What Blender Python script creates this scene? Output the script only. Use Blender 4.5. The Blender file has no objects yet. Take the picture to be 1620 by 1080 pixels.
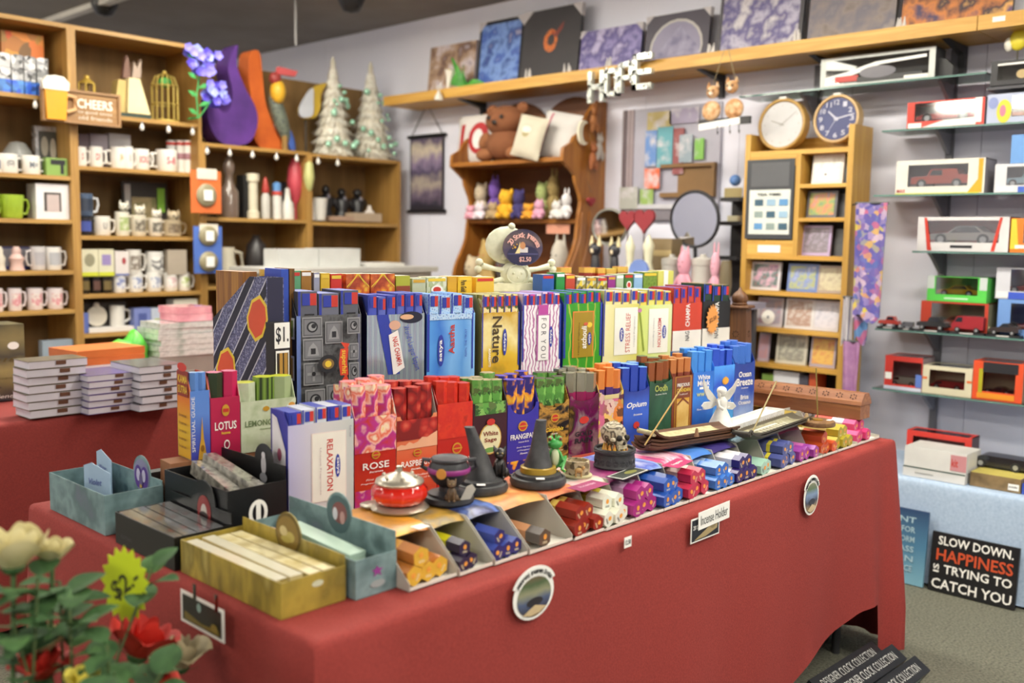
import bpy, bmesh, math, random
from math import pi, sin, cos, radians, sqrt
from mathutils import Vector, Matrix, Euler
random.seed(7)
SC = bpy.context.scene
COL = SC.collection
# ------------------------------------------------------------------ camera
# room axes: X runs along the left shelving away from the camera, Y along the back wall away from it, Z up
FPX = 1536.62
RX = (0.68228824, 0.06633358, -0.72806773)
RY = (-0.73092093, 0.08287885, -0.67741102)
RZ = (0.01540632, 0.99434951, 0.10503187)
CAMH = 1.39
cam = bpy.data.cameras.new('camera')
cam.sensor_width = 36.0
cam.lens = FPX / 1620 * 36
cam.clip_start = 0.05
cam.dof.use_dof = True
cam.dof.focus_distance = 2.65
cam.dof.aperture_fstop = 2.1
camo = bpy.data.objects.new('camera', cam)
COL.objects.link(camo)
camo.matrix_world = Matrix(((*RX, 0), (*RY, 0), (*RZ, CAMH), (0, 0, 0, 1)))
SC.camera = camo
vs = SC.view_settings
vs.view_transform = 'Standard'
vs.look = 'None'
vs.gamma = 1.0
vs.use_curve_mapping = False
vs.exposure = 0.28
SC.cycles.use_denoising = True
SC.cycles.max_bounces = 8
SC.cycles.diffuse_bounces = 4
SC.cycles.glossy_bounces = 3
SC.cycles.transmission_bounces = 6
SC.cycles.transparent_max_bounces = 8
SC.cycles.caustics_reflective = False
SC.cycles.caustics_refractive = False
SC.cycles.sample_clamp_indirect = 4.0
w = bpy.data.worlds.new('world')
SC.world = w
w.use_nodes = True
w.node_tree.nodes['Background'].inputs[0].default_value = (0.9, 0.95, 1.0, 1)
w.node_tree.nodes['Background'].inputs[1].default_value = 0.4
LAMP_W = 27.0          # watts of the fill area lamp in each unseen fitting
LAMP_COL = (1.0, 0.975, 0.88)

def ray(px, py):
    a, b = (px - 810) / FPX, -(py - 540) / FPX
    return Vector((RX[0]*a + RX[1]*b - RX[2], RY[0]*a + RY[1]*b - RY[2], RZ[0]*a + RZ[1]*b - RZ[2]))
CP = Vector((0, 0, CAMH))
def onz(px, py, z): r = ray(px, py); return CP + r * ((z - CAMH) / r.z)
def onx(px, py, x): r = ray(px, py); return CP + r * (x / r.x)
def ony(px, py, y): r = ray(px, py); return CP + r * (y / r.y)
class Line:                                   # a vertical plane through two floor points
    def __init__(s, a, b):
        s.a = Vector(a); s.d = (Vector(b) - s.a).normalized(); s.n = Vector((-s.d.y, s.d.x)); s.rz = math.atan2(s.d.y, s.d.x)
    def at(s, px, py):
        r = ray(px, py); t = s.a.dot(s.n) / (r.x*s.n.x + r.y*s.n.y); return CP + r * t
# ------------------------------------------------------------------ materials
def lin(h):
    if not isinstance(h, str): return (*h[:3], 1)
    h = h.lstrip('#'); o = []
    for i in (0, 2, 4):
        c = int(h[i:i+2], 16) / 255
        o.append(c / 12.92 if c <= .04045 else ((c + .055) / 1.055) ** 2.4)
    return (*o, 1)
MATS = {}
def M(col, r=.5, m=0.0, kind=None, cols=None, sc=8.0, dist=0.0, det=3.0, bump=0.0, coat=0.0, sharp=False, axis='Z', stretch=None, coord='Object', sub=0.0, tr=0.0, var=.06):
    key = (col if isinstance(col, str) else tuple(col), r, m, kind, tuple(cols) if cols else None, sc, dist, det, bump, coat, sharp, axis, stretch, coord, sub, tr, var)
    if key in MATS: return MATS[key]
    mt = bpy.data.materials.new('mat_%03d' % len(MATS)); MATS[key] = mt
    mt.use_nodes = True
    nt = mt.node_tree; N = nt.nodes; L = nt.links
    b = N['Principled BSDF']
    b.inputs['Roughness'].default_value = r
    b.inputs['Metallic'].default_value = m
    if coat: b.inputs['Coat Weight'].default_value = coat; b.inputs['Coat Roughness'].default_value = .12
    if tr: b.inputs['Transmission Weight'].default_value = tr
    b.inputs['Base Color'].default_value = lin(col)
    mt.diffuse_color = lin(col)
    tc = N.new('ShaderNodeTexCoord'); src = tc.outputs[coord]
    if stretch:
        mp = N.new('ShaderNodeMapping'); mp.inputs['Scale'].default_value = stretch
        L.new(src, mp.inputs['Vector']); src = mp.outputs['Vector']
    def ramp(fac, cs):
        rp = N.new('ShaderNodeValToRGB'); e = rp.color_ramp.elements
        if sharp: rp.color_ramp.interpolation = 'CONSTANT'
        n = len(cs)
        for i, c in enumerate(cs):
            p, c = c if isinstance(c, tuple) and len(c) == 2 else ((i / n if sharp else i / max(1, n-1)), c)
            if i < 2: el = e[i]; el.position = p
            else: el = e.new(p)
            el.color = lin(c)
        L.new(fac, rp.inputs['Fac']); L.new(rp.outputs['Color'], b.inputs['Base Color']); return rp
    h = None
    if kind is None:
        if var:
            t = N.new('ShaderNodeTexNoise'); t.inputs['Scale'].default_value = sc; t.inputs['Detail'].default_value = det
            L.new(src, t.inputs['Vector']); c = lin(col)
            rp = ramp(t.outputs['Fac'], [(.3, tuple(max(0, x*(1-var*1.6)) for x in c[:3])), (.7, tuple(min(1, x*(1+var)) for x in c[:3]))])
            h = t.outputs['Fac']
    elif kind == 'noise':
        t = N.new('ShaderNodeTexNoise'); t.inputs['Scale'].default_value = sc; t.inputs['Detail'].default_value = det; t.inputs['Distortion'].default_value = dist
        L.new(src, t.inputs['Vector'])
        mr = N.new('ShaderNodeMapRange'); mr.inputs[1].default_value = .28; mr.inputs[2].default_value = .72
        L.new(t.outputs['Fac'], mr.inputs[0]); ramp(mr.outputs[0], cols); h = t.outputs['Fac']
    elif kind in ('voro', 'ros'):
        t = N.new('ShaderNodeTexVoronoi'); t.inputs['Scale'].default_value = sc
        v = src
        if dist:
            nz = N.new('ShaderNodeTexNoise'); nz.inputs['Scale'].default_value = sc*1.3; L.new(src, nz.inputs['Vector'])
            mx = N.new('ShaderNodeVectorMath'); mx.operation = 'MULTIPLY_ADD'; mx.inputs[1].default_value = (dist,)*3
            L.new(nz.outputs['Color'], mx.inputs[0]); L.new(src, mx.inputs[2]); v = mx.outputs[0]
        L.new(v, t.inputs['Vector'])
        if kind == 'voro':
            sp = N.new('ShaderNodeSeparateColor'); L.new(t.outputs['Color'], sp.inputs[0]); ramp(sp.outputs[0], cols)
        else: ramp(t.outputs['Distance'], cols)
        h = t.outputs['Distance']
    elif kind in ('wave', 'rings'):
        t = N.new('ShaderNodeTexWave'); t.wave_type = 'BANDS' if kind == 'wave' else 'RINGS'
        if kind == 'wave': t.bands_direction = axis
        else: t.rings_direction = axis
        t.inputs['Scale'].default_value = sc; t.inputs['Distortion'].default_value = dist; t.inputs['Detail'].default_value = det
        L.new(src, t.inputs['Vector']); ramp(t.outputs['Fac'], cols); h = t.outputs['Fac']
    elif kind == 'grad':
        sp = N.new('ShaderNodeSeparateXYZ'); L.new(tc.outputs['Generated'], sp.inputs[0]); f = sp.outputs[axis]
        if dist:
            nz = N.new('ShaderNodeTexNoise'); nz.inputs['Scale'].default_value = sc; nz.inputs['Detail'].default_value = det; L.new(src, nz.inputs['Vector'])
            ma = N.new('ShaderNodeMath'); ma.operation = 'MULTIPLY_ADD'; ma.inputs[1].default_value = dist; L.new(nz.outputs['Fac'], ma.inputs[0]); L.new(f, ma.inputs[2])
            mb = N.new('ShaderNodeMath'); mb.operation = 'SUBTRACT'; mb.inputs[1].default_value = dist*.5; L.new(ma.outputs[0], mb.inputs[0]); f = mb.outputs[0]
        ramp(f, cols)
    if bump and h is not None:
        bp = N.new('ShaderNodeBump'); bp.inputs['Strength'].default_value = bump; bp.inputs['Distance'].default_value = .004
        L.new(h, bp.inputs['Height']); L.new(bp.outputs['Normal'], b.inputs['Normal'])
    return mt
def wood(a, c, sc=5, axis='X', r=.45, dist=5):
    st = {'X': (.35, 6, 6), 'Y': (6, .35, 6), 'Z': (6, 6, .35)}[axis]
    return M(a, r, kind='noise', cols=(a, c, a), sc=sc, dist=.6, det=4, stretch=st)
def clear(key, tint='ffffff', refl=.12):
    k = ('clear', key)
    if k in MATS: return MATS[k]
    mt = bpy.data.materials.new('mat_clear_%s' % key); MATS[k] = mt; mt.use_nodes = True
    N = mt.node_tree.nodes; L = mt.node_tree.links; N.clear()
    o = N.new('ShaderNodeOutputMaterial'); mx = N.new('ShaderNodeMixShader'); t = N.new('ShaderNodeBsdfTransparent'); g = N.new('ShaderNodeBsdfGlossy')
    fr = N.new('ShaderNodeFresnel'); fr.inputs[0].default_value = 1.45
    ad = N.new('ShaderNodeMath'); ad.inputs[1].default_value = refl*.3; L.new(fr.outputs[0], ad.inputs[0])
    t.inputs[0].default_value = lin(tint); g.inputs['Roughness'].default_value = .06
    L.new(ad.outputs[0], mx.inputs[0]); L.new(t.outputs[0], mx.inputs[1]); L.new(g.outputs[0], mx.inputs[2]); L.new(mx.outputs[0], o.inputs[0])
    return mt
def glow(col, s):
    k = ('glow', col, s)
    if k in MATS: return MATS[k]
    mt = M(col, .5, var=0).copy(); MATS[k] = mt
    b = mt.node_tree.nodes['Principled BSDF']; b.inputs['Emission Color'].default_value = lin(col); b.inputs['Emission Strength'].default_value = s
    return mt
# ------------------------------------------------------------------ mesh builder
class MB:
    def __init__(s): s.v = []; s.f = []; s.mi = []; s.ms = []; s.cur = 0
    def m(s, mat):
        if mat not in s.ms: s.ms.append(mat)
        s.cur = s.ms.index(mat); return s
    def add(s, vs, fs, mis=None):
        o = len(s.v); s.v += [tuple(p) for p in vs]
        for i, f in enumerate(fs): s.f.append([o + k for k in f]); s.mi.append(s.cur if mis is None else mis[i])
        return s
    def mark(s): return len(s.v)
    def xf(s, k, mat):
        for i in range(k, len(s.v)): s.v[i] = tuple(mat @ Vector(s.v[i]))
        return s
    def box(s, x0, x1, y0, y1, z0, z1, front=None, top=None, left=None, right=None):
        base = s.cur; mis = []
        for q in (None, top, front, right, None, left):
            if q is None: mis.append(base)
            else: s.m(q); mis.append(s.cur)
        s.cur = base
        return s.add([(x0,y0,z0),(x1,y0,z0),(x1,y1,z0),(x0,y1,z0),(x0,y0,z1),(x1,y0,z1),(x1,y1,z1),(x0,y1,z1)],
                     [(0,3,2,1),(4,5,6,7),(0,1,5,4),(1,2,6,5),(2,3,7,6),(3,0,4,7)], mis)
    def cyl(s, p, r, h, n=16, axis='z', r2=None, rot=0):
        r2 = r if r2 is None else r2; vs = []
        for k, (rr, hh) in enumerate(((r, 0), (r2, h))):
            for i in range(n):
                a = rot + 2*pi*i/n; c, d = rr*cos(a), rr*sin(a)
                vs.append({'z': (p[0]+c, p[1]+d, p[2]+hh), 'y': (p[0]+c, p[1]+hh, p[2]+d), 'x': (p[0]+hh, p[1]+c, p[2]+d)}[axis])
        fs = [tuple((i, (i+1) % n, n+(i+1) % n, n+i)) for i in range(n)] + [tuple(range(n-1, -1, -1)), tuple(range(n, 2*n))]
        if axis == 'y': fs = [f[::-1] for f in fs]
        return s.add(vs, fs)
    def lathe(s, prof, n=20, c=(0, 0, 0), flute=0, nf=12):
        vs = []; fs = []
        for (r, z) in prof:
            for i in range(n):
                a = 2*pi*i/n; q = r*(1 + flute*abs(sin(nf*a/2)))
                vs.append((c[0]+q*cos(a), c[1]+q*sin(a), c[2]+z))
        for k in range(len(prof)-1):
            for i in range(n): fs.append((k*n+i, k*n+(i+1) % n, (k+1)*n+(i+1) % n, (k+1)*n+i))
        if prof[0][0] > 1e-5: fs.append(tuple(range(n-1, -1, -1)))
        if prof[-1][0] > 1e-5: fs.append(tuple((len(prof)-1)*n+i for i in range(n)))
        return s.add(vs, fs)
    def sph(s, c, r, nu=14, nv=9, rot=None):
        r = (r, r, r) if not hasattr(r, '__len__') else r; vs = []; fs = []
        for j in range(nv+1):
            t = pi*j/nv
            for i in range(nu):
                a = 2*pi*i/nu; p = Vector((r[0]*sin(t)*cos(a), r[1]*sin(t)*sin(a), r[2]*cos(t)))
                if rot: p = Euler(rot).to_matrix() @ p
                vs.append((c[0]+p.x, c[1]+p.y, c[2]+p.z))
        for j in range(nv):
            for i in range(nu): fs.append((j*nu+i, (j+1)*nu+i, (j+1)*nu+(i+1) % nu, j*nu+(i+1) % nu))
        return s.add(vs, fs)
    def prism(s, poly, a, b, plane='xz'):
        n = len(poly); vs = []
        for t in (a, b):
            for (p, q) in poly: vs.append({'xz': (p, t, q), 'xy': (p, q, t), 'yz': (t, p, q)}[plane])
        ar = sum(poly[i][0]*poly[(i+1) % n][1] - poly[(i+1) % n][0]*poly[i][1] for i in range(n))
        fs = [tuple(range(n)), tuple(range(2*n-1, n-1, -1))] + [(i, n+i, n+(i+1) % n, (i+1) % n) for i in range(n)]
        flip = (ar < 0) != (plane != 'xz')
        # orientation: for xz the polygon seen from -y (counter-clockwise) faces the viewer
        if flip: fs = [f[::-1] for f in fs]
        return s.add(vs, fs)
    def tube(s, pts, r, n=8, closed=False):
        pts = [Vector(p) for p in pts]; vs = []; fs = []; N = len(pts); up = Vector((.13, .29, .95))
        for i, p in enumerate(pts):
            a = pts[(i-1) % N] if closed or i else p; b = pts[(i+1) % N] if closed or i < N-1 else p
            t = (b-a).normalized(); u = t.cross(up)
            if u.length < .05: u = t.cross(Vector((1, 0, 0)))
            u.normalize(); v = t.cross(u); rr = r[i] if hasattr(r, '__len__') else r
            for k in range(n): vs.append(p + u*rr*cos(2*pi*k/n) + v*rr*sin(2*pi*k/n))
        for i in range(N if closed else N-1):
            j = (i+1) % N
            for k in range(n): fs.append((i*n+k, i*n+(k+1) % n, j*n+(k+1) % n, j*n+k))
        if not closed: fs += [tuple(range(n-1, -1, -1)), tuple((N-1)*n+k for k in range(n))]
        return s.add(vs, fs)
    def grid(s, fn, nu, nv):
        vs = [fn(i/nu, j/nv) for j in range(nv+1) for i in range(nu+1)]
        return s.add(vs, [(j*(nu+1)+i, j*(nu+1)+i+1, (j+1)*(nu+1)+i+1, (j+1)*(nu+1)+i) for j in range(nv) for i in range(nu)])
    def mesh(s, name, smooth=0):
        me = bpy.data.meshes.new(name); me.from_pydata(s.v, [], s.f)
        for q in s.ms: me.materials.append(q)
        if s.ms: me.polygons.foreach_set('material_index', s.mi)
        if smooth:
            me.shade_smooth()
            me.set_sharp_from_angle(angle=radians(smooth))
        me.update(); return me
    def obj(s, name, parent=None, loc=(0, 0, 0), rot=(0, 0, 0), smooth=0, label=None, fix=False):
        me = s.mesh(name, smooth)
        if fix:
            bm = bmesh.new(); bm.from_mesh(me); bmesh.ops.recalc_face_normals(bm, faces=bm.faces); bm.to_mesh(me); bm.free()
        o = bpy.data.objects.new(name, me); COL.objects.link(o)
        o.location = loc; o.rotation_euler = rot
        if parent is not None: o.parent = parent
        if label: o['label'] = label
        return o
def thing(name, label, cat, loc=(0, 0, 0), rz=0.0, group=None, rot=None):
    o = bpy.data.objects.new(name, None); COL.objects.link(o); o.empty_display_size = .05
    o.location = loc; o.rotation_euler = rot if rot else (0, 0, rz); o['label'] = label; o['category'] = cat
    if group: o['group'] = group
    return o
def tag(o, label, cat, group=None, kind=None):
    o['label'] = label; o['category'] = cat
    if group: o['group'] = group
    if kind: o['kind'] = kind
    return o
def struct(o): o['kind'] = 'structure'; return o
def dup(o, loc=None, rz=None, label=None, parent=None):
    c = o.copy(); COL.objects.link(c)
    if parent is not None: c.parent = parent
    if loc is not None: c.location = loc
    if rz is not None: c.rotation_euler.z = rz
    if label: c['label'] = label
    for ch in o.children: dup(ch, parent=c)
    return c
ORD = ['first', 'second', 'third', 'fourth', 'fifth', 'sixth', 'seventh', 'eighth', 'ninth', 'tenth', 'eleventh', 'twelfth', 'thirteenth', 'fourteenth', 'fifteenth', 'sixteenth', 'seventeenth']
# flat print: text and shapes in one thin mesh on a face that looks along -y
TXT = {}
def text_geo(s, bold=0.0, shear=0.0, spacing=1.0):
    k = (s, bold, shear, spacing)
    if k not in TXT:
        cu = bpy.data.curves.new('t', 'FONT'); cu.body = s; cu.resolution_u = 2; cu.offset = bold; cu.shear = shear; cu.space_character = spacing
        cu.align_x = 'CENTER'; cu.space_line = .85
        o = bpy.data.objects.new('t', cu); me = bpy.data.meshes.new_from_object(o)
        vs = [tuple(v.co) for v in me.vertices]; fs = [tuple(p.vertices) for p in me.polygons]
        bpy.data.objects.remove(o); bpy.data.curves.remove(cu); bpy.data.meshes.remove(me)
        xs = [v[0] for v in vs]; ys = [v[1] for v in vs]
        x0, x1, y0, y1 = min(xs), max(xs), min(ys), max(ys)
        TXT[k] = ([((v[0]-(x0+x1)/2)/max(1e-6, x1-x0), (v[1]-(y0+y1)/2)/max(1e-6, y1-y0)) for v in vs], fs, (x1-x0)/max(1e-6, y1-y0))
    return TXT[k]
def serifs(): pass
BOLD = .018
def decos(mb, w, h, items, y=-.0008, step=.0004, x0=None):
    """items in face coordinates u,v in 0..1 of a w x h face whose lower left is (x0,0)
       t: text,u,v,tw,th,mat,rot[,shear]   d: disc u,v,rx,rz,mat   r: rect u0,u1,v0,v1,mat   p: polygon pts,mat   a: arc text"""
    x0 = -w/2 if x0 is None else x0; q = y
    for it in items:
        q -= step; k = it[0]
        if k == 't':
            _, s, u, v, tw, th, mt, *rest = it; rot = rest[0] if rest else 0; sh = rest[1] if len(rest) > 1 else 0
            vs, fs, asp = text_geo(s, BOLD if len(s) < 11 else 0.0, sh); mb.m(mt); a = radians(rot)
            W, Hh = (tw*w, th*h) if abs(rot) % 180 < 45 or abs(rot) % 180 > 135 else (tw*h, th*w)
            mb.add([(x0+u*w + (p[0]*W*cos(a) - p[1]*Hh*sin(a)), q, v*h + (p[0]*W*sin(a) + p[1]*Hh*cos(a))) for p in vs], fs)
        elif k == 'd':
            _, u, v, rx, rz, mt = it; mb.m(mt); n = 20
            mb.add([(x0+u*w+rx*w*cos(2*pi*i/n), q, v*h+rz*h*sin(2*pi*i/n)) for i in range(n)], [tuple(range(n))])
        elif k == 'r':
            _, a, b, c, d, mt = it; mb.m(mt)
            mb.add([(x0+a*w, q, c*h), (x0+b*w, q, c*h), (x0+b*w, q, d*h), (x0+a*w, q, d*h)], [(0, 1, 2, 3)])
        elif k == 'p':
            _, pts, mt = it; mb.m(mt)
            mb.add([(x0+u*w, q, v*h) for u, v in pts], [tuple(range(len(pts)))])
        elif k == 'a':                        # text on an arc: s,u,v,rx,rz,a0,a1,letter height,mat
            _, s, u, v, rx, rz, a0, a1, lh, mt = it; mb.m(mt); n = len(s)
            for i, ch in enumerate(s):
                if ch == ' ': continue
                a = radians(a0 + (a1-a0)*(i+.5)/n); vs, fs, asp = text_geo(ch, BOLD); sl = a - pi/2
                H = lh*h; W = H*min(asp, 1.0)
                if ch in 'aceinorstu': H *= .75
                mb.add([(x0+u*w+rx*w*cos(a) + p[0]*W*cos(sl) - p[1]*H*sin(sl), q, v*h+rz*h*sin(a) + p[0]*W*sin(sl) + p[1]*H*cos(sl)) for p in vs], fs)
    return mb
def printed(parent, w, h, items, y=-.0008, loc=(0, 0, 0), rot=(0, 0, 0), name='print', x0=None):
    return decos(MB(), w, h, items, y, x0=x0).obj(name, parent, loc, rot)
def star_poly(n, r, r2, sx=1.0, sz=1.0, ph=0.0, c=(0, 0)):
    return [(c[0] + sx*(r if i % 2 == 0 else r2)*sin(ph + pi*i/n), c[1] + sz*(r if i % 2 == 0 else r2)*cos(ph + pi*i/n)) for i in range(2*n)][::-1]
# common materials
WHT = M('e9e7e2', .45); CREAM = M('e6dfc4', .5); BLK = M('17161a', .4); DGR = M('33323a', .5); PAPER = M('f1efe9', .7, var=.02)
INK = M('1b1a20', .6, var=0); GOLD = M('d9a63a', .35, .3); SILV = M('c9ccd0', .25, .9); GREYC = M('a9a49a', .7); SATB = M('2b3aa0', .45); REDI = M('c23327', .5, var=0)
# ------------------------------------------------------------------ the room
XW, YL, XB, YR, CEIL = 4.65, 8.6, -3.2, -3.4, 2.9
WALLM = M('e8e8f6', .65, kind='noise', cols=('e0e1f0', 'eaeaf6'), sc=1.3, det=2)
CARPET = M('66655a', .95, kind='noise', cols=('4a4a40', '686759', '79786a'), sc=110, det=6, bump=.8)
struct(MB().m(CARPET).box(XB-.1, XW+.1, YR-.1, YL+.1, -.1, 0).obj('floor'))
wb = struct(MB().m(M('8f8f9c', .8)).box(XW+.012, XW+.12, YR-.1, YL+.1, 0, CEIL).obj('wall_back'))
# tongue-and-groove panels of the back wall: each its own piece
pw = .61; k = 0; y = YR
while y < YL:
    y1 = min(y + pw, YL)
    me = MB().m(WALLM).box(XW, XW+.0119, y+.0012, y1-.0012, 0, CEIL).obj('panel', wb); y = y1
struct(MB().m(WALLM).box(XB-.1, XW+.12, YL, YL+.1, 0, CEIL).obj('wall_left'))
struct(MB().m(WALLM).box(XB-.1, XB, YR-.1, YL+.1, 0, CEIL).obj('wall_rear'))
struct(MB().m(WALLM).box(XB-.1, XW+.12, YR-.1, YR, 0, CEIL).obj('wall_right'))
CEILM = M('8a847e', .9, kind='noise', cols=('827c77', '908a84'), sc=3)
ce = struct(MB().m(CEILM).box(XB-.1, XW+.12, YR-.1, YL+.1, CEIL, CEIL+.1).obj('ceiling'))
for i, xx in enumerate((1.25, 2.95)):     # the pale joist strips under the ceiling
    MB().m(M('dcd8d0', .7)).box(xx-.03, xx+.03, YR, YL, CEIL-.035, CEIL).obj('ceiling_strip', ce)
struct(MB().m(M('a9a8b4', .6)).box(XW-.016, XW, YR, YL, 0, .1).obj('baseboard_back'))
# fluorescent fittings out of view, several added and placed as fill for wall and mirror
def fitting(x, y, label, along='y'):
    t = thing('fill_ceiling_light', label, 'ceiling light', (x, y, CEIL), 0 if along == 'y' else pi/2, 'unseen fluorescent fill fittings')
    MB().m(M('d8d6d0', .5)).prism([(-.10, 0), (-.14, -.05), (.14, -.05), (.10, 0)], -.62, .62, 'xz').obj('housing', t, (0, 0, -.0))
    for dx in (-.06, .06):
        MB().m(glow('fff5e0', 30.0)).cyl((dx, -.6, -.068), .015, 1.2, 10, 'y').obj('tube', t, smooth=40)
        for yy in (-.61, .595): MB().m(WHT).box(dx-.018, dx+.018, yy, yy+.015, -.09, -.05).obj('tube_socket', t)
    l = bpy.data.lights.new('fill_lamp', 'AREA'); l.shape = 'RECTANGLE'; l.size = .26; l.size_y = 1.2; l.energy = LAMP_W; l.color = LAMP_COL
    lo = bpy.data.objects.new('fill_lamp', l); COL.objects.link(lo); lo.parent = t; lo.location = (0, 0, -.1)
FILL_FIT = [(2.6, -.7), (2.75, .75), (2.9, 2.35), (2.9, 4.3), (1.9, 3.9), (1.9, 6.9), (1.9, -1.2), (.2, -.8), (.3, 4.6), (-1.7, .5), (-1.7, 3.2), (-1.4, 6.6)]
for i, (x, y) in enumerate(FILL_FIT): fitting(x, y, 'unseen twin tube fluorescent fitting placed as fill light, %s counted along the dark ceiling' % ORD[i])
# ------------------------------------------------------------------ main table with its red cloth
TX0, TX1, TY0, TY1, TZ = .885, 3.235, 1.245, 2.40, .74
REDC = M('8c2f2a', .85, kind='noise', cols=('822923', '94332d'), sc=220, det=2, bump=.12)
def cloth(name, x0, x1, y0, y1, z, hem, mat, label, amp=.02, rc=.03, seed=1, per=34):
    rnd = random.Random(seed); mb = MB().m(mat); P = []
    def seg(a, b, n): return [(a[0]+(b[0]-a[0])*i/n, a[1]+(b[1]-a[1])*i/n) for i in range(n)]
    cs = [(x0, y0), (x1, y0), (x1, y1), (x0, y1)]; pts = []
    for i in range(4):
        a, b = cs[i], cs[(i+1) % 4]; L = sqrt((a[0]-b[0])**2 + (a[1]-b[1])**2); pts += seg(a, b, max(6, int(L*per)))
    n = len(pts); cx, cy = (x0+x1)/2, (y0+y1)/2; ph = [rnd.uniform(0, 6) for _ in range(4)]
    levels = [(-.02, 0), (-.008, -.001), (0, -.006), (.003, -.015), (.004, -.04), (.006, -.12), (.009, -.22), (.012, -.34), (.015, -.46), (.017, -.58), (.018, -1.0)]
    vs = []
    for k, (off, dz) in enumerate(levels):
        for (x, y) in pts:
            nx = -1 if x < x0+1e-6 else (1 if x > x1-1e-6 else 0); ny = -1 if y < y0+1e-6 else (1 if y > y1-1e-6 else 0)
            hz = hem(x, y); zz = max(z + dz, hz) if dz > -.99 else hz
            drop = min(1, max(0, (z - zz)) / .6); s = (x*1.0 + y*1.3)
            corner = min(abs(x-x0)+abs(y-y0), abs(x-x1)+abs(y-y0), abs(x-x0)+abs(y-y1), abs(x-x1)+abs(y-y1))
            cf = math.exp(-corner*corner/.03)
            fold = drop*(amp*(.55*sin(s*5.1+ph[0]) + .5*sin(s*11+ph[1]) + .3*sin(s*19+ph[2])) + cf*amp*(1.6+1.8*sin(s*34+ph[3])))
            o = off + (fold if dz < -.03 else 0) + (.01*drop)
            dn = 1 if not (nx and ny) else .72
            vs.append((x + nx*o*dn, y + ny*o*dn, zz))
    fs = [(k*n+i, (k+1)*n+i, (k+1)*n+(i+1) % n, k*n+(i+1) % n) for k in range(len(levels)-1) for i in range(n)]
    fs.append(tuple(range(n)))
    mb.add(vs, fs); o = mb.obj(name, smooth=60); return tag(o, label, 'tablecloth')
def hem_main(x, y):
    if y < TY0+.01:
        return .07 if x < 2.2 else (.07 + .155*min(1, (x-2.2)/.75)**1.0 if x < 3.06 else .225 - .185*min(1, (x-3.06)/.06))
    return .035
cloth('tablecloth', TX0, TX1, TY0, TY1, TZ, hem_main, REDC, 'brick red tablecloth draped over the incense display table', amp=.016, seed=4)
def folding_table(name, label, x0, x1, y0, y1, z, topm='8d8a84'):
    t = thing(name, label, 'table', ((x0+x1)/2, (y0+y1)/2, 0)); a, b = (x1-x0)/2, (y1-y0)/2
    MB().m(M(topm, .6)).box(-a, a, -b, b, z-.035, z).obj('tabletop', t)
    for sx in (-1, 1):
        for sy in (-1, 1): MB().m(M('4a4a4e', .4, .6)).cyl((sx*(a-.1), sy*(b-.08), 0), .014, z-.03, 10).obj('leg', t, smooth=40)
        MB().m(M('4a4a4e', .4, .6)).cyl((sx*(a-.1), -(b-.08), .15), .01, 2*(b-.08), 8, 'y').obj('cross_bar', t, smooth=40)
folding_table('folding_table', 'long folding table hidden under the brick red incense cloth', TX0+.03, TX1-.03, TY0+.03, TY1-.03, TZ-.006)
# stepped risers under the rows of boxes
R2 = Line((1.386, 1.79), (2.937, 1.60)); R3 = Line((1.385, 2.075), (3.02, 1.80))
def riser(row, s0, s1, d0, d1, z1, label):
    o = MB().m(M('8a5a3a', .8)).box(s0, s1, d0, d1, 0, z1-TZ-.002).obj('cardboard_riser', None, (row.a.x, row.a.y, TZ+.001), (0, 0, row.rz))
    tag(o, label, 'riser')
Z2, Z3, Z4 = TZ+.002, .885, .985
riser(R3, -.0, 1.68, .0, .135, Z3, 'cardboard riser under the middle row of tall incense boxes')
riser(R3, -.04, 1.62, .142, .27, Z4, 'tall cardboard riser under the rearmost row of incense boxes')
# ------------------------------------------------------------------ incense packs and cartons
def hexpack(name, L, mats, axis='y', w=.034, end=None):
    """hexagonal pack; mats: list of (length fraction, material)"""
    mb = MB(); R = w/2/cos(pi/6); t = 0
    for fr, mt in mats:
        mb.m(mt); h = L*fr; vs = []; n = 6
        for q in (t, t+h):
            for i in range(n):
                a = pi/6 + i*pi/3; vs.append((R*cos(a), q, R*sin(a)) if axis == 'y' else (R*cos(a), R*sin(a), q))
        mb.add(vs, [(i, (i+1) % n, n+(i+1) % n, n+i) for i in range(n)])
        t += h
    for q in (0, L):
        mb.m(end or mats[0][1]); vs = [((R*cos(pi/6+i*pi/3), q, R*sin(pi/6+i*pi/3)) if axis == 'y' else (R*cos(pi/6+i*pi/3), R*sin(pi/6+i*pi/3), q)) for i in range(6)]
        mb.add(vs, [tuple(range(6))])
    return mb
EMB = M('e8a33c', .4, kind='noise', cols=('d86a2a', 'f0c050'), sc=90)
def pack_end_print(parent, y, R, mt, emb=EMB):
    mb = MB(); mb.m(emb); n = 12
    mb.add([(R*.30*cos(2*pi*i/n), y, R*.2+R*.34*sin(2*pi*i/n)) for i in range(n)], [tuple(range(n))])
    mb.m(mt)
    for v in (-.35, -.5): mb.add([(-R*.4, y, R*v), (R*.4, y, R*v), (R*.4, y, R*(v-.07)), (-R*.4, y, R*(v-.07))], [(0, 1, 2, 3)])
    return mb
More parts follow.
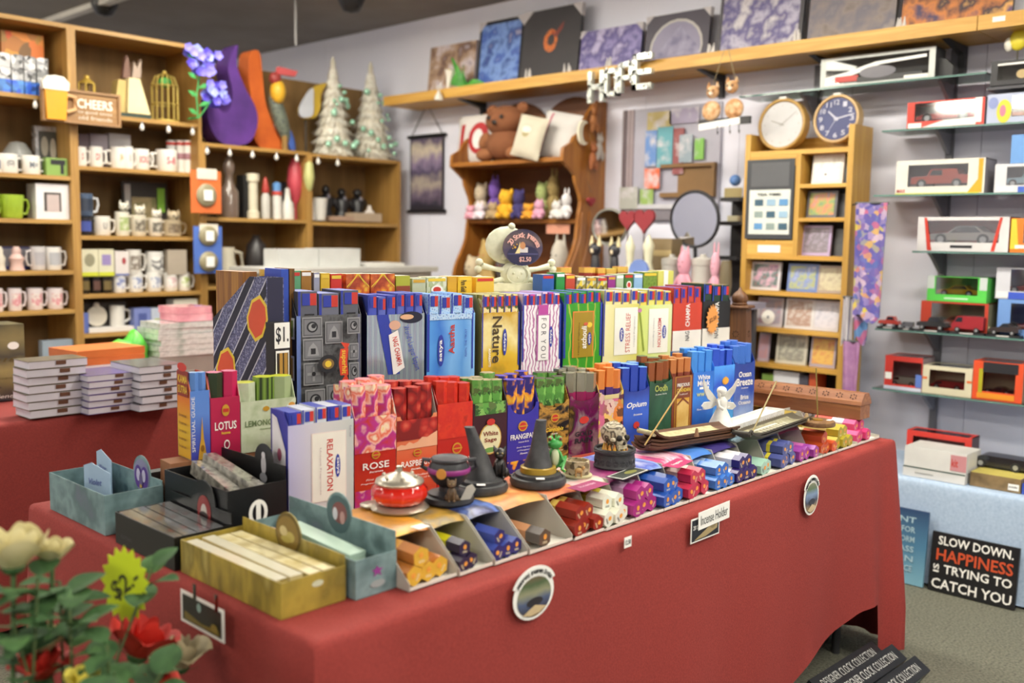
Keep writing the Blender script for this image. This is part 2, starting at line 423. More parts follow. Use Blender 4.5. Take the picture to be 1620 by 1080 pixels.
# --- upright display cartons
def display_box(label, row, pxl, pxr, pyf, pyt, zb, d, front, side, deco=(), notch=0, pk=None, npk=3, rows=2, pw=None, back=None, name='incense_box', cat='incense box', flat=False, lean=0.0, packlab=None, x0x1=None, lift=None):
    pym = (pyf+pyt)/2
    a = row.at(pxl, pyf); b = row.at(pxr, pyf); m = row.at((pxl+pxr)/2, pyf)
    w = (b-a).xy.length; hf = m.z - zb; ht = row.at((pxl+pxr)/2, pyt).z - zb
    c = (a+b)/2; t = thing(name, label, cat, (c.x, c.y, zb), row.rz)
    e = .0018; mb = MB()
    w2 = w/2 - .0012
    if notch:
        poly = [(-w2, 0), (w2, 0), (w2, hf)] + [(w2*cos(pi*i/10)*.82, hf - notch*sin(pi*i/10)) for i in range(11)] + [(-w2, hf)]
    else: poly = [(-w2, 0), (w2, 0), (w2, hf), (-w2, hf)]
    mb.m(front).prism(poly, 0, e, 'xz'); o = mb.obj('front_panel', t)
    hb = ht - .004
    for s in (-1, 1): MB().m(side).prism([(e, 0), (d, 0), (d, hb), (e+.25*d, hb), (e, hf)], s*w2 - (e if s > 0 else 0), s*w2 + (e if s < 0 else 0), 'yz').obj('side_panel', t)
    MB().m(back or GREYC).box(-w2, w2, d-e, d, 0, hb).box(-w2, w2, e, d-e, 0, e).obj('back_panel', t)
    if deco: printed(t, 2*w2, hf, deco, name='print')
    if pk:
        mats, end = pk; lb = packlab or ('packs standing in the ' + label)
        if flat:                                 # flat cartons of sticks standing on edge
            pw = (2*w2 - .006)/npk
            for i in range(npk):
                bw = pw*random.uniform(.86, .97); hh = ht + random.uniform(-.006, .004) - .003
                q = MB().m(mats[i % len(mats)]); bd = (d - .008)*.96
                q.box(-bw/2, bw/2, 0, bd, 0, hh, top=end if not isinstance(end, (list, tuple)) else end[i % len(end)])
                x = -w2+.003+pw*(i+.5); o = q.obj('incense_pack', None, t.matrix_basis @ Vector((x, .004, .003)), (0, 0, row.rz))
                tag(o, lb, 'incense pack', lb[:60])
                decos(MB(), bw, hh, [('r', 0.02, .14, .0, 1, SATB), ('r', .62, .95, .90, .985, REDI), ('r', .22, .62, .90, .985, SATB), ('t', '||||', .58, .78, .12, .5, INK, 90)], -.0006).obj('print', o)
        else:
            n = npk; ww = (2*w2 - .004)/n
            for j in range(rows):
                for i in range(n):
                    hh = ht + random.uniform(-.007, .006) + (.006 if j else 0)
                    mb2 = hexpack('p', hh, mats if not callable(mats) else mats(i, j), 'z', min(ww*.97, .044), end)
                    x = -w2 + .002 + ww*(i+.5); yy = .004 + min(ww, .044)*.6 + j*min(ww, .044)*1.02
                    if yy + .02 > d: continue
                    o = mb2.obj('incense_pack', None, t.matrix_basis @ Vector((x, yy, .003)), (radians(random.uniform(0, 1.2)), radians(random.uniform(-.8, .8)), row.rz + random.uniform(-.12, .12)), smooth=0)
                    tag(o, lb, 'incense pack', lb[:60])
    return t
def vmap(items, v0):
    k = 1 - v0; f = lambda v: v0 + v*k; out = []
    for it in items:
        it = list(it)
        if it[0] == 't':
            it[3] = f(it[3]); rot = it[7] if len(it) > 7 else 0
            if abs(rot) % 180 < 45 or abs(rot) % 180 > 135: it[5] *= k
            else: it[4] *= k
        elif it[0] == 'd': it[2] = f(it[2]); it[4] *= k
        elif it[0] == 'r': it[3] = f(it[3]); it[4] = f(it[4])
        elif it[0] == 'p': it[1] = [(u, f(v)) for u, v in it[1]]
        out.append(tuple(it))
    return out
def two(a, b, top=.2): return [(1-top, a), (top, b)]
# prints
rosep = M('d9473a', .4, kind='ros', cols=((0, 'f3cf6a'), (.18, 'f2dcc0'), (.34, 'e46a4c'), (.5, 'f0b8a8'), (.62, 'b3308c'), (.9, 'c2352c')), sc=26, dist=.03)
raspp = M('c5483a', .4, kind='ros', cols=((0, 'd86a52'), (.35, 'b42a24'), (.6, '7c1c1c')), sc=34, dist=.01)
strawp = M('c4281e', .35, kind='noise', cols=('9c1812', 'd23a22', 'c4281e', 'e0603a'), sc=24, det=5)
leafp = M('3f7a34', .4, kind='voro', cols=('2f6a2c', '63a548', '264f22', '86c060', '3b1d20'), sc=48, dist=.04)
gingp = M('e0a032', .4, kind='ros', cols=((0, 'd8452c'), (.16, 'f0c23c'), (.4, 'e8932c'), (.55, '32287c'), (.9, '2c2474')), sc=34, dist=.03)
camo = M('3a2f22', .4, kind='noise', cols=('120e0c', '17120f', 'b98a3a', '1a1410', '0f0c0a'), sc=16, det=4, dist=.5, stretch=(1, 1, 2.2))
florp = M('c05050', .4, kind='voro', cols=('d8452c', 'e88a3a', '1c1a20', 'd06a8c', 'f0d060', '24222a', 'e8c8b8', '8c2a3a'), sc=34, dist=.05)
goldr = M('6a2448', .2, .5, kind='noise', cols=('501038', 'b09a94', '7c1a5c', '4a3c20', 'c89848'), sc=11, det=4, dist=.6)
opiu = M('2a3f9c', .35, kind='grad', cols=('3f6cd8', '28429c', '3a62cc', '1f2a7c'), dist=.6, sc=9)
oodp = M('1f4a34', .4, kind='noise', cols=('0f2c1e', '2c5a40', '143626'), sc=7, dist=.8)
chan = M('7a3a20', .4); chan2 = M('d9b25c', .4, kind='noise', cols=('c89a44', 'e8cc80'), sc=14)
muskp = M('2a62c0', .35, kind='grad', cols=('18503c', '2050a0', '2f80dc', '2a6cc8'), dist=.5, sc=12)
shan = M('2a6cd0', .35, kind='grad', cols=('1f5cb0', '58b0e8', '1c4cc0', '4c9cf0'), dist=.7, sc=8)
ocean = M('1f3f94', .35, kind='grad', cols=('dfe4ee', '8ca4d4', '2448a4', '1c3488'), dist=.45, sc=16)
redb = M('bb2a1c', .4, kind='grad', cols=('c8401c', 'b8261a', 'bb2a1c')); rspb = M('c84a30', .4, kind='grad', cols=('b83a26', 'd8603c', 'e08a60'))
strb = M('b8241c', .4); sageb = M('3c1a20', .4); frab = M('3a34a4', .4, kind='grad', cols=('4438a0', '332f9c')); 
LOGO = GOLD
def logo(u, v, r=.1, asp=1.0): return [('d', u, v, r, r*.45*asp, GOLD), ('d', u, v, r*.75, r*.32*asp, REDI), ('r', u-r*1.05, u+r*1.05, v-.008*asp, v+.008*asp, GOLD)]
YEL = M('e8c43c', .4, var=0); TW = M('f4f1ea', .5, var=0)
def sub(v, s='Incense', c=TW, u=.5, tw=.34): return [('t', s, u, v, tw, .022, c, 0, .3)]
B2 = [
 ('tall red rose incense box printed with pale blossoms', 560, 627, 658, 610, redb, rosep, 0, [('r', 0, 1, .62, 1, rosep), ('r', 0, .6, .02, .22, rosep)] + logo(.5, .585) + [('t', 'ROSE', .5, .475, .64, .075, TW)] + sub(.41) + sub(.33, 'Fine Indian', tw=.5) + sub(.29, 'Fragrance of 12 hat', tw=.75), ([(1, rosep)], M('e08a90', .4))),
 ('coral raspberry incense box with a curved berry printed rim', 627, 692, 656, 612, rspb, GREYC, .022, [('r', 0, 1, .72, .955, raspp), ('p', [(0, .66), (.1, .68), (.2, .665), (.3, .7), (.4, .675), (.5, .69), (.62, .74), (.75, .73), (.86, .76), (1, .79), (1, .62), (0, .62)], M('e8b08c', .4))] + logo(.5, .565) + [('t', 'RASPBERRY', .5, .45, .8, .07, TW)] + sub(.385) + sub(.31, 'Fine Indian', tw=.5) + sub(.27, 'Fragrance of 12 hat', tw=.75), ([(1, raspp)], M('b84438', .4))),
 ('scarlet strawberry incense box with big berries on its upper half', 692, 748, 637, 606, strb, raspp, 0, [('r', 0, 1, .62, 1, strawp)] + logo(.55, .5, .14) + [('t', 'STRAWBERRY', .5, .36, .95, .07, TW)] + sub(.28, 'INCENSE'), ([(1, strawp)], M('b02c20', .4))),
 ('dark maroon white sage incense box with an oval leaf label', 748, 803, 636, 602, sageb, sageb, 0, [('r', .05, .95, .86, 1, leafp), ('d', .5, .57, .33, .185, M('c8a04a', .4)), ('d', .5, .57, .30, .17, M('e4e0b4', .5)), ('d', .5, .44, .2, .03, M('6c9c4c', .5)), ('t', 'White', .5, .635, .44, .055, M('7c2a20')), ('t', 'Sage', .5, .555, .36, .06, M('7c2a20')), ('d', .5, .77, .12, .04, REDI)], ([(1, leafp)], M('9a8a6a', .5))),
 ('deep violet frangipani incense box with golden blossoms at its foot', 803, 853, 638, 600, frab, frab, .03, [('r', 0, 1, 0, .27, gingp)] + logo(.48, .71, .15) + [('t', 'FRANGIPANI', .5, .58, .84, .07, TW)] + sub(.51, 'Incense Sticks', tw=.34) + sub(.44, 'Exotic fragrance', tw=.46) + sub(.4, 'of Frangipani', tw=.42) + sub(.36, 'Flowers', tw=.24), ([(1, gingp)], M('4a3cb0', .4))),
 ('black and gold camouflage incense box with yellow hemp lettering', 853, 901, 634, 598, camo, camo, .018, logo(.52, .77, .14) + [('t', 'Cannabis', .5, .62, .6, .055, YEL, 0, .2)] + sub(.56, 'Incense', tw=.2) + sub(.36, 'Fine Indian', tw=.45) + sub(.32, 'Fragrance of 12 hat', tw=.6), ([(.72, camo), (.28, leafp)], M('3a3424', .5))),
 ('shiny foil incense box in magenta and bronze with black lettering', 901, 948, 624, 590, goldr, goldr, .018, [('d', .5, .66, .16, .05, REDI), ('t', 'GOLD', .5, .48, .6, .07, INK), ('t', 'RAIN', .5, .39, .6, .07, INK), ('r', .1, 1, 0, .2, M('c05a4a', .3))], ([(.8, M('8c1c50', .3)), (.2, M('b0ac98', .15, .7))], M('b8b4a0', .2, .6))),
 ('incense box covered in orange and pink lilies behind the skull', 948, 987, 619, 586, florp, florp, .012, [('r', .2, .8, .9, .96, M('d8c88c', .5))], ([(.8, M('4a2c74', .4)), (.2, M('d88038', .4))], M('e08a50', .4))),
 ('royal blue opium incense box with white script lettering', 987, 1028, 614, 581, opiu, opiu, .01, [('t', 'Opium', .5, .76, .78, .1, TW, 0, .25), ('t', 'Incense', .55, .63, .34, .03, TW, 0, .2), ('d', .5, .48, .12, .05, REDI), ('r', .4, .6, .45, .5, REDI)], ([(1, M('2c46ac', .35))], M('6a9cdc', .4))),
 ('dark green oud incense box with a glowing brass burner picture', 1028, 1064, 602, 572, oodp, oodp, .008, [('t', 'Oodh', .5, .90, .56, .09, M('b8c060')), ('t', 'Incense Sticks', .5, .82, .5, .02, TW), ('p', [(.3, .05), (.62, .05), (.7, .2), (.24, .2)], M('c06a2c', .4)), ('r', .27, .3, .2, .34, GOLD), ('r', .4, .43, .2, .3, GOLD), ('r', .52, .55, .2, .32, GOLD), ('r', .64, .67, .2, .34, GOLD)], ([(.8, M('2c5034', .4)), (.2, M('8c4a24', .4))], M('4a5a3c', .5))),
 ('brown sandalwood incense box with a cream arched panel', 1064, 1097, 594, 568, chan, chan, 0, [('r', .12, .9, .03, .99, GOLD), ('r', .15, .87, .035, .985, chan), ('r', .2, .82, .04, .70, GOLD), ('r', .23, .79, .05, .66, chan2), ('p', [(.23, .6), (.5, .68), (.79, .6), (.79, .63), (.5, .71), (.23, .63)], chan), ('t', 'PRECIOUS', .5, .88, .6, .045, TW), ('t', 'CHANDAN', .5, .81, .64, .05, YEL), ('t', 'Traditional', .5, .755, .4, .02, TW)], ([(.85, M('7c3422', .4)), (.15, M('b8703a', .4))], M('b08050', .5))),
 ('bright blue musk incense box with white lettering beside the brown one', 1097, 1130, 588, 557, muskp, muskp, 0, [('t', 'White', .5, .93, .6, .065, TW), ('t', 'Musk', .5, .85, .6, .075, TW), ('r', .3, .75, .77, .80, TW), ('t', 'Fine Indian', .5, .5, .6, .025, TW), ('t', 'wwwv', .5, .7, .7, .05, M('c8d08c'))], ([(1, M('3f86d8', .4))], M('5c9ce0', .4))),
 ('bright blue incense box with an orange diamond emblem', 1130, 1163, 578, 553, shan, shan, 0, [('d', .55, .8, .16, .05, GOLD), ('p', [(.4, .8), (.55, .86), (.72, .81), (.56, .75)], M('f0a83c', .4)), ('t', 'Om', .5, .6, .4, .08, TW), ('t', 'Shanti', .5, .5, .66, .09, TW)], ([(1, M('2c50c0', .4))], M('5c86dc', .4))),
 ('navy ocean breeze incense box with frosty white foot at row end', 1163, 1195, 572, 546, ocean, ocean, .008, [('t', 'Ocean', .5, .84, .62, .075, TW), ('t', 'Breeze', .5, .74, .8, .10, TW), ('t', 'Incense', .5, .66, .34, .02, TW), ('t', 'Brisa', .5, .54, .4, .06, TW), ('t', 'Oceano', .5, .47, .6, .05, TW)], ([(.8, M('24408c', .4)), (.2, M('3c6cc0', .4))], M('5c7cc8', .4))),
]
for lab, a, b, pf, pt, fr, sd, nt, dc, pk in B2:
    display_box(lab, R2, a, b, pf, pt, Z2, .098, fr, sd, dc, nt, pk, 3, 2, packlab='hexagonal pack standing in the ' + lab.split(' with')[0].split(' printed')[0])
# --- middle row: tall stick boxes
shit = M('4a4a4c', .45, kind='noise', cols=('343436', '606062', '424244'), sc=60, det=5)
shit_l = M('98989a', .45); shit_d = M('232328', .5)
silver = M('8fa4c4', .18, .6, kind='wave', cols=('9cb4d0', 'd8dcb0', 'c8d8e8', '7c94bc', '5c7498', 'b8c4d8', 'd8c8a8', '88a0c8'), sc=3.2, dist=1.5, axis='X', coord='Generated')
aast = M('5c9cdc', .4, kind='grad', cols=('5aa2e4', '3c78d0', '7cb4ec', '5c98dc', '8cc0f0'), dist=.5, sc=7, axis='X')
natr = M('c8a42c', .4, kind='grad', cols=('2c4a1c', '4c5a24', 'd8a828', 'e0bc3c', 'f0e0a0', 'c89c2c'), dist=.7, sc=11)
foru = M('ece6ec', .45, kind='rings', cols=((0, 'f0ecf0'), (.62, 'efe9ee'), (.72, 'c894b4'), (1, 'b070a0')), sc=24, dist=9, det=2)
patc = M('3c9426', .45, kind='rings', cols=((0, '3a9424'), (.9, '3c9a26'), (.97, 'a8b444')), sc=9, dist=6)
stres = M('e4dc9c', .45, kind='grad', cols=('ece4b0', 'e0d890', 'd8d068'), axis='X')
medit = M('d8e098', .45, kind='grad', cols=('ccd86c', 'd8e494', 'dce0a8'), axis='X')
nagr = M('c8402a', .45)
def sym(x, z, s, q, k=0):
    a = [('r', x, x+s, z, z+s*q, shit_l), ('r', x+.014, x+s-.014, z+.012, z+s*q-.012, M('626266', .45)), ('r', x+.03, x+s-.03, z+.025, z+s*q-.025, M('7c7c80', .45))]
    cx, cz = x+s/2, z+s*q/2
    sh = [[('d', cx, cz, s*.28, s*q*.28, shit_d), ('d', cx, cz, s*.2, s*q*.2, shit_l), ('d', cx+s*.06, cz+s*q*.05, s*.12, s*q*.12, shit_d)],
          [('p', [(cx-s*.3, cz-s*q*.3), (cx+s*.3, cz-s*q*.3), (cx+s*.2, cz+s*q*.1), (cx, cz+s*q*.32), (cx-s*.2, cz+s*q*.1)], shit_l), ('r', cx-s*.12, cx+s*.12, cz-s*q*.22, cz+s*q*.05, shit_d)],
          [('r', cx-s*.32, cx+s*.32, cz-s*q*.06, cz+s*q*.06, shit_l), ('r', cx-s*.06, cx+s*.06, cz-s*q*.32, cz+s*q*.32, shit_l), ('d', cx, cz, s*.1, s*q*.1, shit_d)]]
    return a + sh[k % 3]
def oval(u, v, rx, rz, rot=90): return [('d', u, v, rx, rz, SATB), ('t', 'satya' if rot == 90 else 'satya', u, v, rz*1.35, rx*1.1, TW, rot)]
ribbon = [('p', [(.60, .30), (.66, .36), (.66, .66), (.60, .72), (.74, .70), (.70, .64), (.70, .36), (.74, .28)], M('d8452c', .4)), ('p', [(.595, .37), (.72, .37), (.70, .5), (.72, .65), (.595, .65), (.57, .5)], M('d8452c', .4)), ('t', 'superhit', .645, .51, .25, .1, YEL, -90)]
SB = lambda c, s: ([c, c], s)
B3 = [
 ('grey and black symbol covered incense box with a red ribbon emblem', 468, 572, 498, 462, shit, M('2a2a30', .5), [('r', .0, .06, 0, 1, M('6a80c0', .4)), ('r', .94, .98, 0, 1, M('5c5e78', .4))] + sym(.08, .78, .30, .68) + sym(.42, .70, .27, .86, 1) + sym(.08, .54, .30, .74, 1) + sym(.08, .28, .30, .78, 2) + sym(.42, .04, .27, .86) + sym(.76, .52, .16, 1.1, 2) + sym(.76, .30, .16, 1.2) + sym(.08, .02, .30, .74) + sym(.72, .80, .2, .86) + sym(.72, .04, .2, .86, 1) + [('d', .41, .5, .15, .095, shit_d), ('d', .41, .5, .09, .055, M('8a6a3c', .4)), ('d', .41, .5, .05, .035, YEL)] + ribbon, ([M('5a5c68', .45), M('6a6c7c', .45)], M('4858a8', .45)), 3),
 ('silver holographic incense box with a blue diagonal stripe', 580, 672, 497, 466, silver, M('1c1c40', .4), [('p', [(.16, 1), (.36, 1), (.56, 0), (.36, 0)], SATB), ('d', .47, .82, .1, .08, M('d8a890', .5)), ('d', .76, .94, .2, .1, M('1a1a30', .4)), ('d', .68, .95, .12, .045, M('e0b088', .5)), ('p', [(.36, .66), (.52, .74), (.64, .1), (.48, .0), (.44, .0)], M('f0e8e4', .5)), ('t', 'NAG CHAMPA', .51, .38, .5, .09, REDI, -78), ('t', "World's Largest Export", .76, .42, .8, .13, SATB, -72)], ([M('4250b4', .45), M('5a66b8', .45)], M('3848a8', .45)), 6),
 ('sky blue incense box with an upright navy oval logo', 675, 752, 496, 466, aast, M('2c3c94', .4), [('r', 0, .05, 0, 1, SATB), ('r', .93, .96, 0, 1, SATB), ('r', 0.05, .93, .9, 1, M('a8d0f0', .4, kind='ros', cols=('2c5cb8', 'c8e0f4', '5c94d8'), sc=120))] + oval(.28, .36, .07, .28) + [('t', 'Aastha', .5, .55, .52, .12, REDI, 90), ('t', 'Aastha, THE TRUST', .8, .47, .5, .05, SATB, 90)], ([M('6ca8e4', .4, kind='ros', cols=('3464c0', 'c0dcf4', '68a4e4'), sc=120)], M('6090d8', .45)), 4),
 ('golden waterfall incense box lettered along its height', 762, 822, 494, 464, natr, M('8c8a4c', .45), [('r', 0, .03, 0, 1, SATB), ('r', .97, 1, 0, 1, SATB), ('t', 'Nature', .4, .5, .86, .28, M('d8d4c0', .4), -90), ('t', 'Nature', .395, .502, .86, .25, M('4c3c1c', .4), -90), ('t', 'AGARBATTI', .2, .18, .34, .06, TW, -90)] + oval(.6, .45, .06, .25), ([M('b8a438', .45, kind='voro', cols=('d8b83c', '4c5a24', 'e8dca0', 'b84a2c'), sc=60)], M('98986c', .5)), 5),
 ('white and mauve paisley incense box lettered in spaced capitals', 826, 888, 482, 462, foru, M('4c50a8', .45), [('r', 0, .04, 0, 1, SATB), ('r', .96, 1, 0, 1, SATB), ('r', .4, .66, .83, 1, M('b84a9c', .4)), ('r', .36, .72, .0, .83, M('b060a0', .4)), ('r', .4, .68, 0, .81, M('f4f0ee', .5)), ('t', 'F O R  Y O U', .54, .4, .72, .13, M('3c3a40'), -90), ('d', .73, .42, .05, .19, SATB), ('t', 'satya', .73, .42, .26, .06, TW, 90)], ([M('e0c8e0', .45), M('c0489c', .45), M('e8dce8', .45)], M('8c80c0', .45)), 6),
 ('bright green patchouli incense box with an ochre label', 892, 953, 480, 462, patc, M('2c3c94', .45), [('r', .0, .05, 0, 1, SATB), ('r', .95, 1, 0, 1, SATB), ('r', .22, .78, 0, .86, M('d88038', .4)), ('r', .25, .75, 0, .84, M('a08420', .4)), ('t', 'atchouli', .52, .37, .42, .14, TW, 90), ('d', .66, .6, .07, .05, M('e8c83c', .4)), ('d', .56, .62, .06, .03, M('c85a3c', .4)), ('d', .66, .34, .05, .12, SATB), ('t', 'satya', .66, .34, .17, .06, TW, 90), ('t', 'Unique Fragrance', .38, .35, .6, .04, INK, 90)], ([M('3c9a30', .45), M('48a43c', .45)], M('4c5ab0', .45)), 5),
 ('pale yellow stress relief incense box with a white label', 955, 1012, 481, 459, stres, M('2c3c94', .45), [('r', .0, .03, 0, 1, SATB), ('r', .3, .95, 0, .93, M('f2efe4', .5)), ('t', 'STRESS RELIEF', .68, .43, .78, .13, REDI, 90), ('d', .5, .4, .06, .14, SATB), ('t', 'satya', .5, .4, .2, .07, TW, 90), ('t', 'Unique Fragrances', .86, .45, .6, .04, M('8a8a90'), 90)], ([M('e8d88c', .45), M('e8dca0', .45)], M('a8b0c8', .45)), 4),
 ('pale green meditation incense box with a pink bud stem', 1010, 1064, 482, 459, medit, M('cfd49a', .45), [('p', [(.02, .84), (.06, .86), (.2, .06), (.15, .05)], M('8c9c3c', .4)), ('d', .03, .9, .06, .045, M('c07ca0', .4)), ('r', .3, .88, 0, .92, M('f2efe4', .5)), ('t', 'MEDITATION', .62, .42, .6, .1, REDI, -90), ('d', .76, .43, .06, .14, SATB), ('t', 'satya', .76, .43, .2, .07, TW, -90), ('t', 'Unique Fragrances', .44, .42, .6, .04, M('8a8a90'), -90)], ([M('e4d05c', .45), M('e0d870', .45)], M('a8b0c8', .45)), 4),
 ('orange red and white incense box lettered up its middle', 1065, 1111, 479, 454, nagr, M('b8382a', .45), [('r', 0, 1, 0, .42, M('eeeae2', .5)), ('t', 'CHAMPA', .5, .74, .48, .15, TW, 90), ('t', 'NAG', .5, .3, .2, .15, M('5a5a5c'), 90)], ([M('c2402c', .45)], M('6a5090', .5)), 4),
 ('black and white incense box behind the orange star price', 1112, 1156, 476, 450, M('1f1f20', .45), M('1c1c1e', .45), [('r', 0, 1, 0, .42, M('e8e4da', .5)), ('t', 'CHAMPA', .5, .74, .48, .15, TW, 90), ('t', 'NAG', .5, .3, .2, .15, M('5a5a5c'), 90)], ([M('1f3a2a', .45)], M('8a7a50', .5)), 3),
]
for lab, a, b, pf, pt, fr, sd, dc, pk, n in B3:
    v0 = .18 if 'ribbon' in lab else .45
    t = display_box(lab, R3, a, b, pf, pt, Z3, .12, fr, sd, [(q[0], q[1], q[2], 0 if abs(q[3]) < 1e-6 else q[3], *q[4:]) if q[0] == 'r' else q for q in vmap(dc, v0)], 0, pk, n, flat=True, packlab='thin stick pack in the ' + lab.split(' with')[0].split(' lettered')[0].split(' behind')[0])
    if 'ribbon' in lab:
        wS = (R3.at(b, pf)-R3.at(a, pf)).xy.length; hS = R3.at((a+b)/2, pf).z - Z3
        printed(t, .12, hS, [('r', .06, .94, .80, .98, TW), ('r', .12, .45, .82, .96, M('8c4a3c', .4)), ('r', .55, .88, .82, .96, M('8ca04c', .4)), ('r', .06, .94, .45, .66, TW), ('r', .12, .45, .47, .64, M('6c4a50', .4)), ('r', .55, .88, .47, .64, M('d8a848', .4))], loc=(-wS/2+.0006, .12, 0), rot=(0, 0, -pi/2), x0=0, name='side_print')
# orange star price sticker on the black box
c = R3.at(1124, 505); t = thing('star_price_tag', 'orange starburst price tag taped on the black and white box', 'price tag', (c.x-.004*0, c.y-.008, c.z), R3.rz)
MB().m(M('e89c50', .6)).prism(star_poly(18, .042, .032, .8, 1.3), -.001, 0, 'xz').obj('card', t)
printed(t, .08, .1, [('t', '$2.50', .5, .5, .5, .17, M('6a3c20'), 20, .3)], -.0015, (0, 0, -.05))
# --- rear row: tops of boxes and loose packs
R4 = Line((R3.a.x - R3.n.x*-.15, R3.a.y + R3.n.y*.15), (3.02 - R3.n.x*-.15, 1.80 + R3.n.y*.15))
mapl = M('5c1c14', .4, kind='ros', cols=('f0d040', 'd8702c', 'a8401c', '5c1a12'), sc=40, dist=.02)
B4 = [
 (430, 450, 428, '3c58b4', 'blue', 'deep blue pack'), (451, 476, 428, '5c9c70', 'leafy green', 'leafy green pack'), (476, 493, 428, '9c6c24', 'amber brown', 'amber brown pack'), (496, 506, 431, '9a9cb0', 'grey', 'thin grey pack'), (507, 522, 432, 'd8b02c', 'yellow', 'yellow fruit pack'), (523, 541, 433, 'c82c20', 'red', 'bright red pack'),
 (547, 585, 433, mapl, 'maple', 'maple leaf patterned box'), (586, 625, 433, mapl, 'maple', 'second maple leaf patterned box'), (626, 649, 436, 'a8a82c', 'lime and brown', 'lime topped brown pack'),
 (652, 674, 440, 'b8bc9c', 'pale', 'pale grey green pack'), (675, 707, 438, M('d8d8c0', .5, kind='voro', cols=('e8e8d8', 'c0c4a0', '9cac74', 'f0f0e8'), sc=80), 'floral', 'white flowered box with oval badge'), (708, 723, 437, 'd8a42c', 'golden', 'golden yellow pack'), (724, 747, 437, 'e4b828', 'yellow', 'yellow pack with small print'), (753, 782, 438, 'e0b83c', 'butter yellow', 'butter yellow pack under the sign'),
 (858, 877, 434, '2c5ca8', 'blue', 'blue pack behind the crossed bones'), (880, 894, 431, '2c8c40', 'green', 'plain green pack'), (895, 910, 434, 'b8442c', 'rust', 'rust red pack'), (912, 927, 437, M('c8b04a', .5, kind='voro', cols=('e0c83c', '1c1a14', 'e8e0c0', '7c8c3c'), sc=60), 'floral', 'dark flowered pack, first of three'), (928, 944, 438, M('c8b04a', .5, kind='voro', cols=('e0c83c', '1c1a14', 'e8e0c0', '7c8c3c'), sc=60), 'floral', 'dark flowered pack, second of three'), (945, 961, 438, M('c8b04a', .5, kind='voro', cols=('e0c83c', '1c1a14', 'e8e0c0', '7c8c3c'), sc=60), 'floral', 'dark flowered pack, third of three'),
 (962, 974, 436, '8c2c80', 'purple', 'purple pack'), (975, 987, 434, 'a8bc9c', 'sage', 'pale sage pack'), (988, 1002, 433, '3c6c2c', 'green', 'forest green pack with white badge'), (1003, 1017, 433, '8cb4d8', 'light blue', 'light blue pack'), (1018, 1040, 430, M('4c6c2c', .5, kind='noise', cols=('2c4a1c', '7c9c3c', '3c5c24'), sc=40), 'bamboo', 'bamboo stem patterned pack'), (1041, 1066, 428, 'd0d068', 'lime', 'lime and white striped pack'),
]
for (a, b, pt, mt, cw, lab) in B4:
    p, q = R4.at(a, pt), R4.at(b, pt); wd = (q-p).xy.length - .002; c = (p+q)/2; z = c.z
    mt = M(mt, .45, kind='noise', cols=(mt, mt), sc=3) if isinstance(mt, str) else mt
    t = thing('incense_pack', lab + ' showing in the rearmost row', 'incense pack', (c.x, c.y, Z4), R4.rz)
    d = .05; h = z - Z4
    MB().m(mt).box(-wd/2, wd/2, 0, d, 0, h, top=M('c8c0a8', .6)).obj('carton', t)
    dc = [('r', .06, .94, .955, .985, random.choice((YEL, TW, REDI, GOLD)))]
    if 'maple' in lab: dc = [('p', [(.05, .86), (.45, 1), (.55, 1), (.95, .86), (.5, .99)], YEL), ('p', [(.02, .87), (.5, .995), (.98, .87), (.98, .885), (.5, 1.0), (.02, .885)], YEL)]
    if 'badge' in lab: dc += [('d', .5, .87, .3, .045, TW), ('d', .5, .87, .2, .03, REDI)]
    if 'striped' in lab: dc = [('r', .36, .64, .7, 1, TW)]
    if 'small print' in lab: dc += [('t', 'Pure Gold', .4, .9, .12, .4, INK, -90)]
    if 'lime topped' in lab: dc = [('r', 0, 1, .7, .9, M('8c3c20', .5))]
    printed(t, wd, h, dc)
R5 = Line((R4.a.x, R4.a.y + .075), (3.02 - R3.n.x*-.15, 1.80 + R3.n.y*.15 + .075))
for (a, b, pt, col, lab) in [(893, 911, 423, 'c0503c', 'coral red hexagonal pack'), (930, 949, 423, '8c2c20', 'maroon hexagonal pack'), (950, 963, 424, 'd8502c', 'orange hexagonal pack'), (965, 982, 425, 'a8b84c', 'pale lime hexagonal pack'), (983, 1001, 422, 'a05c2c', 'bronze hexagonal pack'), (415, 428, 426, '2c50a8', 'cobalt blue hexagonal pack')]:
    p, q = R5.at(a, pt), R5.at(b, pt); wd = (q-p).xy.length*.9; c = (p+q)/2
    o = hexpack('p', c.z - Z4, two(M(col, .45), M('d8b050', .4), .06), 'z', wd, M(col, .6)).obj('incense_pack', None, (c.x, c.y+wd*.6, Z4), (0, 0, R4.rz))
    tag(o, lab + ' peeking up behind the rearmost row', 'incense pack')
# --- patterned magazine-file box and price card box at the row's near end
navy = M('2c2c5c', .45, kind='noise', cols=('1e1e3c', '9a9cc0', '24244a', '6a6c98', '1c1c38'), sc=130, det=2)
px0 = 1.345; fy0, fL = 2.085, .255
t = thing('incense_file_box', 'navy patterned slant-cut incense file with orange medallions', 'incense box', (px0, fy0, Z3))
hM = ony(405, 438, fy0+.04).z - Z3; hR = ony(338, 503, fy0+fL).z - Z3; kq = hR/hM
prof = [(0, 0), (fL, 0), (fL, hR), (.075, hM), (0, hM)]
MB().m(navy).prism(prof, 0, .002, 'yz').obj('side_panel', t); MB().m(navy).prism(prof, .048, .05, 'yz').obj('side_panel', t)
MB().m(M('23233f', .5)).box(.002, .048, 0, .002, 0, hM).obj('front_panel', t)
MB().m(M('23233f', .5)).box(.002, .048, fL-.002, fL, 0, hR).box(.002, .048, .002, fL-.002, 0, .002).obj('back_panel', t)
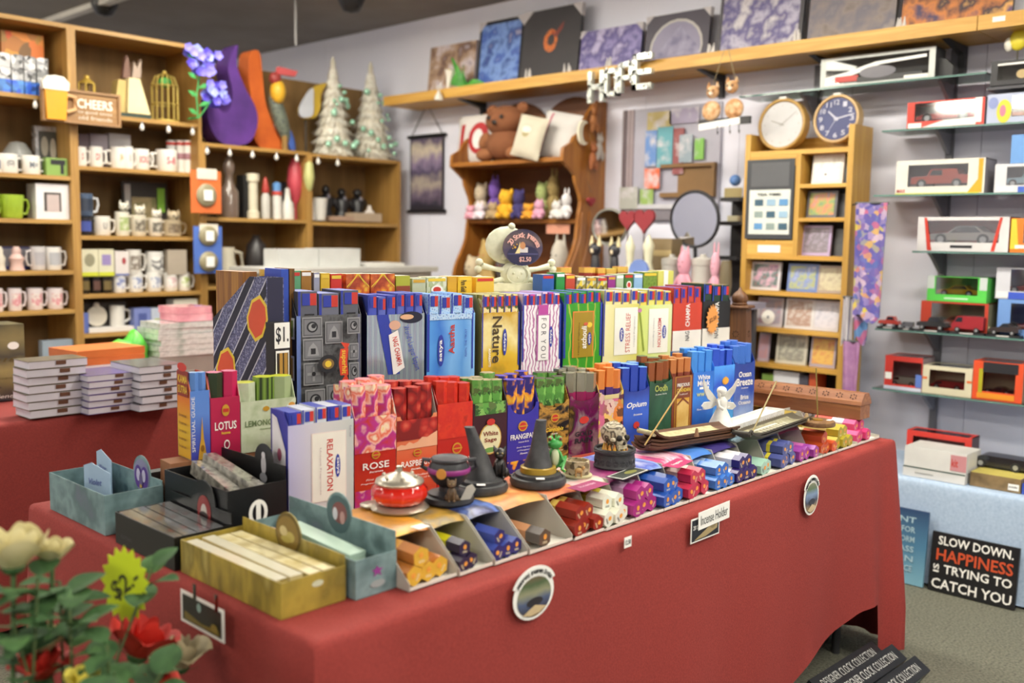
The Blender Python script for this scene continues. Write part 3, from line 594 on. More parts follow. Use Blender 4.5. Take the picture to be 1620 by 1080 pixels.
# stripes and medallions on the side that looks along -x
L_ = fL; dd = MB()
def side_uv(pts, mt, off): dd.m(mt).add([(-off, L_*(1-u), v*hM) for u, v in pts], [tuple(range(len(pts)))])
top = lambda u: min(1, kq + (1-kq)*u/(1-.075/fL))
for k in range(6):
    for v_, wdt, mt, of in ((0, .085, M('1b1b30', .5), .0006), (-.02, .014, M('d0d0dc', .5), .0010), (.09, .014, M('d0d0dc', .5), .0010)):
        s = -.72 + k*.27 + v_; N_ = 24
        for i in range(N_):
            u0, u1 = i/N_, (i+1)/N_; v0, v1 = s+.8*u0, s+.8*u1
            q = [(u0, max(0, v0)), (u1, max(0, v1)), (u1, min(top(u1), max(0, v1+wdt))), (u0, min(top(u0), max(0, v0+wdt)))]
            if q[2][1] > q[1][1] + 1e-3 and q[3][1] > q[0][1] - 1e-3 and q[0][1] < top(u0): side_uv(q, mt, of)
for (u, v) in ((.24, .38), (.84, .74)):
    for sc_, mt, of in ((1.0, M('e8c83c', .4), .0014), (.84, M('d8502c', .4), .0018)):
        side_uv([(u+(.19*sc_)*a, v+(.15*sc_)*b) for a, b in ((-.9, -.5), (-.2, -1), (.5, -.75), (1, 0), (.9, .6), (.3, 1), (-.5, .75), (-1, 0))], mt, of)
dd.obj('print', t)
hB = ony(360, 430, fy0+.2).z - Z3
tag(MB().m(wood('b07c30', '7c4c1c', 6, 'Z')).box(0, .042, 0, .13, 0, hB).obj('incense_pack', None, (px0+.004, fy0+.115, Z3+.003)), 'golden brown pack rising out of the navy file', 'incense pack')
t = thing('price_card_box', 'small black edged incense box behind a $1. price card', 'incense box', (px0-.006, 2.045, Z3+.001), 0)
hp = ony(425, 512, 2.045).z - Z3
MB().m(M('1e1a1c', .5)).box(0, .046, 0, .036, 0, hp).obj('carton', t)
printed(t, .046, hp, [('r', .02, .98, .78, 1.0, PAPER), ('t', '$1.', .5, .89, .8, .15, INK), ('r', .08, .92, .33, .76, PAPER), ('r', .14, .86, .35, .74, M('2a2018', .5)), ('r', .3, .5, .35, .74, M('b08438', .5)), ('r', .58, .8, .35, .74, M('b08438', .5))], x0=0)
tag(MB().m(M('2c4cb0', .4)).box(0, .020, 0, .1, 0, ony(420, 425, 2.14).z - Z3).obj('incense_pack', None, (1.398, 2.10, Z3), (0, 0, R3.rz)), 'narrow royal blue pack beside the navy file', 'incense pack')
tag(MB().m(wood('a8762c', '5c3c14', 9, 'Z')).box(0, .014, 0, .09, 0, ony(430, 424, 2.14).z - Z3).obj('incense_pack', None, (1.420, 2.096, Z3), (0, 0, R3.rz)), 'bark patterned slim pack beside the royal blue one', 'incense pack')
# side labels on the grey symbol box (its end faces the near end of the table)
# ------------------------------------------------------------------ front row: open dispensers of lying hexagonal packs
DH = .086; DD = .265; DY = 1.285; ZT = TZ + .0015
cardin = M('b9b4a8', .7); cardw = M('dcd8cc', .65)
def endm(c): return M(c, .4)
sleeves = [  # label words, x boundary px pair (front foot), sleeve print, pack body bands, end colour, pack rows, sticker
 ('golden', 'amber yellow', 648, 728, M('d8922c', .4, kind='grad', cols=('b86a1c', 'e8b030', 'e0982c', 'a87838'), dist=.9, sc=14), [(.25, 'b8702c'), (.2, 'd89838'), (.55, '6a4424')], 'd8a838', [3, 1]),
 ('near-black', 'brown gold', 728, 782, M('8c6a2c', .4, kind='noise', cols=('5c4a24', 'b89038', '7c6c4c', 'c8b040'), sc=16), [(.2, '241a34'), (.3, 'c8c020'), (.5, '2a2038')], '2c2040', [2, 1]),
 ('dark indigo', 'starry navy', 782, 840, M('2c3268', .35, kind='noise', cols=('1c1c38', '5c78c0', '24244c', '8a90c8'), sc=14), [(.3, '3c4c9c'), (.3, '1c1c3c'), (.4, '2c3474')], '2c2668', [3, 1]),
 ('dark brown', 'peach and orange', 840, 912, M('d08038', .4, kind='noise', cols=('c8683c', 'e0a860', 'd07838', 'e8c070'), sc=9), [(.2, '5c5450'), (.3, 'c89068'), (.15, '3c2c28'), (.35, '8c3c28')], '5c4a3c', [1]),
 ('maroon and gold', 'coral flame', 912, 968, M('c8442c', .4, kind='noise', cols=('b83428', 'e0885c', 'c84a30'), sc=10), [(.3, '8c2818'), (.1, 'e0c060'), (.25, '9c3420'), (.35, 'd8b060')], '8c2016', [3, 2]),
 ('ivory', 'ivory floral', 968, 1012, M('e0dcc8', .45, kind='noise', cols=('e4e0d0', 'd8d4c0', 'c89898', '7c9c90'), sc=9), [(.25, 'e4e4d0'), (.3, 'b8a838'), (.45, '4c5c24')], 'dfe0d2', [3, 2]),
 ('magenta', 'plum', 1012, 1056, M('8c2c68', .4, kind='noise', cols=('702058', '9c3870', '5c1c50'), sc=8), [(.2, 'a82c80'), (.5, 'd0a0c8'), (.3, 'a03c88')], '9c2478', [3, 2]),
 ('cobalt blue', 'moonlit blue', 1056, 1097, M('4058a8', .4, kind='noise', cols=('2c3c88', '8ca4d8', '4c5cb0', 'c8c8e0'), sc=12), [(.3, '2450a8'), (.3, '2c5cb8'), (.4, '1c3c88')], '2c5ab0', [3, 2]),
 ('crimson', 'rose pink streaked', 1097, 1142, M('b8486c', .4, kind='noise', cols=('a82c54', 'e0c0cc', 'b84070', '7c3c6c'), sc=11, stretch=(3, 1, 1)), [(.2, 'b82848'), (.5, 'd8b8b0'), (.3, '9c6c60')], 'b82c4c', [3, 2]),
 ('bright blue', 'azure', 1142, 1175, M('3c68b8', .4, kind='noise', cols=('2c4c98', '4c84d0', '3c68b8'), sc=8), [(.3, '3c78c8'), (.35, 'a8c0e0'), (.35, '3c70c0')], '3068bc', [3, 2]),
 ('deep purple', 'midnight purple', 1175, 1213, M('2c2460', .4, kind='noise', cols=('201848', '3c3078', '2c2460'), sc=8), [(.12, '2c1c64'), (.5, 'd8d4d8'), (.38, '3c2c84')], '2c1c5c', [3, 2]),
 ('pale green', 'pale teal mandala', 1213, 1245, M('8cb4d0', .4, kind='noise', cols=('7cacd0', 'b8d4dc', '98bcd4'), sc=6), [(.3, 'a8d0bc'), (.2, '5cb45c'), (.5, '88b8cc')], 'a4c8b8', [2]),
 ('slate blue', 'lavender slate', 1245, 1273, M('7078a8', .4, kind='noise', cols=('6068a0', '8890b8'), sc=9), [(.2, '4c5490'), (.06, 'e0d040'), (.74, '6870a4')], '505a94', [3, 2]),
 ('violet', 'raspberry mandala', 1273, 1305, M('b04468', .4, kind='noise', cols=('a03058', 'c86888', 'b04468'), sc=9), [(.2, '98409c'), (.3, 'c870b0'), (.5, '4c3c94')], '9c3c94', [3]),
 ('orange red', 'saffron patterned', 1305, 1330, M('b08c3c', .4, kind='noise', cols=('8c2c1c', 'd8b84c', 'b87030'), sc=16), [(.35, 'c8542c'), (.3, 'd8c8a0'), (.35, 'b85c30')], 'c8502c', [3, 2]),
 ('olive gold', 'ochre', 1330, 1362, M('a88c2c', .4, kind='noise', cols=('8c7424', 'c0a440'), sc=10), [(.2, 'b0a034'), (.4, 'e0d890'), (.4, 'a8983c')], 'a89a30', [3, 2]),
 ('hot pink', 'red and pink', 1362, 1400, M('b83060', .4, kind='noise', cols=('a82440', 'd86088'), sc=10), [(.2, 'd84880'), (.2, 'e0d0d8'), (.3, 'c04028'), (.3, '3c2420')], 'cc3c78', [3, 2]),
]
DX = []
for i, (cw, sw, pa, pb, sm, bands, ec, rows) in enumerate(sleeves):
    # foot line of the dispensers along the table's front edge
    def foot(px):
        pts = [(648, 1.14), (728, 1.262), (782, 1.356), (840, 1.455), (912, 1.595), (968, 1.70), (1012, 1.81), (1056, 1.928), (1097, 2.038), (1142, 2.17), (1175, 2.275), (1213, 2.405), (1245, 2.52), (1273, 2.645), (1305, 2.78), (1330, 2.885), (1362, 3.03), (1400, 3.205)]
        for (a, x), (b, y) in zip(pts[:-1], pts[1:]):
            if a <= px <= b: return x + (y-x)*(px-a)/(b-a)
    x0, x1 = foot(pa), foot(pb); wd = x1 - x0; yf = DY + .025*max(0, 1-(x0-1.1)/.6)
    t = thing('pack_dispenser', '%s card dispenser of %s incense packs, %s along the table edge' % (sw, cw, ORD[i]), 'display box', (x0, yf, ZT), 0, 'card dispensers along the table edge')
    e = .0015
    for xx in (0.0005, wd-.0005-e): MB().m(cardin).prism([(0, 0), (DD, 0), (DD, DH), (.085, DH), (.0, .014)] if i < 4 else [(.045, 0), (DD, 0), (DD, DH), (.085, DH), (.05, .02)] if i < 14 else [(0, 0), (DD, 0), (DD, DH), (.2, DH), (.17, .02), (0, .012)], xx, xx+e, 'yz').obj('side_wall', t)
    MB().m(cardw).box(e, wd-e, 0, DD, 0, e).box(e, wd-e, 0, .001, 0, .008).obj('tray_floor', t)
    MB().m(cardin).box(e, wd-e, DD-e, DD, e, DH).obj('back_wall', t)
    def fn(u, v, wd=wd):
        y = .08 + (DD-.08)*v; arch = .004*sin(pi*u)*(1-v)
        return (wd*u, y, DH + .0015 + arch - (.012*max(0, 1-v*6)**2 if i not in (11, 14, 15, 16) else 0))
    if i not in (14, 15, 16):
        MB().m(sm).grid(fn, 10, 12).obj('sleeve', t, smooth=60)
    if i in (11, 13):      # mandala rosette printed on the sleeve
        mb = MB()
        for k, (r, mm) in enumerate(((.05, '4c54a0'), (.044, 'b8c8e0'), (.036, '4c54a0'), (.026, 'c0cce4'), (.016, '5c64a8'))):
            c_ = mm if i == 11 else {'4c54a0': 'c890a8', 'b8c8e0': 'd8b0c0', 'c0cce4': 'b04468', '5c64a8': 'e0c0cc'}.get(mm, mm)
            mb.m(M(c_, .4, var=0)).add([(wd/2 + r*cos(2*pi*q/24)*(1 + .06*cos(12*pi*q/12)), .15 + r*.8*sin(2*pi*q/24), DH + .0045 + .0004*k) for q in range(24)], [tuple(range(24))])
        mb.obj('print', t)
    if i == 0: MB().m(PAPER).box(.075, .105, .06, .085, DH+.0035, DH+.004).obj('price_sticker', t)
    # the packs
    n = rows[0]; pwid = min((wd - 2*e - .002)/max(3, n), .0365); L = .20
    me = [(f, M(c_, .35)) for f, c_ in bands]; proto = None; k = 0
    for j, cnt in enumerate(rows):
        for q in range(cnt):
            R = pwid/2
            xx = e + .001 + pwid*(q + .5) + (pwid*.5 if j else 0) + (pwid*.9 if cnt == 1 and j == 0 else 0); zz = .002 + R*1.16 + j*R*1.75
            if proto is None:
                proto = hexpack('incense_pack', L, me, 'y', pwid*.97, endm(ec)).obj('incense_pack'); o = proto
                tag(o, '%s hexagonal pack lying in the %s dispenser along the table edge' % (cw, ORD[i]), 'incense pack', '%s packs in the %s dispenser' % (cw, ORD[i]))
                pack_end_print(o, -.0006, pwid/2, M('e8d8b0' if i not in (5, 11) else '4a4a4a', .5)).obj('end_print', o)
                o.location = (x0+xx, yf + random.uniform(.002, .012), ZT+zz)
            else:
                o = dup(proto, (x0+xx, yf + random.uniform(.002, .02) - (.0 if j == 0 else -.008), ZT+zz))
            o.rotation_euler = (0, random.choice((0, pi/3, -pi/3)) + radians(random.uniform(-6, 6)), radians(random.uniform(-2.0, 2.0)))
ZD = ZT + DH + .0055      # top of the sleeves
# ------------------------------------------------------------------ left end: trays of boxes
def tray(label, x0, x1, y0, y1, h, hb, body, inside, bump=None, deco=(), bumpdeco=None, z=TZ+.0015, name='card_tray', enddeco=()):
    """open card tray whose long front looks along -x; the raised back with a rounded crest stands on its +x side"""
    t = thing(name, label, 'card tray', (x0, y0, z)); w, d = x1-x0, y1-y0; e = .002
    MB().m(body).box(0, e, 0, d, 0, h).obj('front_panel', t)
    MB().m(body).box(e, w, 0, e, 0, h).obj('end_panel', t); MB().m(body).box(e, w, d-e, d, 0, h).obj('end_panel', t)
    MB().m(inside).box(e, w-e, e, d-e, 0, e).obj('floor_panel', t)
    c, r = bump if bump else (.5, 0)
    poly = [(e, 0), (d-e, 0), (d-e, hb)]
    if r: poly += [(c*d + r*cos(-.25+(pi+.5)*k/14), hb+.25*r*0 + max(0, r*sin(-.25+(pi+.5)*k/14)) - 0) for k in range(15)]
    poly += [(e, hb)]
    MB().m(body).prism(poly, w-e, w, 'yz').obj('back_panel', t)
    if bumpdeco:
        mb = MB(); q = w - e - .0006
        for (a, b, rr, sz, mm) in bumpdeco:
            q -= .0004; mb.m(mm).add([(q, c*d + a*r + rr*r*cos(2*pi*k/18), hb + (b-.2)*r + rr*sz*r*sin(2*pi*k/18)) for k in range(18)], [tuple(range(18))])
        mb.obj('crest_print', t)
    if deco: printed(t, d, h, deco, loc=(0, d, 0), rot=(0, 0, -pi/2), x0=0)
    if enddeco: printed(t, w, h, enddeco, x0=0, name='end_print')
    return t
goldp = M('8c7a34', .4, kind='noise', cols=('6c5a20', 'a8923c', '7c6c2c', 'b0a058'), sc=9, det=4, stretch=(1, 2.2, .7))
tealp = M('5c7476', .45, kind='noise', cols=('4a6062', '7c9698', '587072', '646e7c'), sc=12)
blackp = M('0e0e10', .4, coat=.15)
t = tray('gold marbled card tray of cream incense packs at the table corner', .900, 1.036, 1.362, 1.700, .064, .082, goldp, M('c8b888', .6), (.52, .042), bumpdeco=[(0, .2, .98, 1.0, M('5c4a1c', .4)), (0, .2, .88, .95, M('7c6428', .4)), (-.2, .1, .35, .7, M('b0a058', .4)), (.3, .3, .3, .8, M('c0b080', .4)), (.1, -.05, .4, .4, M('a89848', .4))], enddeco=[('d', .55, .72, .09, .09, M('c8ccb0', .4))])
CREAMP = M('c9b98a', .35, coat=.5); FOIL = M('cfc8b0', .25, coat=.6)
for k in range(4):
    for j in range(2):
        mb = MB().m(M('a08c50', .35, coat=.4) if (k+j) % 2 else CREAMP); mb.box(0, .026, 0, .305, 0, .0245, top=FOIL if k < 2 else M('a8965c', .3, coat=.5, kind='noise', cols=('8c7838', 'd8cca0', 'b09c58'), sc=18))
        tag(mb.obj('incense_pack', None, (.9045 + k*.0305, 1.368 + (.018 if k < 2 else .006), TZ+.012+.0262*j), (0, 0, radians(random.uniform(-1, 1)))), 'cream cellophane wrapped incense pack in the gold marbled tray', 'incense pack', 'packs in the gold tray')
t = tray('teal fantasy art card tray beside the gold tray, with pale packs', 1.045, 1.140, 1.345, 1.690, .072, .108, tealp, M('9cb8b0', .6), (.5, .04), bumpdeco=[(0, .1, .95, 1, M('4c6468', .4)), (-.1, .2, .6, .9, M('7c4c4c', .4)), (.25, .1, .2, 1.6, M('c8c8d0', .4)), (-.35, .0, .2, 1.6, M('b8908c', .4))], enddeco=[('p', [(.5, .75), (.56, .66), (.66, .66), (.58, .58), (.62, .46), (.52, .54), (.42, .46), (.45, .58), (.38, .66), (.47, .66)], M('8c3c88', .4)), ('d', .52, .28, .18, .1, M('98a0a0', .4))])
for k in range(2):
    mb = MB().m(M('b8ccbc', .4, coat=.3)).box(0, .04, 0, .2, 0, .03)
    o = tag(mb.obj('incense_pack', None, (1.049+k*.0435, 1.36, TZ+.0045), (0, 0, 0)), 'pale mint incense box lying flat in the teal tray', 'incense pack', 'pale boxes in the teal tray')
tag(MB().m(M('a8c0b0', .4, coat=.3)).box(0, .04, 0, .19, 0, .03).obj('incense_pack', None, (1.072, 1.40, TZ+.036), (radians(6), 0, radians(5))), 'pale mint incense box resting aslant on top in the teal tray', 'incense pack')
tag(MB().m(M('b09088', .4, kind='noise', cols=('a8c4c0', 'c07c70', 'b8d0cc'), sc=20)).box(0, .04, 0, .14, 0, .02).obj('incense_pack', None, (1.056, 1.535, TZ+.036), (0, 0, radians(3))), 'pastel picture incense box behind the aslant mint one', 'incense pack')
t = tray('glossy black card tray with red figures, behind the gold tray', .893, 1.020, 1.712, 1.962, .066, .088, blackp, BLK, (.45, .05), bumpdeco=[(-.1, -.1, .55, 1.2, M('8c2c2c', .4)), (-.1, -.2, .25, 1.6, M('c8c0b8', .4)), (-.1, -.3, .35, .5, M('2c1c1c', .4))], deco=[('t', 'GOTHIC', .2, .3, .2, .12, M('4a4a50'))])
for k in range(4):
    mb = MB().m(M('2a2a2e', .25, coat=.8)); mb.box(0, .027, 0, .235, 0, .054, top=M('3a3a3e', .2, kind='noise', cols=('1c1c20', '5c5c60', '28282c', '7a2c24'), sc=22, coat=.8))
    tag(mb.obj('incense_pack', None, (.8965 + k*.0295, 1.72+.004*(k % 2), TZ+.006), (radians(2), 0, 0)), 'black cellophane wrapped incense pack in the front black tray', 'incense pack', 'packs in the front black tray')
t = tray('black gothic card tray with a white fairy on its crest', 1.024, 1.166, 1.738, 2.00, .128, .158, blackp, BLK, (.32, .036), bumpdeco=[(0, -.1, .28, 2.2, M('b8b4b8', .4)), (0, .5, .2, 1, M('d0ccd0', .4)), (0, -.9, .4, .8, M('8a8a90', .4))], enddeco=[('d', .5, .55, .16, .22, TW), ('d', .5, .55, .1, .16, BLK), ('r', .46, .54, .36, .74, TW), ('t', 'HEM', .5, .2, .26, .12, TW)])
for k in range(2):
    o = MB().m(M('5a5850', .2, coat=.8, kind='noise', cols=('2c2c2c', '9a968c', '4a4844'), sc=30)).box(0, .03, 0, .23, 0, .03).obj('incense_pack', None, (1.045+.045*k, 1.75, TZ+.085+.012*k), (radians(8), radians(6), radians(-6+4*k)))
    tag(o, 'shiny grey wrapped incense pack lying in the gothic tray, %s of two' % ('lower' if k == 0 else 'upper'), 'incense pack')
t = tray('teal card tray with a purple winged fairy crest near the table end', .897, 1.03, 2.02, 2.31, .088, .098, tealp, M('8cb0b4', .6), (.33, .042), bumpdeco=[(0, .1, .9, 1, M('8c88a8', .4)), (-.35, .0, .42, 1.5, M('5c3c8c', .4)), (.35, .0, .42, 1.5, M('5c3c8c', .4)), (-.3, .1, .22, 1.6, M('c8c0d8', .4)), (.3, .1, .22, 1.6, M('c8c0d8', .4)), (0, -.2, .2, 2.2, M('6c5c8c', .4)), (0, -.5, .14, .8, M('b8944c', .4))])
for k, (xx, yy, rz, s, lb) in enumerate([(.93, 2.13, 1.75, 'Violet', 'nearer'), (1.0, 2.25, 1.5, 'Water', 'farther')]):
    t = thing('card_insert', 'pale blue divider card in the fairy tray, the %s one' % lb, 'card', (xx, yy, TZ+.005), -pi/2+rz-1.6)
    MB().m(M('9cb4cc', .6)).prism([(-.05, 0), (.05, 0), (.05, .115), (-.02, .13), (-.05, .12)], 0, .0015, 'xz').obj('card', t)
    printed(t, .1, .1, [('t', s, .45, .88, .5, .14, M('5c68a0'), 3, .3)])
tag(MB().m(M('26262a', .5)).box(0, .05, 0, .03, 0, .10).obj('incense_pack', None, (1.04, 2.10, TZ+.001)), 'small dark incense carton beside the fairy tray', 'incense pack')
# upright boxes at the near end
RL = Line((1.05, 2.02), (1.40, 1.985))
ZL = .875
tag(MB().m(M('8a5a3a', .8)).box(0, .34, 0, .06, 0, ZL-TZ-.002).obj('cardboard_riser', None, (1.05, 2.022, TZ+.001), (0, 0, RL.rz)), 'cardboard riser under the three boxes at the near end', 'riser')
lem = M('b8c49c', .45, kind='noise', cols=('b0bc94', 'c8d0b4', 'a4b488'), sc=20)
spir = M('4c6cc0', .4, kind='grad', cols=('3c3c9c', '4458b0', '5c84d0', '5480cc'))
kama = M('d89c2c', .4, kind='grad', cols=('c8981c', 'd8b02c', 'd8781c', 'b8381c'))
t = display_box('blue spiritual guide incense box with a golden spire picture', RL, 300, 332, 618, 588, ZL, .075, spir, kama, [('p', [(.35, 0), (.8, 0), (.72, .2), (.66, .3), (.58, .62), (.5, .3), (.44, .2)], GOLD), ('d', .58, .16, .1, .05, M('8c5c14', .4)), ('t', 'SPIRITUAL GUIDE', .12, .52, .8, .17, TW, 90)], 0, ([(1, M('5c88cc', .4))], M('8cb0dc', .4)), 2, 1, packlab='blue hexagonal pack in the spiritual guide box')
printed(t, .075, .2, [('r', .1, .9, .72, 1.02, M('8c2416', .4)), ('t', 'KAMA', .5, .92, .7, .09, YEL), ('t', 'SUTRA', .5, .80, .7, .09, YEL), ('d', .5, 1.06, .35, .05, REDI)] + [('t', 'Incense', .5, .5-.09*k, .55, .035, M('7c4c14')) for k in range(5)], loc=(-(RL.at(332, 618)-RL.at(300, 618)).xy.length/2+.0008, .075, 0), rot=(0, 0, -pi/2), x0=0, name='side_print')
display_box('crimson lotus incense box with white lettering', RL, 332, 380, 628, 592, ZL, .06, M('b01c48', .4), M('b01c48', .4), [('t', 'LOTUS', .5, .52, .74, .14, TW), ('t', 'Incense', .5, .40, .3, .05, YEL), ('d', .5, .78, .13, .1, GOLD), ('r', .4, .6, .75, .81, REDI), ('d', .52, .2, .1, .08, TW), ('d', .52, .2, .07, .055, M('8c1a3a', .4))], 0, (lambda i, j: [(1, M('2a3a20', .45) if i == 0 else M('c82058', .4))], M('d87898', .4)), 2, 1, packlab='hexagonal pack in the crimson lotus box')
display_box('pale sage green lemongrass incense box', RL, 380, 468, 632, 602, ZL, .06, lem, lem, [('t', 'LEMONGRASS', .45, .56, .76, .12, M('6a7c54')), ('d', .45, .83, .06, .05, GOLD), ('t', 'Incense', .45, .44, .22, .04, M('8c9c70')), ('p', [(.62, .62), (.95, .98), (1, .98), (1, .9)], M('d4dcc0', .5)), ('d', .92, .86, .06, .05, M('e0a048', .4))], 0, (lambda i, j: [(1, (lem, M('3c5220', .5, kind='wave', cols=('1c2c10', '7c9c3c'), sc=22, axis='X'), M('a8b888', .5))[i % 3])], M('d8e040', .4)), 3, 1, packlab='lime topped pack in the pale lemongrass box')
RX_ = Line((1.18, 1.768), (1.36, 1.745))
rel = M('c9c8d0', .45, kind='grad', cols=('b8b4d8', 'd0cccc', 'c4c8c4'), axis='X')
t = display_box('lilac white relaxation incense box with blue edged packs', RX_, 455, 560, 668, 645, TZ+.001, 0.085, rel, M('3a3c9c', .4), vmap([('r', .34, .88, .05, .88, M('ecdcd4', .5)), ('r', .355, .865, .055, .87, M('efeade', .5)), ('t', 'RELAXATION', .62, .48, .62, .095, REDI, -90), ('d', .74, .46, .04, .14, SATB), ('t', 'satya', .74, .46, .2, .05, TW, -90), ('t', 'Unique Fragrances', .47, .42, .56, .03, M('b8a0a8'), -90), ('t', 'Series', .94, .86, .14, .03, M('9090a0'), -90)], .2), 0, ([M('3a40a8', .45), M('c8ccd8', .45), M('d0d4dc', .45)], [M('3c48a8', .45), M('c0c4d4', .45)]), 5, flat=True, packlab='blue edged pack in the lilac relaxation box')
printed(t, .085, .29, [('p', [(.12, .2), (.88, .2), (.88, .62), (.4, .86), (.12, .88)], M('e4dce4', .5)), ('p', [(.15, .22), (.85, .22), (.85, .61), (.38, .83), (.15, .85)], M('ecE8ec', .5)), ('d', .55, .58, .12, .05, M('b8607c', .4)), ('t', 'incense', .5, .4, .5, .03, M('9c88a0'))], loc=(-(RX_.at(560, 668)-RX_.at(455, 668)).xy.length/2+.0008, .085, 0), rot=(0, 0, -pi/2), x0=0, name='side_print')
# ------------------------------------------------------------------ figurines and burners standing on the dispensers
PEWT = M('b8b0a0', .35, .7); WOODB = wood('7a4e30', '5a361e', 8, 'Y', .5)
def ppm(p): return FPX / (-(Vector(RX)*0).x + ((p - CP).dot(Vector((-RX[2], -RY[2], -RZ[2])))))   # pixels per metre at p
def spot(px, py, z=None): p = onz(px, py, ZD if z is None else z); return p
def fig(name, label, cat, px, py, z=None, rz=0):
    t = thing(name, label, cat, spot(px, py, z), rz); k = {'lidded_pot': 1.13, 'cauldron_burner': 1.1, 'witch_hat_burner': 1.2, 'bark_candle_holder': 1.0, 'skull_burner': 1.14, 'angel_figurine': 1.32}.get(name, 1); t.scale = (k, k, k); return t
FACE = -radians(44)   # turn a thing's -y front to the camera
# red glass pot with pewter lid
t = fig('lidded_pot', 'red fluted glass pot with pewter lid and foot', 'pot', 632, 803)
MB().m(PEWT).lathe([(0, 0), (.05, 0), (.052, .003), (.045, .008), (.03, .01), (0, .01)], 28, flute=.06, nf=16).obj('foot', t, smooth=50)
MB().m(M('d8301a', .12, coat=.6, kind='grad', cols=('e85020', 'd82a18', 'b81c14'))).lathe([(.03, .008), (.043, .014), (.050, .026), (.049, .038), (.042, .046), (.038, .048)], 48, flute=.05, nf=16).obj('bowl', t, smooth=60)
MB().m(PEWT).lathe([(.043, .046), (.045, .050), (.043, .054), (.034, .058), (.022, .063), (.012, .066), (.006, .068), (.005, .074), (.006, .078), (0, .080)], 28).obj('lid', t, smooth=40)
for k in range(6): MB().m(PEWT).sph((.03*cos(k*pi/3), .03*sin(k*pi/3), .0605), .004, 8, 5).obj('lid_bead', t, smooth=60)
tag(MB().m(PEWT).lathe([(0, 0), (.024, 0), (.026, .003), (.022, .006), (0, .006)], 20, flute=.1, nf=10).obj('pewter_lid', None, spot(590, 800), smooth=50), 'small pewter disc lying beside the red glass pot', 'lid')
# black cauldron with a brown kitten
BK = M('26262a', .5, kind='noise', cols=('1c1c20', '303036'), sc=40)
BK2 = M('3a3a3c', .55, kind='noise', cols=('2c2c2e', '444446'), sc=50)
def kitten(parent, loc, s, mt, eye='1c1a18', name='kitten'):
    mb = MB().m(mt); P = lambda x, y, z: (x*s, y*s, z*s)
    mb.sph(P(0, 0, .36), (.26*s, .24*s, .38*s), 14, 9).sph(P(0, -.1, .92), (.24*s, .21*s, .22*s), 14, 9).sph(P(0, -.27, .86), (.11*s, .1*s, .085*s), 10, 7)
    for sx in (-1, 1):
        k = mb.mark(); mb.cyl((0, 0, 0), .10*s, .2*s, 8, 'z', .012*s); mb.xf(k, Matrix.Translation(Vector(P(sx*.16, -.05, 1.03))) @ Matrix.Rotation(sx*.35, 4, 'Y'))
        mb.sph(P(sx*.13, -.22, .3), (.07*s, .08*s, .3*s), 10, 7).sph(P(sx*.13, -.28, .05), (.08*s, .11*s, .06*s), 10, 6).sph(P(sx*.24, -.02, .18), (.13*s, .2*s, .19*s), 10, 7)
    mb.tube([P(.2, .15, .06), P(.38, .1, .08), P(.4, -.1, .07)], .05*s, 8)
    o = mb.obj(name, parent, loc, (0, 0, FACE), smooth=60)
    e = MB()
    for sx in (-1, 1): e.m(M('c8b070', .3)).sph(P(sx*.09, -.285, .96), .035*s, 8, 6).m(BLK).sph(P(sx*.09, -.312, .96), .018*s, 6, 5)
    e.m(M('6a4a44', .5)).sph(P(0, -.37, .89), .025*s, 6, 5); e.obj('face', o, smooth=60); return o
t = fig('cauldron_burner', 'black cauldron incense burner with a brown kitten in front', 'figurine', 710, 792)
MB().m(BK).lathe([(0, 0), (.048, 0), (.050, .004), (.048, .012), (.040, .014), (.040, .018), (.020, .022), (.018, .032)], 28).obj('base', t, smooth=40)
MB().m(BK).lathe([(.018, .030), (.030, .040), (.040, .055), (.041, .066), (.034, .078), (.036, .083), (.034, .086), (.030, .084)], 28).obj('bowl', t, smooth=50)
MB().m(M('b06a9c', .3, kind='noise', cols=('8c4a80', 'd8a0c8', 'a86098'), sc=60)).cyl((0, 0, .078), .031, .004, 24).obj('brew', t)
MB().m(M('8c2c78', .4)).lathe([(.0405, .058), (.0418, .060), (.0418, .066), (.0405, .068)], 28).obj('ribbon', t, smooth=40)
for a in (0, pi):
    d = Vector((cos(a+FACE), sin(a+FACE), 0))
    MB().m(BK).tube([d*.036+Vector((0, 0, .08)), d*.050+Vector((0, 0, .082)), d*.052+Vector((0, 0, .068)), d*.041+Vector((0, 0, .062))], .0045, 8).obj('handle', t, smooth=60)
f2 = Vector((sin(FACE), -cos(FACE), 0))
mb = MB().m(M('c88c3c', .4)).cyl((0, -.043, .062), .010, .003, 14, 'y'); mb.obj('badge', t, (0, 0, 0), (0, 0, FACE-.35))
kitten(t, f2*.046 + Vector((.006, -.002, .012)), .036, M('5c4630', .6, kind='noise', cols=('4a3826', '6c543a'), sc=60))
# white hang tag
MB().m(M('c8c4b8', .7)).prism([(0, 0), (.018, .008), (.022, .03), (.012, .038), (.004, .03)], 0, .0008, 'xz').obj('hang_tag', t, (f2*.06 + Vector((.03, .0, .012))), (.1, .3, FACE))
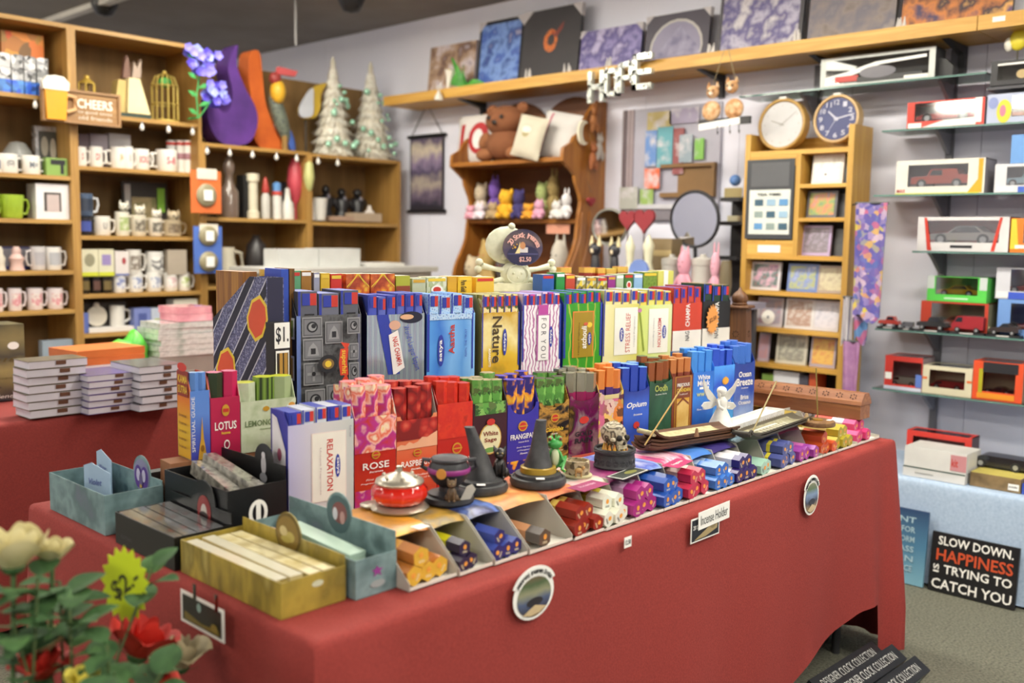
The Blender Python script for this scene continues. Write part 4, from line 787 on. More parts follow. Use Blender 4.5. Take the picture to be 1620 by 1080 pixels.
# the two witch hats
def hat(label, px, py, s, lean, band, buckle, right):
    t = fig('witch_hat_burner', label, 'figurine', px, py)
    MB().m(BK2).lathe([(0, 0), (.050*s, 0), (.052*s, .006), (.050*s, .014), (.046*s, .015), (.045*s, .013), (.042*s, .015), (.042*s, .021), (.03*s, .023), (0, .023)], 32).obj('brim', t, smooth=40)
    def fn(u, v):
        z = .02 + .098*s*v; r = (.031*(1-v) + .0095*v + .004*sin(v*pi)*-1)*s + .0008*sin(u*2*pi*3 + v*9); cx = lean*v*v
        d = Vector((cos(FACE), sin(FACE)))
        return (d.x*cx + r*cos(2*pi*u), d.y*cx + r*sin(2*pi*u), z)
    mb = MB().m(BK2).grid(fn, 24, 10); top = [fn(i/24, 1) for i in range(24)]; mb.add(top, [tuple(range(24))]); mb.obj('cone', t, smooth=50)
    if band: MB().m(band).lathe([(.0318*s, .022), (.033*s, .023), (.0325*s, .033), (.031*s, .034)], 28).obj('band', t, smooth=40)
    mb = MB().m(buckle); w = .011*s
    mb.box(-w, w, -.003, 0, .0, .004).box(-w, w, -.003, 0, .012, .016).box(-w, -w+.004, -.003, 0, .004, .012).box(w-.004, w, -.003, 0, .004, .012)
    mb.obj('buckle', t, f2*.0335*s + Vector((.010*s, .010*s, .02)), (0, 0, FACE))
    MB().m(PAPER).box(-.008, .008, -.006, .006, 0, .0006).obj('price_sticker', t, f2*.044*s + Vector((-.004, -.004, .0215)), (0, 0, FACE)); return t
t = hat('crooked black witch hat burner with a seated black cat', 760, 774, 1.0, -.022, None, M('8c2c48', .4), 1)
kitten(t, Vector((.036, -.014, .02)), .05, M('1f1c1c', .35), name='black_cat')
t = hat('tall black witch hat burner with gold band and green frog', 851, 764, 1.05, .004, M('a8882c', .35, .2), M('b8482c', .4), 1)
def frog(parent, loc, s):
    G = M('3c9c48', .4, kind='noise', cols=('2c8c3c', '5cb45c'), sc=50); P = lambda x, y, z: (x*s, y*s, z*s)
    mb = MB().m(G).sph(P(0, 0, .35), (.2*s, .17*s, .34*s), 14, 9).sph(P(0, -.05, .78), (.22*s, .17*s, .15*s), 14, 9)
    for sx in (-1, 1):
        mb.sph(P(sx*.13, -.05, .93), .085*s, 10, 7).tube([P(sx*.14, -.02, .1), P(sx*.3, -.05, .38), P(sx*.2, -.2, .05), P(sx*.28, -.3, .02)], [.09*s, .07*s, .05*s, .04*s], 8).tube([P(sx*.14, -.08, .55), P(sx*.24, -.18, .32), P(sx*.16, -.24, .16)], .04*s, 8)
    o = mb.obj('frog', parent, loc, (0, 0, FACE), smooth=60)
    MB().m(M('c8d0a8', .4)).sph(P(0, -.08, .38), (.14*s, .13*s, .26*s), 12, 8).obj('belly', o, smooth=60)
    e = MB()
    for sx in (-1, 1): e.m(M('a8483c', .3)).sph(P(sx*.15, -.11, .94), .05*s, 8, 6).m(BLK).sph(P(sx*.155, -.152, .94), .022*s, 6, 5)
    e.obj('face', o, smooth=60)
    c = MB().m(G); 
    for k in range(5): c.cyl((.1*s*cos(k*1.256), .1*s*sin(k*1.256), .92*s), .03*s, .14*s, 6, 'z', .005*s)
    c.obj('crown', o); m = MB().m(M('d8b83c', .3, .5))
    for k in range(7): m.sph(P(-.3+.1*k, -.3+.03*abs(k-3), .03), .03*s, 6, 5)
    m.obj('beads', o)
frog(t, Vector((.036, -.010, .022)), .066)
# birch bark candle holder
t = fig('bark_candle_holder', 'bark covered candle jar with a tiny tan animal figure', 'candle holder', 913, 752)
MB().m(M('b8b088', .6)).lathe([(0, 0), (.035, 0), (.036, .004), (.03, .006), (0, .006)], 24).obj('saucer', t, smooth=40)
MB().m(M('7c6a4c', .7, kind='voro', cols=('4a3c2c', '9c8a68', 'c0b090', '6c5840'), sc=90, bump=.6)).lathe([(0, .005), (.028, .005), (.029, .02), (.028, .038), (.024, .038), (.024, .030), (0, .030)], 20, flute=.04, nf=9).obj('jar', t, smooth=30)
mb = MB().m(M('b08c54', .5)).sph((0, 0, .016), (.010, .005, .006)).sph((.010, 0, .022), (.005, .004, .005), 10, 7)
for x in (-.007, .006): mb.cyl((x, -.002, 0), .0018, .014, 6).cyl((x, .002, 0), .0018, .014, 6)
mb.obj('animal', t, f2*.031 + Vector((0, 0, .004)), (0, 0, FACE), smooth=60)
MB().m(PAPER).box(-.007, .007, -.005, .005, 0, .0006).obj('price_sticker', t, (-.008, .002, .0305))
# round black box with patterned skull
t = fig('skull_burner', 'round black trinket box burner topped by a carved skull', 'figurine', 972, 737)
MB().m(M('2a2a2e', .5, kind='noise', cols=('1e1e22', '36363a'), sc=60, bump=.4)).lathe([(0, 0), (.045, 0), (.046, .003), (.044, .006), (.043, .030), (.045, .032), (.0455, .040), (.043, .043), (.040, .041), (.039, .036), (0, .036)], 36).obj('round_box', t, smooth=40)
scr = MB().m(M('3c3c42', .4))
for k in range(18):
    a = 2*pi*k/18
    for rr, zz in ((.006, .014), (.003, .014)): scr.tube([((.0438)*cos(a+rr/.044*cos(q*pi/4)), .0438*sin(a+rr/.044*cos(q*pi/4)), zz+rr*sin(q*pi/4)) for q in range(8)], .0008, 4, True)
scr.tube([(.0455*cos(q*pi/12), .0455*sin(q*pi/12), .036 + .002*(q % 2)) for q in range(24)], .001, 4, True); scr.obj('scrollwork', t)
sk = Matrix.Translation((0, 0, .036)) @ Matrix.Rotation(FACE+.55, 4, 'Z')
bone = M('a89c84', .5, kind='rings', cols=((0, 'b8ac94'), (.55, 'a89c84'), (.8, '6a5e4c'), (1, '4a4034')), sc=40, dist=14, det=2, bump=.4)
mb = MB().m(bone).sph((0, .006, .036), (.026, .031, .026), 20, 12).sph((0, -.016, .022), (.019, .014, .015), 14, 9).box(-.012, .012, -.026, -.004, .004, .012)
for sx in (-1, 1): mb.sph((sx*.018, -.016, .026), (.008, .008, .006), 10, 7)
k = mb.xf(0, sk); so = mb.obj('skull', t, smooth=60)
e = MB().m(M('1c1814', .7))
for sx in (-1, 1): e.sph((sx*.0105, -.0265, .031), (.0072, .006, .0068), 12, 8)
e.sph((0, -.0305, .020), (.0035, .003, .0045), 8, 6); e.xf(0, sk); e.obj('eye_socket', so, smooth=60)
e = MB().m(M('d0c4a4', .4))
for k in range(7): e.box(-.0115+.0034*k, -.0087+.0034*k, -.0285+.0006*abs(k-3), -.022, .0115, .016).box(-.0115+.0034*k, -.0087+.0034*k, -.0282+.0006*abs(k-3), -.022, .0065, .0108)
e.xf(0, sk); e.obj('teeth', so)
mb = MB().m(M('c88a2c', .4, kind='noise', cols=('b8502c', 'e8c040'), sc=90))
for k in range(14): mb.cyl((.024*cos(k*.45+2.4), .024*sin(k*.45+2.4), .037), .005, random.uniform(.010, .018), 6, 'z', .0005)
mb.obj('flames', t)
# wooden ash catchers
def ash_boat(name, label, a, b, wd, z, mt, top=None, curl=True):
    a = Vector((a.x, a.y)); b = Vector((b.x, b.y)); L = (b-a).length; ang = math.atan2((b-a).y, (b-a).x); t = thing(name, label, 'incense holder', (a.x, a.y, z), ang)
    def fn(th):
        def f(u, v):
            x = L*u; c = (2*v-1); zz = .012*abs(c)**2 + (.022*max(0, (.16-u)/.16)**2 if curl else .006*max(0, (.1-u)/.1)) ; wv = wd*(.78 + .22*min(1, u/.2))*(1 if u < .95 else .93)
            return (x, c*wv/2, zz + th)
        return f
    mb = MB().m(mt); g0 = MB().grid(fn(0), 20, 8); g1 = MB().grid(fn(.006), 20, 8); n = len(g0.v)
    mb.add(g0.v + g1.v, [f[::-1] for f in g0.f] + [[i+n for i in f] for f in g1.f])
    rim = [i for i in range(21)] + [21*(j+1)-1 for j in range(1, 9)] + [21*8+i for i in range(19, -1, -1)] + [21*j for j in range(7, 0, -1)]
    mb.add([g0.v[i] for i in rim] + [g1.v[i] for i in rim], [(i, (i+1) % len(rim), len(rim)+(i+1) % len(rim), len(rim)+i) for i in range(len(rim))])
    mb.obj('boat', t, smooth=50)
    if top:
        MB().m(top).grid(lambda u, v: (.06*L + .8*L*u, (2*v-1)*wd*.36, fn(.0068)(.06+.8*u, .5+(v-.5)*.72)[2]), 14, 6).obj('inlay', t, smooth=60)
    if curl: MB().m(top or mt).tube([(.004+.011*cos(q), -wd*.36, .030+.009*sin(q)) for q in (0, .8, 1.6, 2.4, 3.2, 4.0)], .003, 6).m(top or mt).cyl((.004, -wd*.36, .028), .007, wd*.72, 12, 'y').obj('curl', t, smooth=40)
    return t
wbrn = wood('6a4630', '4a2e1c', 7, 'X', .5)
a0 = onz(1012, 716, ZD); b0 = onz(1146, 694, ZD)
for k in range(4):
    off = Vector((.006*k, -.004*(k % 2), 0))
    ash_boat('ash_catcher', ['lowest', 'second lowest', 'third', 'topmost, map printed'][k] + ' wooden ash catcher in the stack behind the front packs', a0+off, b0+off, .085, ZD+.0015+.0078*k, wbrn, M('a8a078', .6, kind='noise', cols=('8c8458', 'b8b088', '989064'), sc=30) if k == 3 else None, curl=(k == 3))
def stick(label, p, q, c1='b89858', c2=None):
    mb = MB().m(M(c1, .6)).tube([p, q], .0022, 6)
    return tag(mb.obj('incense_stick', smooth=60), label, 'incense stick')
pb = onz(1020, 704, ZD+.04); stick('pale incense stick rising from the topmost wooden ash catcher', pb, pb + Vector((.135, -.02, .14)))
# small cone on the boat
tag(MB().m(M('8c6a4c', .7)).cyl((0, 0, 0), .007, .022, 10, 'z', .003).obj('incense_cone', None, onz(1102, 690, ZD+.04), smooth=50), 'little brown incense cone on the topmost ash catcher', 'incense cone')
# white angel
ANG = M('dcdad4', .6, kind='noise', cols=('d0cec8', 'e4e2dc'), sc=60)
t = fig('angel_figurine', 'white winged fairy figurine kneeling beside the blue boxes', 'figurine', 1140, 684, rz=0)
mb = MB().m(ANG).sph((0, 0, .008), (.030, .024, .012), 14, 8)
for k in range(9): mb.sph((.024*cos(k*.7), .019*sin(k*.7), .008), (.010, .010, .009), 8, 6)
mb.obj('rock_base', t, smooth=60)
mb = MB().m(ANG).lathe([(0, .012), (.026, .014), (.024, .024), (.016, .042), (.010, .055), (.011, .064), (.012, .072), (.007, .079), (.004, .083)], 18, flute=.08, nf=10).sph((0, 0, .091), (.0095, .0095, .011), 14, 9)
for sx in (-1, 1): mb.tube([(sx*.011, 0, .073), (sx*.018, -.004, .062), (sx*.012, -.012, .055)], .0035, 8)
mb.obj('body', t, smooth=60)
mb = MB().m(ANG).sph((0, .001, .094), (.011, .0115, .010), 14, 8).sph((-.008, .002, .086), (.004, .005, .008), 8, 6).sph((.008, .002, .086), (.004, .005, .008), 8, 6); mb.obj('hair', t, smooth=60)
for sx in (-1, 1):
    for up in (0, 1):
        pl = [(0, 0), (.010, .012), (.030, .034), (.040, .052), (.041, .044), (.036, .024), (.026, .006), (.012, -.004)] if up else [(0, 0), (.014, .006), (.034, .004), (.040, -.004), (.032, -.012), (.016, -.010)]
        MB().m(ANG).prism([(sx*x, z) for x, z in pl], -.002, .002, 'xz').obj('wing', t, (0, .010, .070 if up else .064), (.1, 0, FACE+sx*.25*-1))
t.rotation_euler = (0, 0, 0)
# white trough, dark tray pair, disc
a0 = onz(1140, 692, ZD); b0 = onz(1226, 662, ZD)
L = (b0-a0).xy.length; ang = math.atan2(b0.y-a0.y, b0.x-a0.x)
t = thing('white_incense_trough', 'long white incense trough with a carved edge', 'incense holder', (a0.x, a0.y, ZD+.001), ang)
MB().m(ANG).box(0, L, -.03, .03, 0, .026).box(0, L, -.03, -.026, .026, .034).box(0, L, .026, .03, .026, .034).box(L-.004, L, -.026, .026, .026, .034).obj('trough', t)
mb = MB().m(M('b8b4a8', .7))
for k in range(24): mb.box(.006+k*(L-.012)/24, .006+k*(L-.012)/24+.005, -.0312, -.030, .006, .022)
mb.obj('carved_edge', t)
a1 = onz(1172, 702, ZD); b1 = onz(1268, 668, ZD)
ash_boat('dark_incense_tray', 'dark wooden incense tray beneath its striped twin', a1, b1, .075, ZD+.0015, M('3a352c', .5))
t = ash_boat('dark_incense_tray', 'dark wooden incense tray with a row of white bone stripes', a1 + Vector((.008, .0, 0)), b1 + Vector((.008, 0, 0)), .075, ZD+.0105, M('4a4436', .5), M('8c8668', .5, kind='noise', cols=('6c664c', 'a8a488'), sc=40), curl=False)
for k in range(9): MB().m(M('d8d4c4', .4)).box(0, .006, -.012, .012, 0, .002).obj('bone_stripe', t, (.09+.022*k, -.016, .0095), (.2, 0, .35))
MB().m(M('d8d4c4', .4)).box(.05, .25, .006, .014, .008, .0105).obj('bone_strip', t)
pb = onz(1190, 684, ZD+.02); stick('incense stick leaning from the striped dark tray', pb, pb + Vector((.13, -.0, .135)), 'a89868')
t = thing('round_burner', 'round wooden burner disc with brass dish and a cone', 'incense holder', spot(1293, 672))
MB().m(wood('8c6a44', '6a4a2c', 20, 'X')).lathe([(0, 0), (.052, 0), (.054, .004), (.052, .014), (.048, .016), (0, .016)], 32).obj('disc', t, smooth=40)
MB().m(M('d0a83c', .3, .8)).lathe([(0, .016), (.016, .016), (.017, .018), (.012, .019), (0, .0175)], 20).obj('brass_dish', t, smooth=40)
MB().m(M('a88c64', .7)).cyl((-.034, .02, .016), .010, .022, 12, 'z', .004).obj('cone', t, smooth=50)
MB().m(PAPER).box(.012, .036, -.034, -.022, .0161, .0168).obj('price_sticker', t)
pb = spot(1293, 668) + Vector((0, 0, .018)); stick('upright incense stick standing in the round brass dish', pb, pb + Vector((-.018, .004, .155)), '8c7a3c')
# wooden coffin box and tower burner at the far end
CW = wood('a87048', '845234', 7, 'Y', .45)
t = thing('coffin_incense_box', 'long carved wooden coffin incense box at the far table end', 'incense box', (3.075, 1.30, ZT+.076))
cl = .40
MB().m(CW).box(0, .075, 0, cl, 0, .045).obj('base', t)
MB().m(CW).prism([(-.003, .047), (.078, .047), (.074, .060), (.055, .085), (.020, .085), (.001, .060)], -.003, cl+.003, 'xz').obj('lid', t)
mb = MB().m(M('2c1810', .8))
for k in range(8):
    for q in range(6):
        a = 2*pi*q/6; cc = Vector((.0105-.0012, .03+.048*k+.010*sin(a), .0725+.0009)) + Vector((.6, 0, .8))*(.008*cos(a)); n6 = 6
        mb.add([cc + Vector((.6, 0, .8))*.0026*cos(2*pi*w_/n6) + Vector((0, 1, 0))*.0026*sin(2*pi*w_/n6) for w_ in range(n6)], [tuple(range(n6))])
mb.obj('fretwork', t)
tag(MB().m(M('6a4a34', .7)).box(0, .10, 0, .42, 0, .088).obj('carton', None, (3.062, 1.29, ZT)), 'flat carton under the long wooden coffin box', 'box') if False else None
t2 = thing('tower_burner', 'tall carved wooden tower incense burner with a finial', 'incense holder', (3.13, 1.79, TZ+.002), .25)
TWD = wood('7a5230', '5a3820', 8, 'Z', .5)
hT = Line((3.13, 1.79), (3.4, 1.79)).at(1180, 487).z - TZ
s0, s1 = .048, .034
MB().m(TWD).lathe([(0, 0), (.07, 0), (.07, .012), (.06, .02), (s0*1.414, .022), (s1*1.414, hT), (0, hT)], 4).obj('shaft', t2, rot=(0, 0, pi/4))
MB().m(TWD).lathe([(0, hT), (.062, hT), (.064, hT+.005), (.060, hT+.010), (0, hT+.010)], 4).obj('cornice', t2, rot=(0, 0, pi/4))
MB().m(TWD).lathe([(0, hT+.01), (.026, hT+.01), (.028, hT+.016), (.024, hT+.020), (.028, hT+.026), (.029, hT+.04), (.022, hT+.052), (.008, hT+.064), (.003, hT+.075), (0, hT+.076)], 18).obj('finial', t2, smooth=40)
mb = MB().m(M('2c1c10', .9))
for zz in (.12, .22, .32, .40):
    rr = s0 + (s1-s0)*zz/hT
    for q in range(8):
        a = 2*pi*q/8
        for (nx, ny) in ((0, -1), (-1, 0)):
            if zz < hT-.02:
                k = mb.mark(); mb.cyl((.010*cos(a), 0, .010*sin(a)), .0025, .001, 6, 'y'); mb.xf(k, Matrix.Rotation(0 if ny else -pi/2, 4, 'Z') @ Matrix.Translation((0, -rr-.0008, zz)))
mb.obj('fretwork', t2); MB().m(TWD).box(-.075, .075, -.075, .075, 0, .006).obj('plinth', t2); MB().m(M('d8b040', .3, .8)).sph((.0, -.052, .06), .004, 8, 6).obj('knob', t2)
# flat printed cards on the dispensers
for (px, py, w_, d_, rz, mt, lab, dc) in [
  (1008, 752, .13, .05, .12, '2c2c30', 'narrow black photo card with white border lying flat', [('r', .03, .97, .06, .94, TW), ('r', .06, .94, .12, .88, M('3a4038', .4)), ('d', .6, .5, .2, .2, M('8c8c4c', .4))]),
  (1085, 735, .10, .045, .2, 'b8386c', 'pink flyer lying behind the blue packs', [('t', 'Fragrance', .5, .5, .6, .3, TW, 0, .2)]),
  (945, 772, .10, .05, .05, '9c3468', 'plum flyer with pale print lying beside the bark jar', [('t', 'incense', .5, .6, .6, .25, M('e0b0c8'), 0, .2)]),
  (1255, 655, .10, .06, .2, 'a8903c', 'ochre card lying behind the striped tray', [])]:
    p = spot(px, py); t = thing('flyer_card', lab, 'card', (p.x, p.y, ZD+.0008), rz)
    MB().m(M(mt, .4)).box(-w_/2, w_/2, 0, d_, 0, .0008).obj('card', t)
    if dc: printed(t, w_, d_, dc, y=-.0010, rot=(-pi/2, 0, 0), loc=(0, 0, 0))
# ------------------------------------------------------------------ crossed-bones sign holder
c = R5.at(818, 462); hb_ = c.z
tag(MB().m(M('d8c89c', .6)).box(-.1, .1, 0, .14, 0, hb_-Z4).obj('carton', None, (c.x, c.y-.045, Z4), (0, 0, R4.rz)), 'cream carton supporting the crossed bones sign holder', 'box')
t = thing('sign_holder', 'cream crossed bones and skull sign holder with oval price sign', 'sign', (c.x+.03, c.y+.035, hb_+.001), -.5)
CB = M('d8d8bc', .55, kind='noise', cols=('ccccb0', 'e0e0c8'), sc=50)
sc_ = 1 / ppm(Vector((c.x, c.y, hb_)))
mb = MB().m(CB)
mb.prism([(-55*sc_, 0), (55*sc_, 0), (48*sc_, 9*sc_), (30*sc_, 13*sc_), (-30*sc_, 13*sc_), (-48*sc_, 9*sc_)], -.022, .022, 'xz'); mb.obj('base', t)
mb = MB().m(CB).sph((0, 0, 27*sc_), (26*sc_, .022, 22*sc_), 18, 10)
mb.tube([(18*sc_*cos(q*pi/9), -.020, 27*sc_+15*sc_*sin(q*pi/9)) for q in range(18)], .0028, 6, True)
for sx in (-1, 1): mb.sph((sx*7*sc_, -.021, 29*sc_), .0045, 8, 6).sph((sx*32*sc_, -.012, 10*sc_), .008, 10, 7)
mb.sph((0, -.0225, 22*sc_), .003, 8, 6); mb.obj('medallion', t, smooth=60)
for sx in (-1, 1):
    for (z0, z1) in ((33, 40), (20, 14)):
        mb = MB().m(CB).tube([(sx*18*sc_, 0, z0*sc_), (sx*36*sc_, -.002, (z0+z1)/2*sc_ - 1*sc_), (sx*56*sc_, 0, z1*sc_)], [.010, .0075, .011], 10)
        mb.sph((sx*61*sc_, 0, (z1+6)*sc_), (.013, .012, .012), 12, 8).sph((sx*63*sc_, 0, (z1-5)*sc_), (.013, .012, .012), 12, 8); mb.obj('bone', t, smooth=60)
MB().m(CB).lathe([(.016, 44*sc_), (.018, 52*sc_), (.012, 60*sc_), (.02, 66*sc_)], 14).sph((-20*sc_, 0, 55*sc_), .011, 10, 7).obj('neck', t, smooth=60)
MB().m(CB).sph((-14*sc_, .012, 73*sc_), (36*sc_, .014, 30*sc_), 20, 10).sph((-6*sc_, .012, 103*sc_), .012, 10, 7).obj('skull_back', t, smooth=60)
dk = M('3a3450', .25, kind='grad', cols=('2a2850', '5a4c60', '4a4058', '6a5a58', '2c2a48'), dist=.6, sc=14)
n = 28; rx_, rz_ = 33.5*sc_, 29*sc_; cx_, cz_ = 7*sc_, 70*sc_
s = MB().m(dk).prism([(cx_+rx_*cos(2*pi*q/n), cz_+rz_*sin(2*pi*q/n)) for q in range(n)], -.027, -.024, 'xz').obj('oval_sign', t)
PK = M('f0b8ac', .5, var=0)
printed(s, 2*rx_, 2*rz_, [('d', .5, .3, .4, .26, M('2a2848', .3)), ('r', .12, .88, .30, .34, M('4a4870', .3)), ('r', .42, .62, .36, .5, M('d8d0cc', .4)), ('d', .49, .55, .07, .1, M('c88c5c', .4)), ('p', [(.3, .33), (.42, .34), (.42, .66), (.38, .5)], M('f0dca0', .4)), ('d', .30, .5, .03, .03, GOLD), ('d', .26, .55, .015, .015, GOLD), ('d', .24, .47, .015, .015, GOLD), ('d', .34, .58, .015, .02, GOLD),
    ('a', '20 Stick Incense', .5, .36, .40, .47, 150, 22, .15, PK), ('t', '$2.50', .55, .17, .3, .15, PK)], y=-.0275, loc=(cx_, 0, cz_-rz_))
# ------------------------------------------------------------------ signs pinned to the cloth
def on_front(px, py): return ony(px, py, TY0-.004-.012*min(1, (TZ-ony(px, py, TY0).z)/.3) - .012)
def oval_sticker(px, py, rx, rz, label, flip):
    c = on_front(px, py); k = 1/ppm(c)*1.0; t = thing('oval_sign', label, 'sign', c)
    q = rx*k*1.42; r2 = rz*k; n = 28
    MB().m(PAPER).prism([(q*cos(2*pi*i/n), r2*sin(2*pi*i/n)) for i in range(n)], -.0012, 0, 'xz').obj('backing', t)
    ph = [(q*1.08*cos(radians(a)), .18*r2 + r2*.98*sin(radians(a))) for a in range(18, 163, 8)]
    ph += [(q*.7*cos(radians(a)), .18*r2 + r2*.6*sin(radians(a))) for a in range(162, 17, -8)]
    MB().m(PAPER).prism(ph, -.0022, -.0012, 'xz').obj('banner', t)
    pic = M('6a6a58', .35, kind='grad', cols=('8c7048', '9c8058', '3a3c4c', '7c90b0', '5c7048', '7c7c5c') if flip else ('8a7048', '3a3c50', '4c5878', '8c8c70', '4c6040', '6c5c48'), dist=.35, sc=18)
    MB().m(pic).prism([(q*.82*cos(2*pi*i/n), -.07*r2 + r2*.8*sin(2*pi*i/n)) for i in range(n)], -.0032, -.0022, 'xz').obj('picture', t)
    mb = MB(); decos(mb, 2*q, 2*r2, [('a', 'Assorted Incense Sticks', .5, .55, .46, .42, 152, 28, .1, INK), ('d', .5, .36, .2, .09, M('28242c', .4)), ('p', [(.2, .16), (.5, .3), (.8, .2), (.6, .12), (.4, .1)], M('c8b088', .4))], y=-.0034); mb.obj('print', t, (0, 0, -r2))
oval_sticker(844, 940, 34, 40, 'white bordered oval incense sign pinned near the table corner', False)
oval_sticker(1283, 785, 18, 30, 'white bordered oval incense sign pinned at the far cloth end', True)
c = on_front(1113, 835); t = thing('photo_card', 'black picture card pinned under the incense holder sign', 'sign', c)
MB().m(PAPER).box(-.058, .072, -.001, 0, -.028, .032).obj('card', t)
printed(t, .13, .06, [('r', .03, .97, .06, .94, M('1c1e28', .4)), ('t', '20 Stick', .22, .62, .3, .18, TW), ('p', [(.1, .1), (.5, .4), (.95, .8), (.9, .3), (.5, .12)], M('a89468', .4)), ('d', .75, .6, .12, .25, M('8c7c58', .4))], loc=(.007, 0, -.028), y=-.0012)
c = on_front(1127, 814); t = thing('paper_sign', 'white paper sign reading incense holder on the red cloth', 'sign', c + Vector((0, -.005, 0)), 0, None, (0, radians(-1.5), 0))
MB().m(PAPER).box(-.072, .072, -.0008, 0, -.022, .022).obj('paper', t); printed(t, .144, .044, [('t', 'Incense Holder', .5, .5, .86, .55, INK)], y=-.001, loc=(0, 0, -.022))
c = on_front(993, 857); t = thing('price_tag', 'small white $2.50 price tag on the cloth edge', 'price tag', c)
MB().m(PAPER).box(-.013, .013, -.0008, 0, -.012, .012).obj('paper', t); printed(t, .026, .024, [('t', '12.50', .5, .5, .8, .45, INK)], y=-.001, loc=(0, 0, -.012))
# framed picture on the near end of the cloth
c = onx(320, 973, TX0-.03); t = thing('photo_card', 'small framed dark picture taped to the cloth near the roses', 'sign', c, -pi/2)
MB().m(PAPER).box(-.075, .075, -.001, 0, -.030, .030).obj('card', t)
printed(t, .15, .06, [('r', .05, .95, .1, .9, M('23241e', .4)), ('p', [(.1, .14), (.9, .14), (.9, .3), (.5, .24), (.1, .4)], M('7c6c2c', .4)), ('d', .45, .7, .05, .14, M('8cb0a8', .4)), ('d', .8, .3, .08, .14, M('8c7838', .4))], loc=(0, 0, -.03), y=-.0012)
for dx in (-.03, .045): MB().m(clear('tape', 'f0e8e0', .3)).box(dx, dx+.012, -.0016, -.0012, .02, .052).obj('tape', t)
# ------------------------------------------------------------------ placing helpers for shelves
def sol_x(px, y, z):
    k = (px-810); d = z-CAMH
    a = RX[0]*FPX + k*RX[2]; return -((RY[0]*y + RZ[0]*d)*FPX + k*(RY[2]*y + RZ[2]*d)) / a
def sol_y(px, x, z):
    k = (px-810); d = z-CAMH
    a = RY[0]*FPX + k*RY[2]; return -((RX[0]*x + RZ[0]*d)*FPX + k*(RX[2]*x + RZ[2]*d)) / a
def sol_z(py, x, y):
    k = py-540; return CAMH - ((RX[1]*x + RY[1]*y)*FPX - k*(RX[2]*x + RY[2]*y)) / (RZ[1]*FPX - k*RZ[2])
class Slot:
    """a place on a shelf: plane 'y' (left shelving, front looks along -y) or 'x' (back wall, front looks along -x)"""
    def __init__(s, axis, v, z): s.axis, s.v, s.z = axis, v, z
    def span(s, p0, p1, pyt):
        if s.axis == 'y':
            a, b = sol_x(p0, s.v, s.z), sol_x(p1, s.v, s.z); c = (a+b)/2; h = sol_z(pyt, c, s.v) - s.z
            return Vector((c, s.v, s.z)), b-a, h, 0.0
        a, b = sol_y(p0, s.v, s.z), sol_y(p1, s.v, s.z); c = (a+b)/2; h = sol_z(pyt, s.v, c) - s.z
        return Vector((s.v, c, s.z)), a-b, h, -pi/2
# ------------------------------------------------------------------ generic goods
GL = {}
def mug(slot, p0, p1, pyt, label, col='e8e6e0', pr=None, side=1, prc='b83028', squat=1.0, hcol=None):
    loc, w, h, rz = slot.span(p0, p1, pyt); d = w*.76; r = d/2
    t = thing('mug', label, 'mug', loc + (Vector((0, r, 0)) if slot.axis == 'y' else Vector((r, 0, 0))), rz)
    cx = -side*(w-d)/2
    MB().m(M(col, .25)).lathe([(0, 0), (r*.92, 0), (r, h*.04), (r*squat, h), (r*squat-.004, h), (r-.006, h*.08), (0, h*.07)], 20, (cx, 0, 0)).obj('body', t, smooth=45)
    MB().m(M(hcol or col, .25)).tube([(cx+side*r*.96, 0, h*.82), (cx+side*(r+w*.2), 0, h*.8), (cx+side*(r+w*.24), 0, h*.5), (cx+side*(r+w*.16), 0, h*.22), (cx+side*r*.96, 0, h*.2)], h*.055, 8).obj('handle', t, smooth=60)
    if pr != 0:
        m_ = pr or M(prc, .4); rr = r*1.006
        def fn(u, v): a = -pi/2 + (u-.5)*1.5; return (cx+rr*cos(a), rr*sin(a), h*(.22+.55*v))
        if isinstance(pr, str):
            vs, fs, asp = text_geo(pr, BOLD); mb = MB().m(M(prc, .4)); 
            mb.add([(cx+rr*sin(p[0]*min(1.5, .5*asp)), -rr*cos(p[0]*min(1.5, .5*asp))-.0006, h*(.5+.34*p[1])) for p in vs], fs); mb.obj('print', t)
        else: MB().m(m_).grid(fn, 8, 2).obj('print', t, smooth=60)
    return t
def gbox(slot, p0, p1, pyt, label, col, d=.08, deco=(), name='gift_box', cat='box', rz=0.0, top=None, sidec=None, h=None):
    loc, w, hh, r0 = slot.span(p0, p1, pyt); h = h or hh
    t = thing(name, label, cat, loc, r0 + rz)
    MB().m(M(sidec, .5) if sidec else (col if not isinstance(col, str) else M(col, .45))).box(-w/2, w/2, 0, d, 0, h, front=(col if not isinstance(col, str) else M(col, .45)), top=M(top, .5) if top else None).obj('carton', t)
    if deco: printed(t, w, h, deco)
    return t
def lath(slot, p0, p1, pyt, label, name, cat, prof, col, parts=(), n=20, m=None, flute=0, nf=8, dec=None):
    """prof in units of radius (half width) and height; parts: (name, prof, material)"""
    loc, w, h, rz = slot.span(p0, p1, pyt); r = w/2
    t = thing(name, label, cat, loc + (Vector((0, r, 0)) if slot.axis == 'y' else Vector((r, 0, 0))), rz)
    MB().m(m or M(col, .4)).lathe([(a*r, b*h) for a, b in prof], n, flute=flute, nf=nf).obj('body', t, smooth=40)
    for nm, pf, mm in parts: MB().m(mm).lathe([(a*r, b*h) for a, b in pf], n).obj(nm, t, smooth=40)
    return t, r, h
